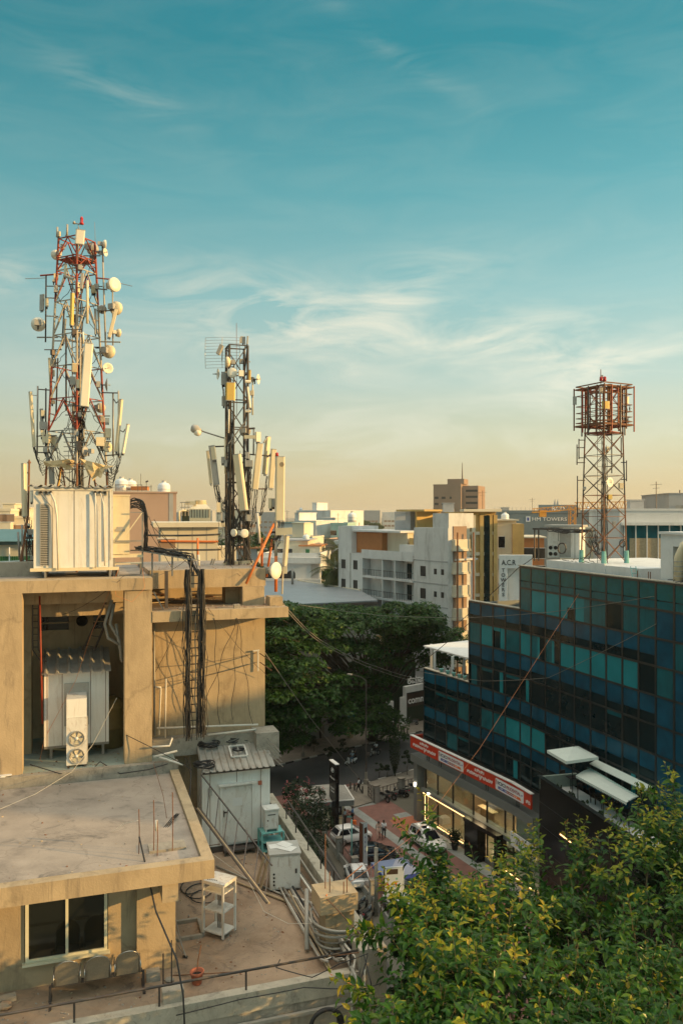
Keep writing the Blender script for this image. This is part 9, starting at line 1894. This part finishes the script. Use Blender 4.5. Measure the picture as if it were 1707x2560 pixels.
# ---- broad-leaved tree in the foreground
def fore_tree():
 base=L(8.5,9.0,0); base=Vector((7.0,17.0,0)); t=thing('fig_tree','broad-leaved fig tree in the foreground with yellow-green shoots, lower right','tree',base)
 lumps=[(1010,2085,14.5,.5),(1045,2150,14,.75),(965,2290,12.4,.5),(905,2290,11.6,.22),(935,2330,11.2,.35),(930,2470,10.3,.55),(995,2400,11.2,.8),(1150,2165,14.5,.75),(1085,2200,13.5,.7),(1260,2135,15,.8),(1130,2290,12.8,.9),(1250,2270,13,.95),(1340,2170,14.5,.8),(1400,2105,15.2,.8),(1465,2150,14.8,.8),(1420,2250,13.5,.95),(1560,2150,14.5,.95),(1625,2040,16,.8),(1690,1985,17,.8),(1660,2110,15.5,1.0),(1715,2060,16,1.0),(1560,2310,12.5,1.05),(1690,2270,13,1.1),(1080,2430,10.6,.8),(1200,2400,11,.9),(1340,2390,11.3,1.0),(1480,2420,11,1.0),(1620,2430,11,1.05),(1000,2545,9.7,.65),(1130,2530,9.6,.8),(1280,2540,9.8,.85),(1420,2550,9.8,.9),(1560,2550,9.8,.9),(1700,2530,10,1.0),(1790,2400,11.5,1.1),(1780,2200,13.5,1.1),(900,2520,9.9,.4),(1060,2330,12,.7),(1010,2200,13.3,.5),(880,2555,9.6,.25),(1600,2640,9.2,.9),(1300,2650,9.2,.9),(1100,2650,9.2,.7)]
 lf=MB(); wood=MB(); mid=[]
 def leaf(p,d,n,s,mi):
  d=d.normalized(); x=d.cross(n).normalized(); n=x.cross(d); c=s*rnd.uniform(.10,.22)
  m0,m1,m2=p,p+d*(.5*s)-n*(.02*s),p+d*s-n*(.22*s)
  l1,l2=p+d*(.16*s)+x*(.21*s)+n*c*.8,p+d*(.55*s)+x*(.225*s)+n*c*.4; r1,r2=p+d*(.16*s)-x*(.21*s)+n*c*.8,p+d*(.55*s)-x*(.225*s)+n*c*.4
  lf.add([m0,m1,m2,l1,l2,r1,r2],[(0,1,4,3),(1,2,4),(0,5,6,1),(1,6,2)],mi)
 def shoot(p,d,ln,nl,young):  # young: tip leaves take the yellow that has sunlight painted in
  d=d.normalized(); side=d.cross(Vector((rnd.gauss(0,1),rnd.gauss(0,1),rnd.gauss(0,.3)))).normalized(); up=side.cross(d); bend=Vector((rnd.gauss(0,.12),rnd.gauss(0,.12),rnd.gauss(.02,.12)))
  pts=[p+d*(ln*u)+bend*(ln*u*u)for u in(0,.33,.66,1)]
  wood.tube(pts,[.008,.006,.005,.003],4)
  ph=rnd.random()*6.28
  for i in range(nl):
   u=.12+.88*i/max(1,nl-1); q=pts[0].lerp(pts[1],u*3)if u<.33 else(pts[1].lerp(pts[2],u*3-1)if u<.66 else pts[2].lerp(pts[3],min(1,u*3-2)))
   a=ph+i*2.4; out=(side*math.cos(a)+up*math.sin(a)); dr=(out*.9+d*(.35+.5*u)+Vector((0,0,-.35))).normalized(); s=rnd.uniform(.14,.31)*(1-.38*max(0,u-.55)/.45)
   y=u>.5 and young and rnd.random()<.75; nn=(ZV*.8+d*.4+out*-.2+Vector((rnd.gauss(0,.25),rnd.gauss(0,.25),0)))
   st=q+dr*.045; leaf(st,dr,nn,s*(.85 if y else 1),1 if y else 0)
  if young:
   for k in range(2):leaf(pts[3],d+Vector((rnd.gauss(0,.3),rnd.gauss(0,.3),.3)),side,.10,2 if rnd.random()<.15 else 1)
 cam_=Vector((0,0,H))
 KS=1.45; gold={(1130,2290),(1260,2135),(1080,2430),(1250,2270),(1400,2105),(1560,2150),(1660,2110),(1625,2040),(930,2330),(905,2290)}  # gold: lumps given yellow leaves to imitate sunlit tips
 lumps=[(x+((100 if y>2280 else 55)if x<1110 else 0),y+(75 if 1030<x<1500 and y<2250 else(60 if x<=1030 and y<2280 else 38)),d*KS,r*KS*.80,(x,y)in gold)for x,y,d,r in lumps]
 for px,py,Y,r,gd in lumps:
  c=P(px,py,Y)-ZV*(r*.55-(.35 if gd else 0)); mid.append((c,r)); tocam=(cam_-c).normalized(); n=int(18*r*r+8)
  for k in range(n):
   while True:
    d=Vector((rnd.gauss(0,1),rnd.gauss(0,1),rnd.gauss(.3,1))).normalized()
    if d.dot(tocam)>-.25 or rnd.random()<.15:break
   s=c+Vector((d.x,d.y,d.z*.8))*(r*rnd.uniform(.55,.95)); dd=d*.7+ZV*.75+Vector((rnd.gauss(0,.3),rnd.gauss(0,.3),0))
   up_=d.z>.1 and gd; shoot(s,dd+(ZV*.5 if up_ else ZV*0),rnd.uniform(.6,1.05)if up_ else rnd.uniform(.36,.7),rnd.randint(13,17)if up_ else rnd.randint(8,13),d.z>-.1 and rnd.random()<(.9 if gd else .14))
  for k in range(int(12*r)):
   d=Vector((rnd.gauss(0,1),rnd.gauss(0,1),rnd.gauss(0,1))).normalized(); shoot(c+d*r*rnd.uniform(.1,.5)-ZV*r*.3,d-ZV*.2,.4,9,False)
 for px,py,Y,dx,dy in((930,2335,11.3,-.9,.25),(905,2345,11.2,-1,.35),(915,2500,10,-1,.1),(890,2480,10.1,-.9,.3),(900,2560,9.6,-1,-.1),(1030,2075,14.3,-.2,1),(1000,2110,14.2,-.6,.7),(1640,1975,16.2,-.3,1),(1600,1990,16,-.9,.5)):
  for j in range(3):shoot(P(px+45,py,Y*KS)+Vector((rnd.uniform(-.06,.06),rnd.uniform(-.1,.1),rnd.uniform(-.06,.06))),Vector((dx,rnd.uniform(-.4,.2),dy)),rnd.uniform(.5,.8),11,True)
 fork=base+Vector((.2,0,12)); limb(wood,base,fork,.55,.4,.03,8,10)
 for c,r in mid:k=fork+Vector((rnd.uniform(-.3,.3),rnd.uniform(-.3,.3),rnd.uniform(-1,2))); m=k.lerp(c,.6)-ZV*.5; limb(wood,k,m,.12,.06,.06,5,6); limb(wood,m,c,.06,.015,.06,4,5)
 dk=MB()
 for c,r in mid:leaves(dk,c-ZV*(r*.9+.3),r*1.0,r*1.0,r*.8,200,.14,.4,0,.2,-1)  # darker leaves inside the crown paint shade into its gaps
 part('trunk',wood,M['twig'],t,True); part('crown',lf,[M['leaf_fig'],M['leaf_young_sunlit'],M['leaf_bud']],t); part('inner_shade_foliage',dk,M['leaf_dark'],t)
fore_tree()
def litter():
 b=MB()
 def spot(p,s):
  a=rnd.random()*6.28; x=Vector((math.cos(a),math.sin(a),rnd.uniform(-.1,.3)))*s; y=Vector((-math.sin(a),math.cos(a),rnd.uniform(-.1,.3)))*s*.6; b.add([p-x,p+y,p+x,p-y,p+ZV*s*.5],[(0,1,4),(1,2,4),(2,3,4),(3,0,4),(3,2,1,0)],rnd.choice((0,0,1,2)))
 for u0,u1,v0,v1,z,n in((-9,2.6,18.4,24.7,22.104,260),(2.3,6.3,17.4,26,ZT+.004,380),(-4,2.3,17.4,18.7,ZT+.004,160),(-1.4,1.3,25.2,28,22.41,120),(2.3,6.4,25.2,30,27.016,420),(-9,2.8,24.84,25.0,22.434,60),(2.3,5.9,26.5,30,28.184,160)):
  for _ in range(n):spot(L(rnd.uniform(u0,u1),rnd.uniform(v0,v1),z),rnd.choice((.012,.018,.03,.045)))
 tag(single('roof_litter',b,[M['concrete'],M['wood'],M['rust']],None,None,kind='stuff'),'grit, dry leaves and rubble bits strewn over the roofs and terrace','litter')
litter()
# ---- wires across the view
def wires():
 def w(name,pts,r,m,lab,s=0.0):
  out=[]
  for i in range(len(pts)-1):out+=sag(pts[i],pts[i+1],s*(pts[i+1]-pts[i]).length,10)[(1 if i else 0):]
  single(name,MB().tube(out,r,5),M[m],lab,'cable',smooth=True)
 w('guy_wire',[P(815,2245,19.0),P(900,2190,24),P(1040,2085,34),P(1200,1870,45),P(1475,1440,59.5)],.009,'orangecable','orange guy wire from the parapet pier across to the glass roof')
 w('guy_wire',[P(815,2240,19.0),P(905,2165,23.5)],.018,'orangecable','thick orange start of the guy wire at the yellow pier')
 w('guy_wire',[P(815,2246,19.0),P(840,2272,18.6),P(915,2352,17.8)],.012,'rust','orange-brown wire running down from the yellow pier to the corner')
 w('overhead_wire',[P(640,1600,30),P(775,1795,42),P(895,1945,80)],.018,'greycable','long wire slanting from the wing wall down over the road',.0)
 w('overhead_wire',[P(700,1500,30),P(800,1600,45),P(950,1670,62),P(1062,1700,74)],.02,'greycable','upper of two wires from the slab end over the tree to the glass corner',.008)
 w('overhead_wire',[P(700,1508,30),P(800,1606,45),P(950,1678,62),P(1062,1708,74)],.02,'greycable','lower of two wires from the slab end over the tree to the glass corner',.008)
 w('overhead_wire',[P(745,1512,60),P(960,1540,66),P(1160,1545,68),P(1380,1530,60),P(1640,1490,50)],.018,'greycable','almost level wire crossing the tree top and the glass front',.004)
 w('overhead_wire',[P(1050,1680,74),P(1210,1703,66),P(1370,1695,58),P(1640,1560,48)],.018,'greycable','sagging wire across the glass front below the level one',.006)
 w('black_cable',[P(1130,1570,78),P(1295,1420,66),P(1332,1395,64)],.03,'cable','thick black cable rising past the name wall to the roof cabin',.01)
 w('black_cable',[P(1050,1660,80),P(1170,1560,74),P(1200,1520,72)],.03,'cable','black cable rising over the pergola roof',.01)
 r0=G(348,2098,22.5); k=G(348,2135,22.15)
 w('black_cable',[Vector((r0.x,r0.y,22.55)),P(390,2280,17.6),P(442,2400,16.9),P(458,2490,16.6),P(462,2580,16.5)],.02,'cable','thick black cable dropping from the roof rebar past the railing')
 w('white_cable',[P(-10,2028,21),P(90,1985,21.6),P(180,1930,23.2),P(232,1862,24),P(292,1745,24.4)],.006,'whitecable','pale cable curving from the left edge up over the fan unit to the pillar')
 w('white_cable',[P(-10,2065,20.5),P(60,2120,20.2),P(150,2142,20),P(240,2110,19.9),P(310,2060,19.8),P(346,2052,19.7)],.006,'whitecable','pale cable looping low over the roof to the tallest roof rebar')
 w('red_cable',[P(298,1420,24.6),P(230,1580,24.5),P(190,1700,24.7),P(110,1850,24.7),P(100,1900,24.6),P(120,1920,24.4)],.005,'orangecable','thin red cable hanging in front of the pillar-level cabin')
 w('red_cable',[P(283,1440,24.2),P(290,1490,24.1),P(330,1505,24.1),P(362,1470,24.2),P(356,1420,24.3)],.005,'orangecable','thin orange cable looped on the face of the right pillar')
 w('black_cable',[P(384,1910,23.8),P(408,1990,21.5),P(430,2130,19.8)],.008,'rust','thin brown wire from the pillar foot to the right-hand roof rebar')
 w('black_cable',[P(346,2095,19.8),P(390,2098,19.8),P(470,2110,20.5),P(530,2135,21)],.02,'cable','black cable running from the roof rebar over the right roof edge',.02)
 w('white_cable',[P(530,2135,21),P(620,2200,20.8),P(660,2280,20),P(720,2310,19.6),P(780,2310,19.3),P(860,2345,18.8),P(920,2372,18.4)],.006,'whitecable','pale cable crossing the terrace from the roof corner to the corner pier')
 for kx in range(3):w('black_cable',[P(395+6*kx,2085,19.9),P(430+4*kx,2045,20.6),P(470+2*kx,2005,22.5),P(478,1940-8*kx,23.4),P(462+6*kx,1895,24.3)],.012,'cable',('lowest','middle','top')[kx]+' of three black cables swept from the roof rebar to the coil corner',.01)
 w('black_cable',[P(75,1912,23.4),P(150,1935,23.4),P(230,1925,24.0),P(250,1905,24.2),P(300,1935,23.9),P(370,1925,24),P(420,1910,24.2)],.016,'cable','black cable snaking along the floor between the pillars')
 w('black_cable',[P(315,1838,24.3),P(380,1870,24.2),P(455,1910,24),P(480,1925,23.9)],.012,'cable','black cable from the right pillar to the coils on the ribbed roof')
 w('black_cable',[P(700,2400,17.8),P(690,2420,17.6),P(780,2445,17.4),P(850,2410,17.5),P(920,2385,17.9),P(905,2440,17),P(880,2500,16.6),P(830,2530,16.5)],.012,'cable','black cable looping over the front kerb and down the wall',.01)
 w('black_cable',[P(440,2540,16.7),P(600,2500,17),P(760,2470,17.2),P(905,2475,17.2),P(965,2455,17.6)],.012,'cable','long dark cable along the outside of the front kerb',.004)
 w('black_cable',[P(910,2390,17.6),P(925,2450,17.2),P(950,2560,16.9)],.014,'cable','dark cable falling down the corner pier')
 w('red_cable',[P(432,2440,18.2),P(600,2430,18.0),P(760,2400,17.9),P(915,2380,18.2)],.012,'rust','reddish wire stretched above the railing to the corner pier',.004)
 for i,(x0,y0,x1,y1)in enumerate(((372,1290,430,1420),(385,1298,475,1412),(360,1300,400,1370),(376,1310,500,1402))):w('black_cable',[P(x0,y0,25.6),P(x1,y1,25.8)],.01,'cable',('first','second','third','fourth')[i]+' thin cable falling from the platform post to the cable tray',.08)
 for i,(y0,y1)in enumerate(((1338,1340),(1372,1378))):w('cable_run',[P(360,y0,27),P(550,y1-4,28.4)],.035,'cable',('upper','lower')[i]+' thick cable run from the platform post to the middle mast',.01)
 b=MB()
 for k in range(8):b.tube(sag(P(326,1250+3*k,25.4),P(362+k,1262+4*k,25.4),-.12,8,.02)+sag(P(362+k,1262+4*k,25.4),P(360+k,1375,25.5),.02,6,.03)[1:],.02,5)
 single('cable_bundle',b,M['cable'],'black cable bundle bent over the platform post beside the cream cabinet','cable')
 t=thing('cable_ladder','thin dark ladder truss leaning behind the pillar-level cabin','ladder',LV(225,1625,27.0)); A0,A1,B0,B1=LV(272,1490,26.6),LV(207,1625,27.4),LV(298,1480,26.6),LV(236,1625,27.4)
 part('rail',MB().bar(A0,A1,.05),M['darksteel'],t); part('rail',MB().bar(B0,B1,.05),M['darksteel'],t)
 for k in range(6):part('rung',MB().bar(A0.lerp(A1,k/5.5),B0.lerp(B1,k/5.5+.05),.03),M['darksteel'],t)
 for i,(pts,r)in enumerate((([(280,1500),(262,1560),(270,1595),(300,1612)],.05),([(285,1510),(275,1560),(298,1600),(304,1650)],.05),([(290,1560),(296,1600),(306,1655)],.045))):single('hose',MB().tube([LV(x,y,26.2)for x,y in pts],r,8),M['pvcgrey'],('left','middle','right')[i]+' of the thick grey hoses bending behind the right pillar','hose',smooth=True)
 single('riser_pipe',MB().tube([LV(99,1490,26.2),LV(106,1810,26.2)],.028,8),M['redsteel'],'orange riser pipe left of the pillar-level cabin','pipe',smooth=True)
 t=thing('cable_ladder','dark cage-like cable ladder in the shadow beside the left pillar','ladder',LV(90,1630,26.8))
 for x in(82,96):part('rail',MB().tube([LV(x,1480,26.8),LV(x,1625,26.8),LV(x+20,1655,26.6)],.02,6),M['darksteel'],t)
 for k in range(9):part('rung',MB().cyl(LV(82,1490+16*k,26.8),LV(96,1490+16*k,26.8),.015,n=5),M['darksteel'],t)
 for i,(a_,b_,lab)in enumerate(((LV(450,1545,25.0),LV(388,1680,25.9),'wire from the slab edge down-left to the pillar corner'),(LV(520,1520,25.0),LV(668,1690,26.0),'wire crossing the wing wall down to its right edge'),(LV(600,1440,25.9),LV(540,1350,28.0),'wire from the deck beam up into the middle mast'),(LV(300,1450,24.9),LV(150,1540,27.5),'wire slanting through the portal to the rear windows'),(LV(310,1440,24.9),LV(180,1500,28),'higher wire slanting through the portal'),(LV(380,1440,25.0),LV(470,1395,25.6),'wire rising along the face of the deck beam'))):
  single('thin_wire',MB().tube(sag(a_,b_,.12,10,.01),.007,5),M['cable'],lab,'cable')
wires()
# ---- blocks added out of view to the right, shaped to cast shade into the scene
def sun_blocker(label,s0,s1,w0,w1,h,steps=(),m='bwhite'):
 wv=Vector((-SUN_H.y,SUN_H.x,0)); o=Vector((0,0,0)); t=thing('unseen_sun_blocker',label,'building',SUN_H*s0+wv*w0)
 b=MB().obox(o,SUN_H,wv,s0,s1,w0,w1,0,h); part('wall',b,M[m],t)
 for w_,ww,hh in steps:part('roof_room',MB().obox(o,SUN_H,wv,s0+1,s0+6,w_,w_+ww,h+.002,h+hh),M[m],t)
 k=0
 for z in range(3,int(h)-2,4):
  for i in range(int((w1-w0)/4)):part('window',MB().obox(o,SUN_H,wv,s0-.06,s0-.002,w0+1+i*4,w0+3+i*4,z,z+1.8),M['carglass'],t)
sun_blocker('unseen tall pale block added beyond the right edge to shade the roofs and terrace',44,56,19.4,58,33.2,((24,5,1.0),(33,6,1.8),(46,3,0.8)))
sun_blocker('unseen long pale block added beyond the glass building to shade street and rain tree',34,46,80,112,21.0)
# ---- warm evening haze over the city
def haze():
 m=bpy.data.materials.new('evening_haze'); m.use_nodes=True; nt=m.node_tree; nt.nodes.remove(nt.nodes['Principled BSDF'])
 v=nt.nodes.new('ShaderNodeVolumePrincipled'); v.inputs['Color'].default_value=(0.95,0.91,0.82,1); v.inputs['Density'].default_value=0.00016; v.inputs['Anisotropy'].default_value=0.2
 nt.links.new(v.outputs[0],nt.nodes['Material Output'].inputs['Volume'])
 b=MB().box((0,1000,25),(7000,7000,60)); o=single('haze',b,m,'thin warm evening haze over the whole city','haze',kind='stuff')
haze()
